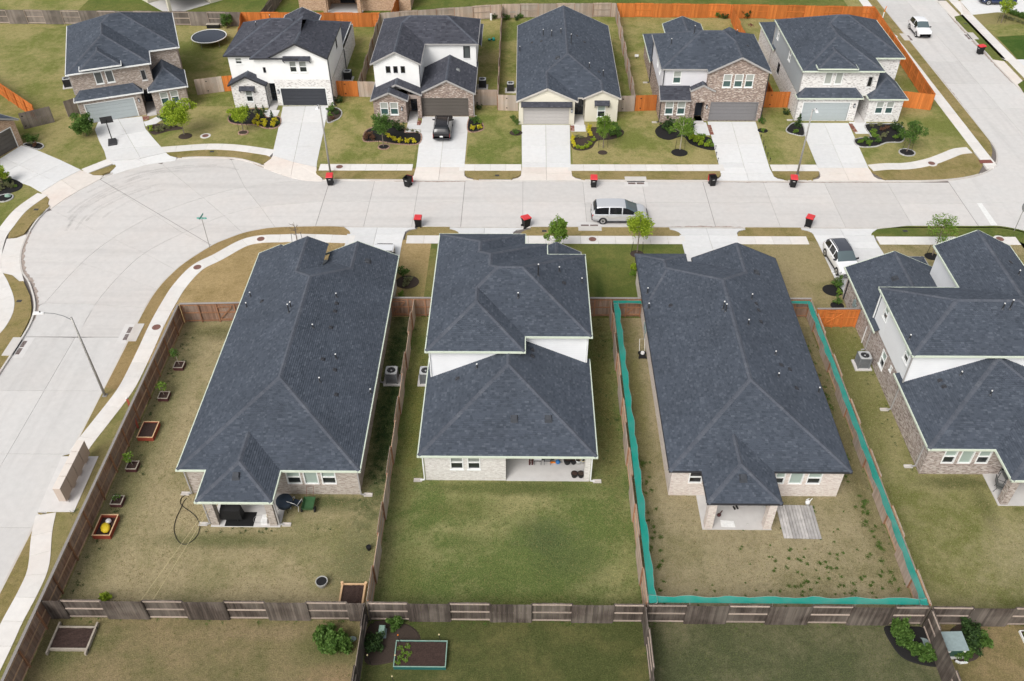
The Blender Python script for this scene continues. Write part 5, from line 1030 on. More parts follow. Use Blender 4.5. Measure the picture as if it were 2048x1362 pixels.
# ---- H4
org = (4.9, 96.0); H = house('cream stucco single-storey house with long blue-grey roof and grey garage door', org)
rU = [Roof(-.62, 10.42, 87.2, 106.5, E1, .45, 'WES', ''), Roof(-.62, 5.85, 86.3, 95, E1, .45, 'WE', 'N'), Roof(6.4, 10.42, 87.0, 93, E1, .45, 'WE', 'N')]
simple('trim_taupe', (0.50, 0.47, 0.43), 0.6)
build_roof(H, rU, 'trim_taupe', 'shingle', FX, FT, org, gut=.05)
roof_items(H, rU, org, [(2.38, 100.21) + (.7,), (3.31, 98.94) + (.7,), (4.35, 98.75) + (.5,), (-0.31, 98.55) + (.6,), (5.39, 95.69) + (1.1,), (7.21, 91.20) + (.6,), (8.70, 90.60) + (.7,)], [(1.08, 99.52), (2.14, 98.81), (6.22, 98.80), (7.03, 97.88), (8.31, 91.32)], [(3.80, 92.53)])
walls(H, [(-.37, 86.47), (5.55, 86.47), (5.55, 88.6), (6.7, 88.6), (6.7, 87.15), (10.17, 87.15), (10.17, 106.3), (-.37, 106.3)], 0, ET, 'stucco_cream',
      {0: [(.5, 5.35, .02, 2.05, 'garage', 'door_taupe', 'stucco_cream')], 2: [(.1, 1.05, .08, 2.25, 'door')], 4: [(1.33, 2.15, .55, 1.95, 'win')]}, org, gable={0: (4.05, 2.97), 4: (3.5, 1.73), 6: (5.05, 5.27)})
awning(H, Frame((-.37, 86.47), (5.55, 86.47), org), .25, 5.65, 2.2, dp=.5, hgt=.42, br=False); awning(H, Frame((6.7, 87.15), (10.17, 87.15), org), .95, 2.55, 2.05, dp=.5, hgt=.4)
sconce(H, Frame((-.37, 86.47), (5.55, 86.47), org), 5.62, 1.45); slab_part(H, 'step', 5.6, 6.65, 86.3, 88.5, -.05, .07, 'patio', org); slab_part(H, 'entry_cap', 5.3, 6.8, 87.9, 88.3, 2.55, 2.72, 'trim_taupe', org)
# ---- H5
org = (20.0, 95.0); H = house('two-storey brown brick house with tall garage gable and dark grey garage door', org)
rU = [Roof(14.5, 25.8, 87.95, 97.0, 5.6, .5), Roof(19.25, 25.75, 87.15, 95, 5.6, .5, 'WE', 'N')]
build_roof(H, rU, 'trim_grey', 'shingle', FX, FT, org, gut=.06); build_roof(H, [Roof(14.45, 25.8, 96.2, 104.0, E1, .45, 'WEN', 'S')], 'trim_green', 'shingle', FX, FT, org, gut=.06)
build_roof(H, [Roof(17.0, 21.6, 95.5, 106.3, 3.1, .4, 'WE', 'S')], 'trim_green', 'shingle', FX, FT, org, gut=.06)
build_roof(H, [Roof(14.5, 17.72, 86.6, 88.25, E1, .55, 'S', 'NE')], 'trim_grey', 'shingle_grey', FX, FT, org, gut=.05); build_roof(H, [Roof(17.72, 20.3, 87.3, 88.4, 3.5, .5, 'WE', 'N')], 'trim_grey', 'shingle_grey', FX, FT, org, gut=.05)
roof_items(H, rU, org, [(15.96, 92.51) + (.6,), (18.30, 92.62) + (.8,), (23.05, 93.55) + (.5,)], [(23.96, 91.60)], [])
walls(H, [(14.72, 86.9), (17.78, 86.9), (17.78, 87.33), (20.0, 87.33), (20.0, 87.36), (25.55, 87.36), (25.55, 103.8), (14.72, 103.8)], 0, [ET, ET, 3.38, 2.9, 2.9, ET, ET, ET], 'brick_brown',
      {0: [(.45, 1.3, 1.0, 2.48, 'win_teal'), (1.72, 2.55, 1.0, 2.48, 'win_teal')], 2: [(.62, 1.6, .05, 2.17, 'void')], 4: [(.05, 5.0, .02, 2.12, 'garage', 'door_grey', 'door_grey')]}, org)
walls(H, [(17.76, 87.31), (20.02, 87.31), (20.02, 88.3), (17.76, 88.3)], 2.903, 3.4, 'brick_brown', {}, org, gable={0: (4.02, 1.2)})
walls(H, [(14.75, 88.22), (19.4, 88.22)], ET, 5.48, 'siding_lilac', {0: [(1.1, 1.92, 3.9, 5.27, 'win_teal')]}, org, closed=False); walls(H, [(25.55, 96.7), (14.75, 96.7), (14.75, 88.22)], ET, 5.48, 'siding_lilac', {1: [(4.0, 4.7, 4.0, 5.1, 'win_dark'), (6.0, 6.6, 4.0, 5.1, 'win_dark')]}, org, closed=False)
walls(H, [(19.4, 88.22), (19.4, 87.38), (25.53, 87.38), (25.53, 96.7)], ET + .25, 5.48, 'brick_brown', {1: [(1.55, 2.4, 3.87, 5.3, 'win_teal'), (2.72, 3.58, 3.87, 5.3, 'win_teal'), (3.85, 4.68, 3.87, 5.3, 'win_teal')]}, org, closed=False, gable={1: (7.05, 3.08)})
part('door', Frame((17.78, 88.5), (20.0, 88.5), org).box(MB(), .6, 1.7, -.05, 0, .05, 2.2), 'entry_navy', H); sconce(H, Frame((17.78, 87.33), (20.0, 87.33), org), 1.85, 1.5); part('gable_vent', Frame((17.76, 87.31), (20.02, 87.31), org).box(MB(), 1.05, 1.25, .003, .04, 3.0, 3.55), 'brick_dark', H)
downspout(H, 14.66, 86.95, ET, org, (-1, 0), 'trim_dark', True); downspout(H, 14.66, 96.6, 5.4, org, (-1, 0), 'trim_dark', True); slab_part(H, 'downspout', 14.8, 14.88, 88.1, 88.18, 3.7, 5.48, 'trim_dark', org); downspout(H, 25.62, 87.4, 5.4, org, (1, 0), 'trim_dark', False); slab_part(H, 'step', 18.4, 19.5, 86.5, 88.4, -.05, .05, 'patio', org)
# ---- H0, brick garage end at the head of the bend
org = (0.0, 0.0); H = house('tan-orange brick house with dark garage door at the head of the bend', org, R_(65.7), (-51.85, 81.95))
build_roof(H, [Roof(-11.3, .3, -.25, 18, E1, .5, 'WEN', '')], 'trim_grey', 'shingle', FX, FT, org); 
walls(H, [(-11, 0), (0, 0), (0, 17.7), (-11, 17.7)], 0, ET, 'brick_orange', {0: [(5.3, 10.3, .02, 2.2, 'garage', 'door_bronze')]}, org, gable={0: (5.3, 5.5)})
# ---- houses beyond the back fence, only their patio ends in view
org = (0.0, 0.0); H = house('brick house beyond the orange fence with furnished back patio', org, 0, (-30.0, 118.4))
walls(H, [(0, 0), (3.9, 0), (3.9, 2.5), (8.2, 2.5), (8.2, 0), (15.0, 0), (15.0, 14), (0, 14)], 0, ET, 'brick_orange', {2: [(1.2, 3.2, .08, 2.2, 'door')]}, org); slab_part(H, 'patio', 3.5, 8.6, -1.6, 2.4, -.05, .05, 'patio', org)
for x in (3.75, 8.3): column(H, x, -1.2, .24, ET, 'brick_orange', org)
build_roof(H, [Roof(-.3, 15.3, -.3, 14.3, E1, .45), Roof(3.3, 8.7, -1.6, 6, E1, .45, 'WES', 'N')], 'trim_white', 'shingle', .3, .5, org)
H = house('pale house beyond the grey fence with diagonal back patio', org, R_(45), (-47.0, 116.6))
slab_part(H, 'patio', 0, 6.0, 0, 6.0, -.05, .06, 'patio', org); walls(H, [(0, 6.1), (6.1, 6.1), (6.1, 0), (16, 0), (16, 16), (0, 16)], 0, ET, 'stucco_cream', {}, org); column(H, .3, .3, .2, ET, 'stucco_cream', org)
build_roof(H, [Roof(-.3, 16.3, 5.7, 16.3, E1, .45), Roof(5.8, 16.3, -.3, 10, E1, .45, 'WES', 'N'), Roof(-.2, 6.5, -.2, 10, E1, .45, 'WES', 'N')], 'trim_white', 'shingle', .3, .5, org)
# ---- air conditioners
make_ac('grey air conditioner on pad between the beige house and the plank fence', None, (-9.45, 46.85), 0, 'ac_grey')
make_ac('grey air conditioner half under the eave of the white sided house', None, (-6.95, 46.85), 0, 'ac_grey')
make_ac('grey air conditioner with coiled black hose beside the mottled brick wall', None, (25.5, 48.75), 0, 'ac_grey')
make_ac('dark air conditioner beside the cream stucco house', None, (-1.35, 94.46), 0, 'ac_black', .72, .85); make_ac('dark air conditioner on white pad beside the white house with the black garage door', None, (-20.32, 97.41), 0, 'ac_black', .78, .9); make_ac('dark air conditioner beside the house with the black car', None, (-4.56, 95.37), 0, 'ac_black', .75, .9); make_ac('grey air conditioner behind the brown brick house with the basketball hoop', None, (-52.29, 95.33), R_(20), 'ac_black', .78, .9)


# ================================================================== FENCES
_pk = {}
def shared(key, make):
    if key not in _pk: _pk[key] = make()
    return _pk[key]
def fence(label, p, q, mat='fence_tan', rail='rail_light', post=None, mode='alt', start=0, first=None, cap=None, gates=(), single=True, hgt=1.83, group=None, pl=2.3, side=1, nrail=3, steps=0.0, seed=0):
    """board fence from p to q. mode alt: neighbouring panels turn their boards to opposite sides; in: all boards on one side"""
    L = math.dist(p, q); rz = math.atan2(q[1] - p[1], q[0] - p[0]); F = thing('fence', label, 'fence', (p[0], p[1], 0.0), rz, group)
    rnd = random.Random(int(abs(p[0] * 31 + p[1] * 17 + seed) * 10)); post = post or rail
    pw = 0.142
    pm = shared(('picket', mat, hgt), lambda: MB().hexa([(-.069, -.009, 0), (.069, -.009, 0), (.069, .009, 0), (-.069, .009, 0)], [(-.069, -.009, hgt), (.069, -.009, hgt), (.069, .009, hgt), (-.069, .009, hgt)]).mesh('picket', mat))
    po = shared(('post', post, hgt), lambda: MB().box(-.045, .045, -.045, .045, -.1, hgt - .06).mesh('post', post))
    us = [0.0]; u = first if first else pl
    while u < L - .4: us.append(u); u += pl
    us.append(L)
    for i, u in enumerate(us): link('post', po, F, (min(max(u, .05), L - .05), 0, 0))
    for i, (a, b) in enumerate(zip(us[:-1], us[1:])):
        s = side if mode == 'in' else (1 if (i + start) % 2 else -1)
        dz = (rnd.random() - .5) * steps; gate = any(g0 - .05 <= (a + b) / 2 <= g1 + .05 for g0, g1 in gates)
        n = max(1, int((b - a) / pw)); sp = (b - a) / n
        if single:
            for k in range(n):
                o = link('picket', pm, F, (a + (k + .5) * sp, s * .058 + rnd.uniform(-.003, .003), .02 + dz + rnd.uniform(-.015, .015))); o.rotation_euler = (0, rnd.uniform(-.006, .006), 0); o.scale = (sp / pw * .985, 1, 1)
        else:
            mb = MB()
            for k in range(n): x = a + (k + .5) * sp; mb.box(x - sp * .47, x + sp * .47, s * .058 - .01, s * .058 + .01, .02, hgt + .02 + dz + .02 * hsh(k, i))
            o = part('boards', mb, mat, F); o['kind'] = 'stuff'
        for k in range(nrail):
            z = (.22, hgt - .22)[k] if nrail == 2 else (.16, hgt * .52, hgt - .12)[k]
            rm = shared(('rail', rail, round(b - a, 2)), lambda: MB().box(.0, b - a, -.02, .02, -.045, .045).mesh('rail', rail)); link('rail', rm, F, (a, s * .026, z + dz))
    if cap:
        cm = shared(('cap', cap, round(L, 2)), lambda: MB().box(0, L, -.085, .085, 0, .04).mesh('cap_board', cap)); link('cap_board', cm, F, (0, side * .03, hgt + .045))
    for g0, g1 in gates:
        s = side; mb = MB(); y = -s * .03
        for z in (.3, hgt - .3): mb.box(g0 + .03, g1 - .03, y - .02, y + .02, z - .045, z + .045)
        mb2 = MB().beam((g0 + .06, y, .36), (g1 - .06, y, hgt - .36), .04, .09)
        G_ = part('gate', mb, rail, F); part('brace', mb2, rail, G_)
        for z in (.35, hgt - .35): part('hinge', MB().box(g0 - .02, g0 + .14, s * .075, s * .09, z - .05, z + .05), 'black', G_)
    return F
GR, TN, OR = ('fence_grey', 'rail_light', 'rail_light'), ('fence_tan', 'rail_light', 'rail_brown'), ('fence_orange', 'fence_orange', 'fence_orange')
# near: board by board
kw = dict(mat='fence_grey', rail='rail_light', post='fence_grey', mode='alt')
fence('weathered dark board fence with alternating panels behind the yard with red planter boxes', (-26.75, 27.2), (-8.6, 27.2), start=0, first=1.0, **kw)
fence('weathered dark board fence with alternating panels behind the open green yard', (-8.55, 27.2), (7.0, 27.2), start=1, first=2.3, seed=1, **kw)
fence('weathered dark board fence with alternating panels along the netted yard', (7.08, 27.2), (22.75, 27.2), start=1, first=2.25, seed=2, **kw)
fence('weathered dark board fence with alternating panels behind the mottled brick house', (22.85, 27.2), (44.0, 27.2), start=1, first=2.3, seed=3, **kw)
kw = dict(mat='fence_tan', rail='rail_tan', post='rail_brown', mode='alt', steps=.1)
fence('tan board fence between the beige brick house and the white sided house', (-8.5, 27.35), (-8.5, 54.2), start=1, **kw)
fence('tan board fence with teal netting on its inner side beside the open green yard', (7.08, 27.35), (7.08, 54.2), start=0, seed=4, **kw)
fence('tan board fence with teal netting facing the mottled brick house', (22.78, 27.35), (22.78, 54.3), start=0, seed=5, **kw)
fence('long brown capped board fence along the sidewalk by the mailboxes', (-26.75, 15.0), (-26.75, 53.3), 'fence_brown', 'rail_tan', 'rail_brown', mode='in', side=1, cap='cap_grey', nrail=3)
fence('short brown capped fence with a gate left of the beige brick house', (-26.7, 53.4), (-21.25, 53.6), 'fence_brown', 'rail_brown', mode='in', side=1, cap='cap_grey', gates=[(2.85, 4.0)], pl=1.4)
fence('brown fence with gate closing the gap between beige and white houses', (-10.3, 54.28), (-6.25, 54.28), 'fence_brown', 'rail_brown', mode='in', side=1, cap='cap_grey', gates=[(.1, 1.15)], pl=1.35)
fence('brown capped fence closing the gap beside the netted yard', (4.55, 54.35), (9.5, 54.35), 'fence_brown', 'rail_brown', mode='in', side=1, cap='cap_grey', gates=[(3.75, 4.9)], pl=1.25)
fence('short brown fence end behind the pale pink brick house', (20.4, 54.4), (22.75, 54.4), 'fence_brown', 'rail_brown', mode='in', side=1, cap='cap_grey', pl=1.2)
fence('bright orange wooden gate and fence beside the mottled brick wall', (22.9, 53.15), (26.25, 53.2), 'fence_orange', 'fence_orange', mode='in', side=1, cap='cap_grey', gates=[(.75, 2.15)], pl=.75)
kw = dict(mat='fence_grey', rail='rail_light', post='fence_grey', mode='alt', steps=.08)
fence('dark weathered fence dividing the yard with the log-framed bed from the teal planter yard', (-8.65, 12), (-8.65, 27.1), start=1, **kw); fence('dark weathered fence right of the teal planter yard', (7.02, 12), (7.02, 27.1), start=1, **kw); fence('dark weathered fence beside the green utility cabinet', (22.78, 12), (22.78, 27.1), start=0, **kw)
# across the street: boards too fine to tell apart
fk = dict(single=False, pl=2.4)
fence('grey weathered fence behind the house with the basketball hoop', (-72, 113.9), (-36.4, 113.1), 'fence_far_grey', 'rail_light', **fk)
fence('orange stained fence behind the white house with the black garage door', (-36.3, 113.1), (-18.4, 112.9), *OR, **fk); fence('tan fence running at a slant behind the house with the black car', (-18.3, 112.9), (-2.85, 115.9), *TN, **fk)
fence('tan fence behind the cream stucco house', (-2.75, 116.0), (12.25, 116.4), *TN, **fk); fence('orange stained fence behind the brown brick gabled house', (12.35, 116.35), (27.25, 116.0), *OR, **fk); fence('orange stained fence behind the whitewashed corner house', (27.35, 116.0), (45.7, 115.2), *OR, **fk)
fence('orange stained fence between the trampoline yard and the white house', (-36.3, 113.0), (-32.9, 94.6), *OR, **fk); fence('tan fence between the white house and the house with the black car', (-18.3, 93.0), (-18.35, 112.8), *TN, start=1, **fk); fence('tan fence left of the cream stucco house', (-2.7, 89.8), (-2.75, 115.8), *TN, **fk)
fence('tan fence right of the cream stucco house', (12.3, 89.7), (12.3, 116.2), *TN, start=1, **fk); fence('orange fence between the brown gabled house and the corner house', (27.3, 90.7), (27.3, 115.9), *OR, **fk); fence('orange fence along the side street sidewalk', (45.6, 115.1), (44.75, 90.1), *OR, mode='in', side=1, **fk)
fence('short tan fence left of the orange panel by the trampoline yard', (-36.85, 93.3), (-34.0, 94.2), *TN, mode='in', side=-1, gates=[(1.2, 2.3)], **fk); fence('short orange fence panel left of the white house', (-33.95, 94.2), (-32.0, 94.6), *OR, mode='in', side=-1, **fk)
fence('orange gate panel right of the white house', (-20.85, 93.1), (-18.45, 93.0), *OR, mode='in', side=-1, gates=[(.9, 2.0)], **fk); fence('tan fence panel left of the house with the black car', (-18.4, 92.95), (-15.9, 92.85), *TN, mode='in', side=-1, **fk)
fence('tan gate panel right of the house with the black car', (-5.25, 90.95), (-2.7, 90.95), *TN, mode='in', side=-1, gates=[(.2, 1.2)], **fk); fence('tan gate panel left of the cream stucco house', (-2.65, 89.75), (-.45, 89.6), *TN, mode='in', side=-1, gates=[(.9, 1.9)], **fk)
fence('tan gate panel right of the cream stucco house', (10.2, 89.5), (12.25, 89.6), *TN, mode='in', side=-1, gates=[(.7, 1.7)], **fk); fence('orange gate panel left of the brown gabled house', (12.35, 89.65), (14.65, 89.8), *OR, mode='in', side=-1, gates=[(.5, 1.5)], **fk)
fence('orange gate panel between the brown gabled house and the corner house', (25.6, 90.6), (29.25, 90.6), *OR, mode='in', side=-1, gates=[(1.6, 2.7)], **fk); fence('orange gate panel at the side street beside the corner house', (40.4, 91.15), (44.7, 90.0), *OR, mode='in', side=-1, gates=[(.9, 2.1)], **fk)
fence('grey fence panel beside the big shrub and pale garage door', (-49.46, 87.89), (-48.54, 88.75), 'fence_far_grey', 'rail_light', mode='in', side=-1, **fk); fence('dark grey fence panel beside the orange brick garage', (-53.11, 85.11), (-50.49, 86.79), 'fence_far_grey', 'rail_light', mode='in', side=-1, gates=[(.2, 1.2)], **fk)
fence('slanting orange fence behind the dark grey panel', (-63.0, 96.5), (-52.46, 87.01), 'fence_orange', 'fence_orange', mode='in', side=1, **fk)
fence('grey divider fence between the yards beyond the white house', (-33.9, 113.3), (-32.4, 130), 'fence_far_grey', 'rail_light', **fk); fence('orange divider fence between the yards beyond the slanting fence', (-17.0, 113.4), (-15.8, 130), *OR, **fk)
# teal netting leaning inward from the tops of the netted yard's fences
def netting(label, p, q, inward, w0=.5, n=14, z0=1.86):
    L = math.dist(p, q); rz = math.atan2(q[1] - p[1], q[0] - p[0]); T = thing('netting', label, 'netting', (p[0], p[1], 0), rz, 'teal netting of the fenced yard')
    c, s = math.cos(-rz), math.sin(-rz); iy = inward[0] * s + inward[1] * c; sg = 1 if iy > 0 else -1; m = max(2, int(L / .35)); mb = MB(); P = []
    for k in range(m + 1):
        t = k / m; x = t * L; ph = (x / 2.3) % 1.0; w = w0 * (0.78 + .22 * abs(2 * ph - 1) + .12 * (hsh(k, L) - .5)) ; sag = .07 * math.sin(math.pi * ph)
        P.append([(x, sg * .06, z0), (x, sg * (.06 + w * .5), z0 + .02 - sag), (x, sg * (.06 + w), z0 + .08 - sag * .4)])
    b = len(mb.V); mb.V.extend([v for r in P for v in r])
    for k in range(m):
        for j in range(2): mb.F.append((b + k * 3 + j, b + (k + 1) * 3 + j, b + (k + 1) * 3 + j + 1, b + k * 3 + j + 1)); mb.U.append(None)
    part('mesh', mb, 'teal_mesh', T, True)
    part('edge_wire', MB().tube([r[2] for r in P], .008, 5), 'cap_grey', T)
    k = 0
    while k * 2.3 < L:
        x = min(k * 2.3, L - .02); part('bracket', MB().beam((x, sg * .06, z0 - .35), (x, sg * (.06 + w0), z0 + .06), .03, .03), 'cap_grey', T); k += 1
netting('teal netting leaning in along the fence beside the open green yard', (7.14, 27.3), (7.14, 53.9), (1, 0), .46); netting('teal netting leaning in along the fence facing the mottled brick house', (22.7, 27.3), (22.7, 54.0), (-1, 0), .46)
netting('teal netting leaning in over the dark rear fence', (7.2, 27.28), (22.66, 27.28), (0, 1), .42); netting('short teal netting over the gate beside the pale pink house', (7.2, 54.25), (9.4, 54.25), (0, -1), .5, z0=1.8); netting('short teal netting at the far corner behind the pale pink house', (20.5, 54.3), (22.6, 54.3), (0, -1), .5, z0=1.8)


# ================================================================== VEHICLES
def car(label, loc, rz, L, W, paint, top, glassx, belt=.96, roof=None, rails=False, z=0.0, pillars=(), sky='car_glass_sky'):
    """x forward. top = (x/L, height) along the centre line; glassx = (tailgate foot, tailgate top, windscreen top, windscreen foot) in x/L; pillars = x/L of door posts"""
    T = thing('car', label, 'car', (loc[0], loc[1], z), rz); w0 = W / 2; cp = smooth_line(top, 8)
    def lerp(x):
        for p, q in zip(cp[:-1], cp[1:]):
            if p[0] <= x <= q[0]: return p[1] + (q[1] - p[1]) * (x - p[0]) / max(1e-6, q[0] - p[0])
        return cp[-1][1]
    g0, g1, g2, g3 = glassx; xs = sorted(set([round(-.5 + k / 44, 4) for k in range(45)] + list(glassx) + [-.496, .496, .488] + [p + d for p in pillars for d in (-.009, .009)])); n = len(xs); ring = []
    for t in xs:
        e = max(0.0, (abs(t) - .36) / .14); wf = 1 - (.10 if t < 0 else .26) * e ** 2.2; w_ = w0 * wf; zt = lerp(t); zb = min(belt - .05 * max(0, t) * 2, zt - .02); k = max(0.0, min(1.0, (zt - zb) / .55)); lo = .24 + .16 * e ** 2
        ring.append([(0, lo), (w_ * .86, lo), (w_ * .975, lo + .1), (w_, lo + .28), (w_ * .995, zb - .14), (w_ * .965, zb - .015), (w_ * (.955 - .02 * k), zb + .05 * (zt - zb)), (w_ * (.90 - .13 * k), zb + (.86) * (zt - zb)), (w_ * (.84 - .14 * k), zb + .95 * (zt - zb)), (w_ * .42, zt - .008), (0, zt)])
    m = len(ring[0]); grp = {}
    def add(key, i, j, s):
        mb = grp.setdefault(key, {}); idx = mb.setdefault('i', {}); q = []
        for (a_, b_) in ((i, j), (i + 1, j), (i + 1, j + 1), (i, j + 1)):
            c_ = (a_, b_, s if ring[a_][b_][0] else 0)
            if c_ not in idx: idx[c_] = len(idx); mb.setdefault('v', []).append((xs[a_] * L, s * ring[a_][b_][0], ring[a_][b_][1]))
            q.append(idx[c_])
        mb.setdefault('f', []).append(tuple(q if s < 0 else q[::-1]))
    for i in range(n - 1):
        t = (xs[i] + xs[i + 1]) / 2
        for j in range(m - 1):
            for s in (-1, 1):
                key = 'body'
                if g2 < t < g3 and j >= 7: key = 'windscreen'
                elif g0 + (g1 - g0) * .25 < t < g1 and j >= 7: key = 'rear_window'
                elif g1 <= t <= g2 and j >= 8: key = 'roof'
                elif j == 6 and g0 + .03 < t < g3 - .05 and not any(abs(t - p) < .009 for p in pillars): key = ('side_window', s, sum(t > p for p in pillars))
                add(key, i, j, s)
    for key, d in grp.items():
        mb = MB(); mb.V = d['v']; mb.F = d['f']; mb.U = [None] * len(mb.F); nm = key if isinstance(key, str) else key[0]
        if nm == 'body':
            for i, rev in ((0, 1), (n - 1, 0)): mb.face([(xs[i] * L, y, zz) for y, zz in ring[i]] + [(xs[i] * L, -y, zz) for y, zz in ring[i][::-1]])
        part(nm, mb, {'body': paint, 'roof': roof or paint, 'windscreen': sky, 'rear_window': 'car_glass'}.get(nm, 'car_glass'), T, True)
    part('trim', MB().box(-L * .4, L * .36, -w0 * .985, w0 * .985, .21, .34), 'trim_dark', T)
    tm = shared('tyre', lambda: MB().lathe([(.17, -.11), (.30, -.11), (.335, -.07), (.34, 0), (.335, .07), (.30, .11), (.17, .11)], 18).mesh('tyre', 'rubber', True))
    def rim_():
        r = MB().lathe([(.05, .085), (.2, .1), (.225, .115), (.2, .118), (.05, .105)], 18)
        for q in range(5):
            A = 2 * math.pi * q / 5; f = lambda da, rr, zz: (math.cos(A + da) * rr, math.sin(A + da) * rr, zz); r.hexa([f(-.2, .05, .1), f(-.12, .2, .1), f(.12, .2, .1), f(.2, .05, .1)], [f(-.2, .05, .125), f(-.12, .2, .125), f(.12, .2, .125), f(.2, .05, .125)])
        return r.mesh('rim', 'steel')
    rm = shared('rim', rim_); am = shared('arch', lambda: MB().lathe([(.30, -.03), (.375, -.03), (.385, 0), (.375, .012), (.30, .012)], 20).mesh('wheel_arch', 'trim_dark'))
    for x in (-L * .305, L * .305):
        for s in (-1, 1):
            ar = link('wheel_arch', am, T, (x, s * (w0 - .01), .36)); ar.rotation_euler = (-s * math.pi / 2, 0, 0); wl = link('wheel', tm, T, (x, s * (w0 - .10), .34)); wl.rotation_euler = (-s * math.pi / 2, 0, 0); link('rim', rm, wl)
    def patch(name, t0, t1, j0, j1, mat, lift=.012):
        ii = [i for i in range(n) if t0 <= xs[i] <= t1]
        for s in (-1, 1):
            mb = MB(); 
            for i in ii:
                for j in range(j0, j1 + 1): y, zz = ring[i][j]; mb.V.append((xs[i] * L + (lift if t1 > 0 else -lift), s * (y + lift), zz + lift * .3))
            c_ = j1 - j0 + 1
            for a_ in range(len(ii) - 1):
                for b_ in range(c_ - 1): mb.F.append((a_ * c_ + b_, (a_ + 1) * c_ + b_, (a_ + 1) * c_ + b_ + 1, a_ * c_ + b_ + 1)); mb.U.append(None)
            if mb.F: part(name, mb, mat, T, True)
    patch('headlight', .41, .47, 3, 6, 'lamp_clear'); patch('tail_light', -.5, -.455, 4, 6, 'tail_red')
    xm = (g3 - .06) * L
    for s in (-1, 1):
        part('mirror', MB().hexa([(xm - .1, s * w0 * .92, belt + .02), (xm + .06, s * w0 * .92, belt + .02), (xm + .02, s * (w0 + .17), belt + .04), (xm - .07, s * (w0 + .17), belt + .04)], [(xm - .1, s * w0 * .9, belt + .1), (xm + .03, s * w0 * .9, belt + .1), (xm, s * (w0 + .17), belt + .17), (xm - .09, s * (w0 + .17), belt + .17)]), 'trim_dark' if 'silver' not in paint else paint, T)
        for fx in pillars: part('door_handle', MB().box(fx * L - .26, fx * L - .06, s * w0 * .985 - .012, s * w0 * .985 + .02, belt - .17, belt - .14), 'trim_dark' if 'silver' not in paint else 'metal_grey', T)
        if rails: part('roof_rail', MB().tube([(g1 * L + .15, s * w0 * .66, lerp(g1 + .04)), (g1 * L + .4, s * w0 * .67, lerp(-.15) + .07), (g2 * L - .35, s * w0 * .67, lerp(-.1) + .07), (g2 * L - .1, s * w0 * .66, lerp(g2 - .02) + .01)], .024, 6), 'steel', T)
    part('grille', MB().hexa([(L * .487, -.34, .38), (L * .487, .34, .38), (L * .502, .34, .38), (L * .502, -.34, .38)], [(L * .478, -.42, .58), (L * .478, .42, .58), (L * .497, .42, .58), (L * .497, -.42, .58)]), 'trim_dark', T)
    part('number_plate', MB().box(-L * .5 - .014, -L * .5 + .02, -.16, .16, .6, .75), 'plastic_white', T); part('bumper', MB().box(-L * .5 - .03, -L * .5 + .14, -w0 * .82, w0 * .82, .36, .5), 'trim_dark', T)
    return T
SUV = [(-.5, .62), (-.496, .86), (-.485, 1.02), (-.455, 1.25), (-.40, 1.52), (-.33, 1.63), (-.15, 1.68), (0.0, 1.66), (.05, 1.60), (.13, 1.34), (.215, 1.06), (.27, 1.02), (.38, .97), (.45, .86), (.485, .72), (.5, .55)]
VAN = [(-.5, .60), (-.497, .90), (-.49, 1.1), (-.47, 1.4), (-.44, 1.62), (-.38, 1.71), (-.2, 1.75), (0.0, 1.74), (.10, 1.66), (.2, 1.40), (.31, 1.10), (.37, 1.02), (.44, .90), (.48, .76), (.5, .55)]
SED = [(-.5, .60), (-.495, .82), (-.47, .98), (-.40, 1.06), (-.32, 1.28), (-.24, 1.43), (-.1, 1.48), (.0, 1.44), (.1, 1.22), (.18, 1.0), (.25, .95), (.38, .88), (.46, .76), (.49, .62), (.5, .5)]
car('silver minivan parked at the kerb', (8.95, 68.65), 0.0, 5.1, 1.98, 'paint_silver', VAN, (-.485, -.42, .09, .31), 1.0, pillars=(-.2, .03), z=ROAD)
car('white crossover with black roof on the drive before the mottled brick house', (27.3, 61.45), R_(-84), 4.45, 1.86, 'paint_white', SUV, (-.47, -.36, .05, .215), .98, 'paint_roof', True, .03, (-.21, .0))
car('black crossover with silver roof rails parked on the pale drive', (-8.35, 84.75), R_(90), 4.6, 1.90, 'paint_black', SUV, (-.47, -.36, .05, .215), .98, None, True, .03, (-.21, .0))
car('white hatchback driving on the side street', (50.68, 111.50), R_(-90), 4.15, 1.80, 'paint_white', SUV, (-.47, -.36, .05, .215), .95, None, False, ROAD, (-.08,))
car('white car half hidden on the drive behind the beige brick house', (-11.9, 61.0), R_(90), 4.7, 1.84, 'paint_white', SED, (-.39, -.25, .0, .18), .92, None, False, .03, (-.1,))
car('dark blue car on the wide driveway across the side street', (64.4, 121.4), R_(178), 4.6, 1.82, 'paint_blue', SED, (-.39, -.25, .0, .18), .92, None, False, .03, (-.1,))
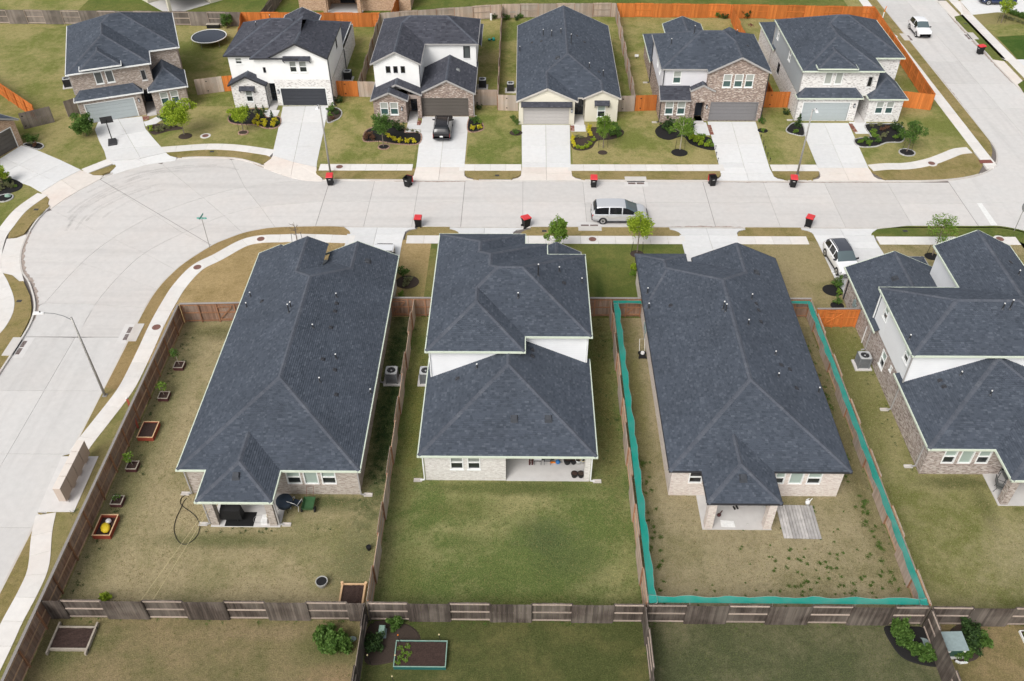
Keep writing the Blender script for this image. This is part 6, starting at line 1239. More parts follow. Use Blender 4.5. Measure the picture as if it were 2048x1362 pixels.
# ================================================================== BINS
def bin_(label, p, rz, open_=False, group='wheeled bins set out at the kerb'):
    T = thing('wheeled_bin', label, 'bin', (p[0], p[1], ROAD), rz, group)
    b = [(-.24, -.26, .06), (.24, -.26, .06), (.24, .24, .06), (-.24, .24, .06)]; t = [(-.31, -.36, 1.0), (.31, -.36, 1.0), (.31, .36, 1.0), (-.31, .36, 1.0)]
    mb = MB(); mb.V.extend(b + t); mb.F += [(0, 3, 2, 1), (0, 1, 5, 4), (1, 2, 6, 5), (2, 3, 7, 6), (3, 0, 4, 7)]; mb.U += [None] * 5
    i = [(x * .93, y * .93, z) for x, y, z in t]; j = [(x * .9, y * .9, z + .05) for x, y, z in b]; o = 8; mb.V.extend(i + j)
    mb.F += [(4, 5, 9, 8), (5, 6, 10, 9), (6, 7, 11, 10), (7, 4, 8, 11), (8, 9, 13, 12), (9, 10, 14, 13), (10, 11, 15, 14), (11, 8, 12, 15), (12, 13, 14, 15)]; mb.U += [None] * 9
    part('tub', mb, 'black', T); part('rim', MB().box(-.335, .335, -.385, -.335, .93, .99).box(-.335, .335, .335, .385, .93, .99).box(-.345, -.3, -.335, .335, .93, .99).box(.3, .345, -.335, .335, .93, .99), 'black', T)
    part('handle', MB().tube([(-.25, .36, .95), (-.25, .46, .97), (.25, .46, .97), (.25, .36, .95)], .018, 6), 'black', T)
    for s in (-1, 1): wl = part('wheel', MB().lathe([(.05, -.03), (.12, -.03), (.13, 0), (.12, .03), (.05, .03)], 12), 'rubber', T, loc=(s * .25, .27, .13)); wl.rotation_euler = (0, math.pi / 2, 0)
    n = MB()
    for k in range(12): pass
    n.face([(.13 * math.cos(a) , -.332 - .03 * math.sin(a) * .6 + .0, .72 + .06 * math.sin(a)) for a in [2 * math.pi * q / 12 for q in range(12)]]); n.face([(-.08, -.29, .45), (.08, -.29, .45), (.08, -.293, .49), (-.08, -.293, .49)])
    part('emblem', n, 'plastic_white', T)
    if open_: part('lid', MB().hexa([(-.34, .40, .97), (.34, .40, .97), (.34, .46, .97), (-.34, .46, .97)], [(-.33, .44, .28), (.33, .44, .28), (.33, .49, .28), (-.33, .49, .28)]), 'red_plastic', T)
    else: part('lid', MB().hexa([(-.35, -.42, 1.0), (.35, -.42, 1.0), (.35, .40, 1.0), (-.35, .40, 1.0)], [(-.31, -.36, 1.07), (.31, -.36, 1.07), (.31, .38, 1.12), (-.31, .38, 1.12)]), 'red_plastic', T)
    return T
bin_('black wheeled bin with red lid by the lamp post before the white house', (-18.59, 74.37), R_(4)); bin_('open black bin with red lid hanging, near the drive with the black car', (-11.03, 74.14), R_(-25), True); bin_('black wheeled bin with red lid before the cream stucco house', (6.93, 74.16), R_(-3))
bin_('open black bin with red lid hanging behind it, before the brown gabled house', (18.42, 74.51), R_(6), True); bin_('black wheeled bin with red lid by the corner house lamp post', (26.14, 74.28), R_(-8)); bin_('black wheeled bin with red lid across the street at the beige house drive', (-9.38, 67.19), R_(178))
bin_('black wheeled bin with red lid before the white sided house', (0.40, 67.25), R_(120)); bin_('black wheeled bin with red lid beside the drive of the white crossover', (26.05, 67.50), R_(150)); bin_('black wheeled bin with red lid on the side street', (55.92, 105.09), R_(-75))
# ================================================================== STREET FURNITURE
def lamp(label, p, rz, hgt=7.4, arm=2.0):
    T = thing('street_lamp', label, 'street lamp', (p[0], p[1], 0), rz, 'street lamps')
    part('pole', MB().tube([(0, 0, -.05), (0, 0, hgt * .5), (0, 0, hgt)], [.10, .082, .06], 10), 'galv', T, True); part('base', MB().box(-.16, .16, -.16, .16, 0, .05), 'galv', T)
    A = part('arm', MB().tube([(0, 0, hgt - .25), (.5, 0, hgt + .12), (1.0, 0, hgt + .3), (arm - .2, 0, hgt + .38)], .03, 6), 'metal_grey', T)
    hd = part('lamp_head', MB().hexa([(arm - .3, -.08, hgt + .30), (arm + .45, -.14, hgt + .30), (arm + .45, .14, hgt + .30), (arm - .3, .08, hgt + .30)], [(arm - .3, -.06, hgt + .42), (arm + .38, -.1, hgt + .42), (arm + .38, .1, hgt + .42), (arm - .3, .06, hgt + .42)]), 'plastic_white', T)
    part('lens', MB().box(arm, arm + .4, -.1, .1, hgt + .27, hgt + .298), 'lamp_clear', hd); part('photocell', MB().lathe([(.04, hgt + .42), (.04, hgt + .5)], 8, arm - .05, 0), 'black', hd)
lamp('tall grey street lamp leaning over the road by the brown capped fence', (-30.15, 45.16), math.pi); lamp('grey street lamp beside the bin before the white house', (-18.9, 76.24), -math.pi / 2, 7.2, .9); lamp('grey street lamp beside the bin at the corner house', (27.02, 76.23), -math.pi / 2, 7.0, .9)
p = (-27.48, 63.63); T = thing('street_sign', 'teal street name sign on a thin grey post at the bend', 'sign', (p[0], p[1], 0), 0)
part('post', MB().tube([(0, 0, -.05), (0, 0, 2.95)], .03, 6), 'galv', T)
for z, a in ((2.98, 0.0), (3.16, 1.45)):
    bl = part('blade', MB().box(-.42, .42, -.008, .008, -.08, .08), 'sign_teal', T, loc=(0, 0, z + .08), rz=a); part('border', MB().box(-.36, .36, -.010, -.0085, -.012, .012), 'plastic_white', bl)
p = (44.27, 66.66); T = thing('traffic_sign', 'grey-backed octagonal sign on a post at the junction', 'sign', p + (0,), R_(-90)); part('post', MB().tube([(0, 0, -.05), (0, 0, 2.9)], .03, 6), 'galv', T)
o8 = [(math.cos(math.pi / 8 + k * math.pi / 4) * .38, math.sin(math.pi / 8 + k * math.pi / 4) * .38) for k in range(8)]; mb = MB(); mb.V.extend([(x, -.04, 2.5 + y) for x, y in o8] + [(x, -.032, 2.5 + y) for x, y in o8]); mb.F += [tuple(range(8)), tuple(range(15, 7, -1))] + [(k, (k + 1) % 8, 8 + (k + 1) % 8, 8 + k) for k in range(8)]; mb.U += [None] * 10; part('sign_plate', mb, 'metal_grey', T)
mb = MB(); mb.face([(x * .96, .034 - .065, 2.5 + y * .96) for x, y in o8]); mb.V = [(x, .036, z) for x, y, z in mb.V]; part('sign_face', mb, 'red_plastic', T)
p = (47.50, 116.24); T = thing('marker_post', 'orange and white marker post in the side street verge', 'marker', (p[0], p[1], 0), 0); part('post', MB().tube([(0, 0, 0), (0, 0, .75)], .07, 8), 'plastic_white', T); part('top', MB().tube([(0, 0, .75), (.1, 0, 1.5)], [.07, .05], 8), 'orange_plastic', T)
# cluster mailboxes
p0, p1 = (-28.99, 35.25), (-28.97, 39.39); L_ = math.dist(p0, p1); dy = L_ / 4.0
for k in range(4):
    y = p0[1] + (k + .5) * (p1[1] - p0[1]) / 4; x = p0[0] + (k + .5) * (p1[0] - p0[0]) / 4
    T = thing('mailbox_cabinet', ['tan mailbox cabinet at the near end of the row, beside the weedy pad corner', 'tan mailbox cabinet second from the weedy pad corner', 'tan mailbox cabinet third from the weedy pad corner', 'tan mailbox cabinet at the far end of the row'][k], 'mailbox', (x, y, .03), 0, 'row of cluster mailboxes')
    part('cabinet', MB().box(-.46, .0, -dy / 2 + .03, dy / 2 - .03, .32, 1.55), 'mail_tan', T); part('top', MB().box(-.48, .01, -dy / 2 + .02, dy / 2 - .02, 1.55, 1.58), 'mail_top', T); part('pedestal', MB().box(-.36, -.1, -.2, .2, .03, .32), 'mail_tan', T); part('base', MB().box(-.44, -.02, -.3, .3, 0, .03), 'pad', T)
    for r in range(6):
        for c in range(2): part('door', MB().box(-.475, -.462, -dy / 2 + .06 + c * (dy / 2 - .05), -dy / 2 + .06 + (c + 1) * (dy / 2 - .05) - .03, .4 + r * .18, .4 + r * .18 + .16), 'mail_tan', T)
# manholes, inlets and small covers
def manhole(label, p, r=.34, ring=.55, z=.03):
    T = thing('manhole_cover', label, 'manhole', (p[0], p[1], 0), 0, 'manhole covers'); part('collar', MB().lathe([(ring, z - .06), (ring, z + .004), (ring - .02, z + .008)], 20), 'walk', T); part('lid', MB().lathe([(r, z + .004), (r, z + .016), (r - .02, z + .02)], 18), 'iron_brown', T)
for lab, p in (('brown manhole cover in the sidewalk near the street name sign', (-27.75, 60.68)), ('brown manhole cover in the sidewalk behind the bare tree', (-23.26, 64.92)), ('brown manhole cover in the sidewalk beside the kerb inlet by the capped fence', (-28.79, 52.76)), ('brown manhole cover in the sidewalk by the lamp post before the white house', (-18.21, 77.49)),
               ('brown manhole cover in the lawn before the house with the hoop', (-33.34, 83.76)), ('brown manhole cover in the sidewalk near the silver minivan', (6.31, 65.08)), ('brown manhole cover in the curving sidewalk of the corner house', (40.95, 78.52)), ('brown manhole cover in bright grass near the junction', (42.48, 65.36)), ('brown manhole cover in the side street sidewalk', (46.94, 110.11)), ('pale brown cover in the lawn beside the trampoline', (-44.59, 109.65))): manhole(lab, p)
def inlet(label, p, rz, L=2.1):
    T = thing('storm_inlet', label, 'drain', (p[0], p[1], 0), rz, 'kerb storm inlets'); part('box_top', MB().box(-L / 2, L / 2, .0, .75, -.1, .03), 'kerb', T); part('throat', MB().box(-L / 2 + .2, L / 2 - .2, -.012, .0, -.118, -.03), 'black', T); part('apron', MB().box(-L / 2 - .1, L / 2 + .1, -.85, -.02, -.13, -.116), 'pad', T)
    for s in (-1, 1):
        mb = MB()
        for k in range(7): mb.box(s * L * .2 - L * .17, s * L * .2 + L * .17, -.42 + k * .045, -.395 + k * .045, -.116, -.106)
        part('grate', mb, 'grate', T)
inlet('kerb inlet before the cream stucco house', ((11.11, 75.01)[0], YN), 0); inlet('kerb inlet beside the silver minivan', ((6.18, 66.73)[0], YS + .03), math.pi); inlet('kerb inlet at the left side of the bend', (XL0, (-39.17, 50.43)[1]), math.pi / 2); inlet('kerb inlet by the brown capped fence', (XL1, (-30.60, 52.15)[1]), -math.pi / 2); inlet('kerb inlet beside the white hatchback', (XC0, (48.39, 109.91)[1]), math.pi / 2); inlet('kerb inlet near the bin on the side street', (XC1, (57.02, 110.26)[1]), -math.pi / 2)
for p in ((-31.78, 80.49), (-45.36, 69.59), (-41.09, 56.00), (-2.43, 75.96), (2.04, 66.37), (34.50, 66.59), (57.64, 114.24)): tag(part('meter_cover', MB().box(-.2, .2, -.14, .14, -.02, .02), 'iron_dark', None, loc=(p[0], p[1], 0.0)), 'small dark rectangular utility cover set in the grass verge', 'cover', 'utility covers in the verges')
# ================================================================== YARD THINGS
p = (-39.22, 107.71); T = thing('trampoline', 'round dark blue trampoline in the far back yard', 'trampoline', (p[0], p[1], 0), 0); simple('tramp_mat', (0.055, 0.065, 0.085), 0.8)
part('mat', MB().lathe([(1.92, .87), (1.92, .885)], 36), 'tramp_mat', T); part('springs', MB().lathe([(1.93, .86), (2.05, .86), (2.05, .875), (1.93, .875)], 36), 'black', T); part('frame', MB().tube([(2.12 * math.cos(a), 2.12 * math.sin(a), .88) for a in [2 * math.pi * k / 36 for k in range(37)]], .06, 6, False), 'trim_white', T)
for k in range(6): a = k * math.pi / 3 + .3; part('leg', MB().tube([(2.1 * math.cos(a), 2.1 * math.sin(a), .88), (2.15 * math.cos(a), 2.15 * math.sin(a), 0)], .025, 6), 'metal_grey', T)
p = (-42.60, 82.17); T = thing('basketball_hoop', 'portable black basketball hoop on the pale driveway', 'basketball hoop', (p[0], p[1], .03), R_(20)); part('base', MB().hexa([(-.45, -.6, 0), (.45, -.6, 0), (.45, .6, 0), (-.45, .6, 0)], [(-.36, -.5, .2), (.36, -.5, .2), (.36, .5, .28), (-.36, .5, .28)]), 'ac_black', T); part('pole', MB().tube([(0, .45, .2), (-.05, .75, 2.1)], .05, 8), 'black', T); part('backboard', MB().hexa([(-.6, 1.05, 1.75), (.6, 1.05, 1.75), (.6, 1.1, 1.75), (-.6, 1.1, 1.75)], [(-.6, .95, 2.5), (.6, .95, 2.5), (.6, 1.0, 2.5), (-.6, 1.0, 2.5)]), 'ac_black', T); part('arm', MB().beam((0, .75, 2.0), (0, 1.05, 2.05), .06, .1), 'black', T)
part('rim', MB().tube([(.23 * math.cos(a), 1.34 + .23 * math.sin(a), 1.9) for a in [2 * math.pi * k / 16 for k in range(17)]], .012, 5, False), 'orange_plastic', T)
def planter(label, p, w_, d, h, mat, rz=0, inner='soil', fill=.8, group=None, th=.05, rim=None):
    T = thing('planter_box', label, 'planter', (p[0], p[1], 0), rz, group)
    for a in ((-w_, w_, -d, -d + th), (-w_, w_, d - th, d), (-w_, -w_ + th, -d + th, d - th), (w_ - th, w_, -d + th, d - th)): part('board', MB().box(*a, 0, h), mat, T)
    if rim:
        for a in ((-w_ - .015, w_ + .015, -d - .015, -d + th), (-w_ - .015, w_ + .015, d - th, d + .015), (-w_ - .015, -w_ + th, -d + th, d - th), (w_ - th, w_ + .015, -d + th, d - th)): part('rim', MB().box(*a, h, h + .03), rim, T)
    s = MB(); n = 7; V = [[(-w_ + th + (2 * w_ - 2 * th) * i / n, -d + th + (2 * d - 2 * th) * j / n, h * fill + .03 * hsh(i, j, p[0])) for j in range(n + 1)] for i in range(n + 1)]; s.V = [v for r in V for v in r]
    for i in range(n):
        for j in range(n): s.F.append((i * (n + 1) + j, (i + 1) * (n + 1) + j, (i + 1) * (n + 1) + j + 1, i * (n + 1) + j + 1)); s.U.append(None)
    part('soil', s, inner, T); return T
PG = 'planter boxes along the capped fence'
PL = [('small dark maroon planter box by the fence corner, farthest up the yard', (-25.58, 48.17), .36, .36, .3, 'maroon_wood'), ('small dark maroon planter box below the one at the fence corner', (-25.73, 44.94), .36, .36, .3, 'maroon_wood'), ('red planter box of bare soil with a red board beside it', (-25.75, 41.52), .55, .75, .36, 'red_wood'), ('small dark maroon planter box with a leafy sapling, beside the mailboxes', (-25.81, 38.36), .36, .36, .3, 'maroon_wood'), ('small dark maroon planter box with a tiny seedling', (-25.80, 35.44), .36, .36, .3, 'maroon_wood'), ('red planter box holding yellow and white bags', (-25.83, 33.45), .55, .8, .36, 'red_wood')]
for lab, p, a, b, c, m in PL: planter(lab, p, a, b, c, m, 0, 'soil', .75 if 'bags' not in lab else .3, PG, .05, 'old_wood' if m == 'maroon_wood' else 'cedar')
p = (-25.83, 33.45); T = thing('feed_bag', 'crumpled yellow and white bag lying in the red planter box', 'bag', (p[0], p[1], .14), .5); part('bag', MB().lathe([(.10, 0), (.26, .03), (.3, .1), (.2, .2), (.05, .24)], 9, -.05, -.1, 1, 1.5), 'yellow_plastic', T, True); part('bag_end', MB().lathe([(.1, 0), (.2, .05), (.16, .16), (.04, .2)], 8, .2, .35), 'plastic_white', T, True)
p = (-26.94, 42.27); T = thing('board', 'long red board leaning against the capped fence', 'board', (p[0], p[1], 0), 0); part('plank', MB().beam((-.35, .75, 1.9), (.3, -.35, .05), .14, .04), 'red_wood', T); part('cap', MB().box(-.43, -.29, .68, .82, 1.88, 1.96), 'plastic_white', T)
def log_bed(label, p, w_, d, h, mat, corner, over=.0):
    T = thing('garden_bed', label, 'garden bed', (p[0], p[1], 0), 0)
    for a in ((-w_, w_, -d, -d + .1), (-w_, w_, d - .1, d), (-w_, -w_ + .1, -d - over, d + over), (w_ - .1, w_, -d - over, d + over)): part('timber', MB().box(*a, 0, h if abs(a[1] - a[0]) > .2 else h + .02), mat, T)
    if corner:
        for sx in (-1, 1):
            for sy in (-1, 1): part('corner_peg', MB().tube([(sx * (w_ - .02), sy * (d - .02), 0), (sx * (w_ - .02), sy * (d - .02), h + .1)], .09, 8), corner, T)
    n = 8; s = MB(); V = [[(-w_ + .08 + (2 * w_ - .16) * i / n, -d + .08 + (2 * d - .16) * j / n, h * .6 + .06 * hsh(i, j, p[0])) for j in range(n + 1)] for i in range(n + 1)]; s.V = [v for r in V for v in r]
    for i in range(n):
        for j in range(n): s.F.append((i * (n + 1) + j, (i + 1) * (n + 1) + j, (i + 1) * (n + 1) + j + 1, i * (n + 1) + j + 1)); s.U.append(None)
    part('soil', s, 'soil', T); return T
log_bed('raised bed of dark soil framed with old grey timbers by the capped fence', (-25.02, 25.86), 1.12, .72, .22, 'old_wood', None, .25); log_bed('raised bed of dark soil framed in pale cedar logs behind the dark fence', (-9.75, 28.55), .72, .95, .24, 'cedar', 'cedar')
planter('long teal raised planter with leafy greens and dark soil', (-5.43, 25.02), 1.42, .78, .3, 'teal_box', 0, 'soil', .82, None, .04, 'util_pale')
for lab, p, hh in (('thin dark garden stake with pale tip at the far right of the teal planter', (-4.38, 25.81), .9), ('thin dark garden stake with orange flower by the teal planter', (-6.63, 25.70), 1.0), ('thin dark garden stake left of the teal planter', (-6.65, 24.51), 1.0), ('thin dark garden stake nearest the dark dividing fence', (-8.15, 24.50), 1.0), ('thin dark garden stake in front of the teal planter', (-6.68, 23.30), 1.0)):
    T = thing('garden_stake', lab, 'stake', (p[0], p[1], 0), 0); part('rod', MB().tube([(0, 0, 0), (-.06, .0, hh)], .018, 5), 'black', T); part('tip', MB().lathe([(.03, hh), (.05, hh + .05), (.02, hh + .12)], 6, -.06, 0), 'orange_plastic' if 'orange' in lab else 'rope', T)
def pot(label, p, r, h, mat, fill='soil', rim=None, group=None, z=0.0):
    T = thing('plant_pot', label, 'pot', (p[0], p[1], z), 0, group); part('pot', MB().lathe([(r * .7, 0), (r * .95, h * .6), (r, h), (r * .9, h), (r * .85, h * .85)], 16), mat, T, False)
    if rim: part('rim', MB().tube([(r * math.cos(a), r * math.sin(a), h) for a in [2 * math.pi * k / 18 for k in range(19)]], .025, 6, False), rim, T)
    part('soil', MB().lathe([(r * .88, h * .86), (r * .86, h * .9)], 14), fill, T); return T
simple('pot_grey', (0.42, 0.42, 0.40), 0.8, var=.2)
pot('grey stone tub with a glossy black liner by the cedar bed', (-11.65, 29.51), .36, .42, 'pot_grey', 'black'); pot('small black bucket against the tan fence', (-9.23, 32.03), .16, .3, 'black', 'black')
BG = 'pots on the white house patio'
pot('large black pot at the back of the white house patio', (3.13, 39.0), .27, .45, 'black', 'soil', None, BG, .05); pot('second black pot beside the large one on the patio', (3.55, 39.0), .22, .42, 'black', 'soil', None, BG, .05); pot('brown-filled pot with pale rim on the patio', (3.88, 39.0), .22, .36, 'pot_grey', 'mulch_brown', 'trim_white', BG, .05); pot('small pot with yellowish rim by the patio pillar', (4.16, 39.03), .18, .34, 'pot_grey', 'black', 'rope', BG, .05)
pot('black pot with a green plant at the front of the patio', (3.55, 37.85), .23, .34, 'black', 'soil', None, BG, .05); pot('black pot of bare soil at the front of the patio', (3.98, 37.85), .23, .34, 'black', 'mulch_brown', None, BG, .05)
def grill(label, p, rz, mat, s=1.0, z=.05, cover=False):
    T = thing('barbecue_grill', label, 'grill', (p[0], p[1], z), rz, None, s)
    if cover: part('cover', MB().hexa([(-.7, -.3, .25), (.7, -.3, .25), (.7, .3, .25), (-.7, .3, .25)], [(-.62, -.2, .98), (.62, -.2, .98), (.6, .24, 1.12), (-.6, .24, 1.12)]), 'black', T)
    else: part('firebox', MB().box(-.4, .4, -.26, .26, .62, .82), 'metal_dark', T); part('hood', MB().tube([(-.4, 0, .84), (.4, 0, .84)], .27, 12), mat, T, False); part('shelf', MB().box(.4, .75, -.24, .24, .78, .82), 'metal_dark', T); part('handle', MB().tube([(-.3, -.3, .92), (.3, -.3, .92)], .018, 6), 'steel', T)
    for sx in (-1, 1):
        for sy in (-1, 1): part('leg', MB().tube([(sx * .36, sy * .22, 0), (sx * .36, sy * .22, .64)], .02, 6), 'metal_dark', T)
    return T
grill('black covered grill on the beige house porch', (-18.1, 34.25), 0, 'black', 1, .06, True); tag(part('patio_mat', MB().box(-.9, .9, -.55, .55, 0, .012), 'black', None, loc=(-17.6, 34.2, .058)), 'black rubber mat under the covered grill', 'mat')
grill('silver hooded grill on the white house patio', (1.15, 38.95), 0, 'steel', .62); grill('black hooded grill on the white house patio', (1.8, 38.95), 0, 'black', .6)
p = (2.5, 38.98); tag(part('ball', MB().lathe([(.02, 0), (.12, .03), (.17, .13), (.12, .25), (.02, .29)], 12), 'blue_plastic', None, True, loc=(p[0], p[1], .05)), 'blue ball on the white house patio', 'ball'); T = thing('folded_umbrella', 'orange folded umbrella lying on the white house patio', 'umbrella', (2.1, 39.0, .05), 0); part('canopy', MB().tube([(-.1, 0, .06), (.3, .02, .05), (.5, .02, .05)], [.08, .05, .02], 8), 'orange_plastic', T); part('shaft', MB().tube([(.45, .02, .05), (.7, .02, .05)], .012, 5), 'metal_dark', T)
T = thing('boots', 'pair of dark red boots on the white house patio', 'boots', (.7, 38.9, .05), 0)
for x in (-.09, .09): part('boot', MB().box(x - .05, x + .05, -.1, .16, 0, .1).box(x - .05, x + .05, .04, .16, .1, .3), 'maroon_wood', T)
# beige house porch
p = (-14.95, 35.15); T = thing('patio_table', 'round patio table under a dark blue cover beside the porch', 'table', (p[0], p[1], .05), 0); simple('cover_blue', (0.035, 0.05, 0.075), 0.7); part('cover', MB().lathe([(.5, .35), (.55, .62), (.5, .78), (.1, .82)], 16), 'cover_blue', T, True)
for k in range(4): a = k * 1.57 + .4; part('leg', MB().tube([(.15 * math.cos(a), .15 * math.sin(a), .4), (.5 * math.cos(a), .5 * math.sin(a), 0)], .02, 5), 'black', T)
def chair(label, p, rz, frame='plastic_white', seat='cover_blue', z=0.0):
    T = thing('garden_chair', label, 'chair', (p[0], p[1], z), rz); part('seat', MB().box(-.26, .26, -.25, .25, .38, .41), seat, T); part('backrest', MB().hexa([(-.26, .24, .42), (.26, .24, .42), (.26, .27, .42), (-.26, .27, .42)], [(-.25, .48, 1.0), (.25, .48, 1.0), (.25, .51, 1.0), (-.25, .51, 1.0)]), seat, T)
    for s in (-1, 1):
        part('leg', MB().tube([(s * .28, -.28, 0), (s * .28, -.26, .62), (s * .28, .3, .62)], .018, 6), frame, T); part('leg', MB().tube([(s * .28, .32, 0), (s * .28, .22, .4), (s * .28, .52, 1.02)], .018, 6), frame, T)
    part('rail', MB().tube([(-.28, .52, 1.02), (.28, .52, 1.02)], .018, 6), frame, T); return T
chair('white framed folding chair on the grass by the porch', (-14.25, 35.25), R_(160)); chair('grey framed chair on the mottled brick house patio', (31.0, 36.9), R_(60), 'metal_dark', 'metal_grey', .055)
T = thing('patio_table', 'grey table on the mottled brick house patio', 'table', (31.75, 37.6, .055), 0); part('top', MB().box(-.45, .45, -.4, .4, .68, .71), 'metal_grey', T)
for sx in (-1, 1):
    for sy in (-1, 1): part('leg', MB().tube([(sx * .4, sy * .35, 0), (sx * .4, sy * .35, .68)], .02, 5), 'metal_dark', T)
p = (-13.45, 35.2); T = thing('garden_cart', 'green garden cart with black wheels on the grass by the beige wall', 'cart', (p[0], p[1], 0), 0); simple('cart_green', (0.05, 0.12, 0.05), 0.5); mb = MB(); b = [(-.3, -.42, .25), (.3, -.42, .25), (.3, .4, .25), (-.3, .4, .25)]; t = [(-.38, -.5, .52), (.38, -.5, .52), (.38, .46, .52), (-.38, .46, .52)]; mb.V = b + t; mb.F = [(0, 3, 2, 1), (0, 1, 5, 4), (1, 2, 6, 5), (2, 3, 7, 6), (3, 0, 4, 7)]; mb.U = [None] * 5; part('tub', mb, 'cart_green', T)
for s in (-1, 1): wl = part('wheel', MB().lathe([(.05, -.04), (.19, -.04), (.2, 0), (.19, .04), (.05, .04)], 14), 'rubber', T, loc=(s * .42, -.3, .2)); wl.rotation_euler = (0, math.pi / 2, 0)
part('handle', MB().tube([(-.22, .44, .5), (-.22, .95, .95), (.22, .95, .95), (.22, .44, .5)], .018, 6), 'iron_brown', T)
T = thing('feed_sack', 'yellow sack standing by the porch column', 'sack', (-15.8, 34.35, .055), 0); part('sack', MB().lathe([(.12, 0), (.17, .05), (.16, .3), (.06, .38)], 9, 0, 0, 1, .8), 'yellow_plastic', T, True); T = thing('box', 'white boxes stacked at the porch edge', 'box', (-16.05, 33.95, .055), .1); part('box_body', MB().box(-.2, .2, -.16, .16, 0, .22), 'plastic_white', T); part('box_lid', MB().box(-.14, .16, .17, .4, 0, .3), 'plastic_white', T)
T = thing('garden_hoop', 'pale wire hoop lying on the porch floor', 'hoop', (-16.5, 34.2, .065), 0); part('ring', MB().tube([(.3 * math.cos(a), .3 * math.sin(a), .012) for a in [2 * math.pi * k / 20 for k in range(21)]], .014, 5, False), 'steel', T)
# hose and cords in the beige house yard
hp = smooth_line([(-21.59, 36.16), (-21.84, 35.88), (-21.82, 35.47), (-21.48, 35.12), (-20.96, 34.77), (-20.45, 34.32), (-20.05, 33.64), (-20.05, 32.86), (-20.48, 32.31), (-21.03, 32.47), (-21.57, 33.29), (-21.72, 34.19), (-21.66, 34.94), (-21.62, 35.59), (-21.49, 35.83)], 5)
tag(part('hose', MB().tube([(x, y, .03) for x, y in hp], .022, 6), 'black', None), 'black garden hose looped on the dry grass', 'hose')
for dx, nm in ((0, 'cord stretched over the yard nearest the capped fence'), (.4, 'cord stretched over the yard nearest the porch column')):
    a, b = (-21.20, 27.18), (-19.25, 33.75); tag(part('cord', MB().tube([(a[0] + dx * 1.6, 27.25, 1.75), (b[0] + dx * .5, b[1], 1.7)], .012, 5), 'rope', None), 'thin tan ' + nm, 'cord')
# boards deck in the netted yard
T = thing('deck', 'weathered grey plank deck lying on the lawn by the pale pink house', 'deck', (17.45, 34.3, 0), R_(-.8)); 
for k in range(12): part('plank', MB().box(-1.16 + k * .194, -1.16 + k * .194 + .172, -1.28 - .02 * hsh(k, 5), 1.28, .05, .085 + .012 * hsh(k, 3)), 'grey_wood', T)
for y in (-1.0, 0, 1.0): part('joist', MB().box(-1.14, 1.14, y - .04, y + .04, 0.0, .05), 'old_wood', T)
p = (18.35, 35.75); T = thing('watering_can', 'white watering can on the plank deck edge', 'watering can', (p[0], p[1], .02), .4); part('can', MB().lathe([(.14, 0), (.16, .18), (.1, .32)], 12), 'plastic_white', T, True); part('spout', MB().tube([(.1, 0, .1), (.3, 0, .4)], [.04, .02], 6), 'plastic_white', T); part('handle', MB().tube([(-.1, 0, .3), (-.2, 0, .5), (.05, 0, .5)], .02, 6), 'plastic_white', T)
tag(part('cardboard_sheet', MB().prism([(-.45, -.22), (.42, -.26), (.4, .2), (-.42, .28)], 0, .02), 'plastic_white', None, loc=(13.0, 34.1, .058)), 'white sheet lying on the pale pink house porch', 'sheet'); T = thing('toy', 'brown toy lying on the pale pink house porch', 'toy', (12.55, 34.75, .06), .9); part('toy_body', MB().lathe([(.02, 0), (.13, .04), (.1, .1), (.02, .13)], 9, 0, 0, 1.3, 1), 'maroon_wood', T, True); part('toy_neck', MB().beam((.1, 0, .06), (.42, 0, .06), .05, .04), 'maroon_wood', T)
T = thing('slippers', 'pair of black slippers on the pale pink house porch', 'slippers', (13.7, 35.35, .06), .3)
for x in (-.1, .1): part('slipper', MB().box(x - .05, x + .05, -.13, .13, 0, .06), 'black', T)
T = thing('mower', 'black and white push mower against the pale wall in the netted yard', 'mower', (9.2, 49.7, 0), 0); part('deck_shell', MB().hexa([(-.25, -.35, .08), (.25, -.35, .08), (.25, .35, .08), (-.25, .35, .08)], [(-.2, -.28, .28), (.2, -.28, .28), (.2, .3, .28), (-.2, .3, .28)]), 'black', T); part('engine', MB().lathe([(.15, .28), (.14, .42)], 10), 'plastic_white', T); part('handle', MB().tube([(-.2, .3, .2), (-.2, .9, .95), (.2, .9, .95), (.2, .3, .2)], .018, 6), 'plastic_white', T)
for sx in (-1, 1):
    for sy in (-1, 1): wl = part('wheel', MB().lathe([(.03, -.03), (.1, -.03), (.1, .03), (.03, .03)], 10), 'rubber', T, loc=(sx * .27, sy * .28, .1)); wl.rotation_euler = (0, math.pi / 2, 0)
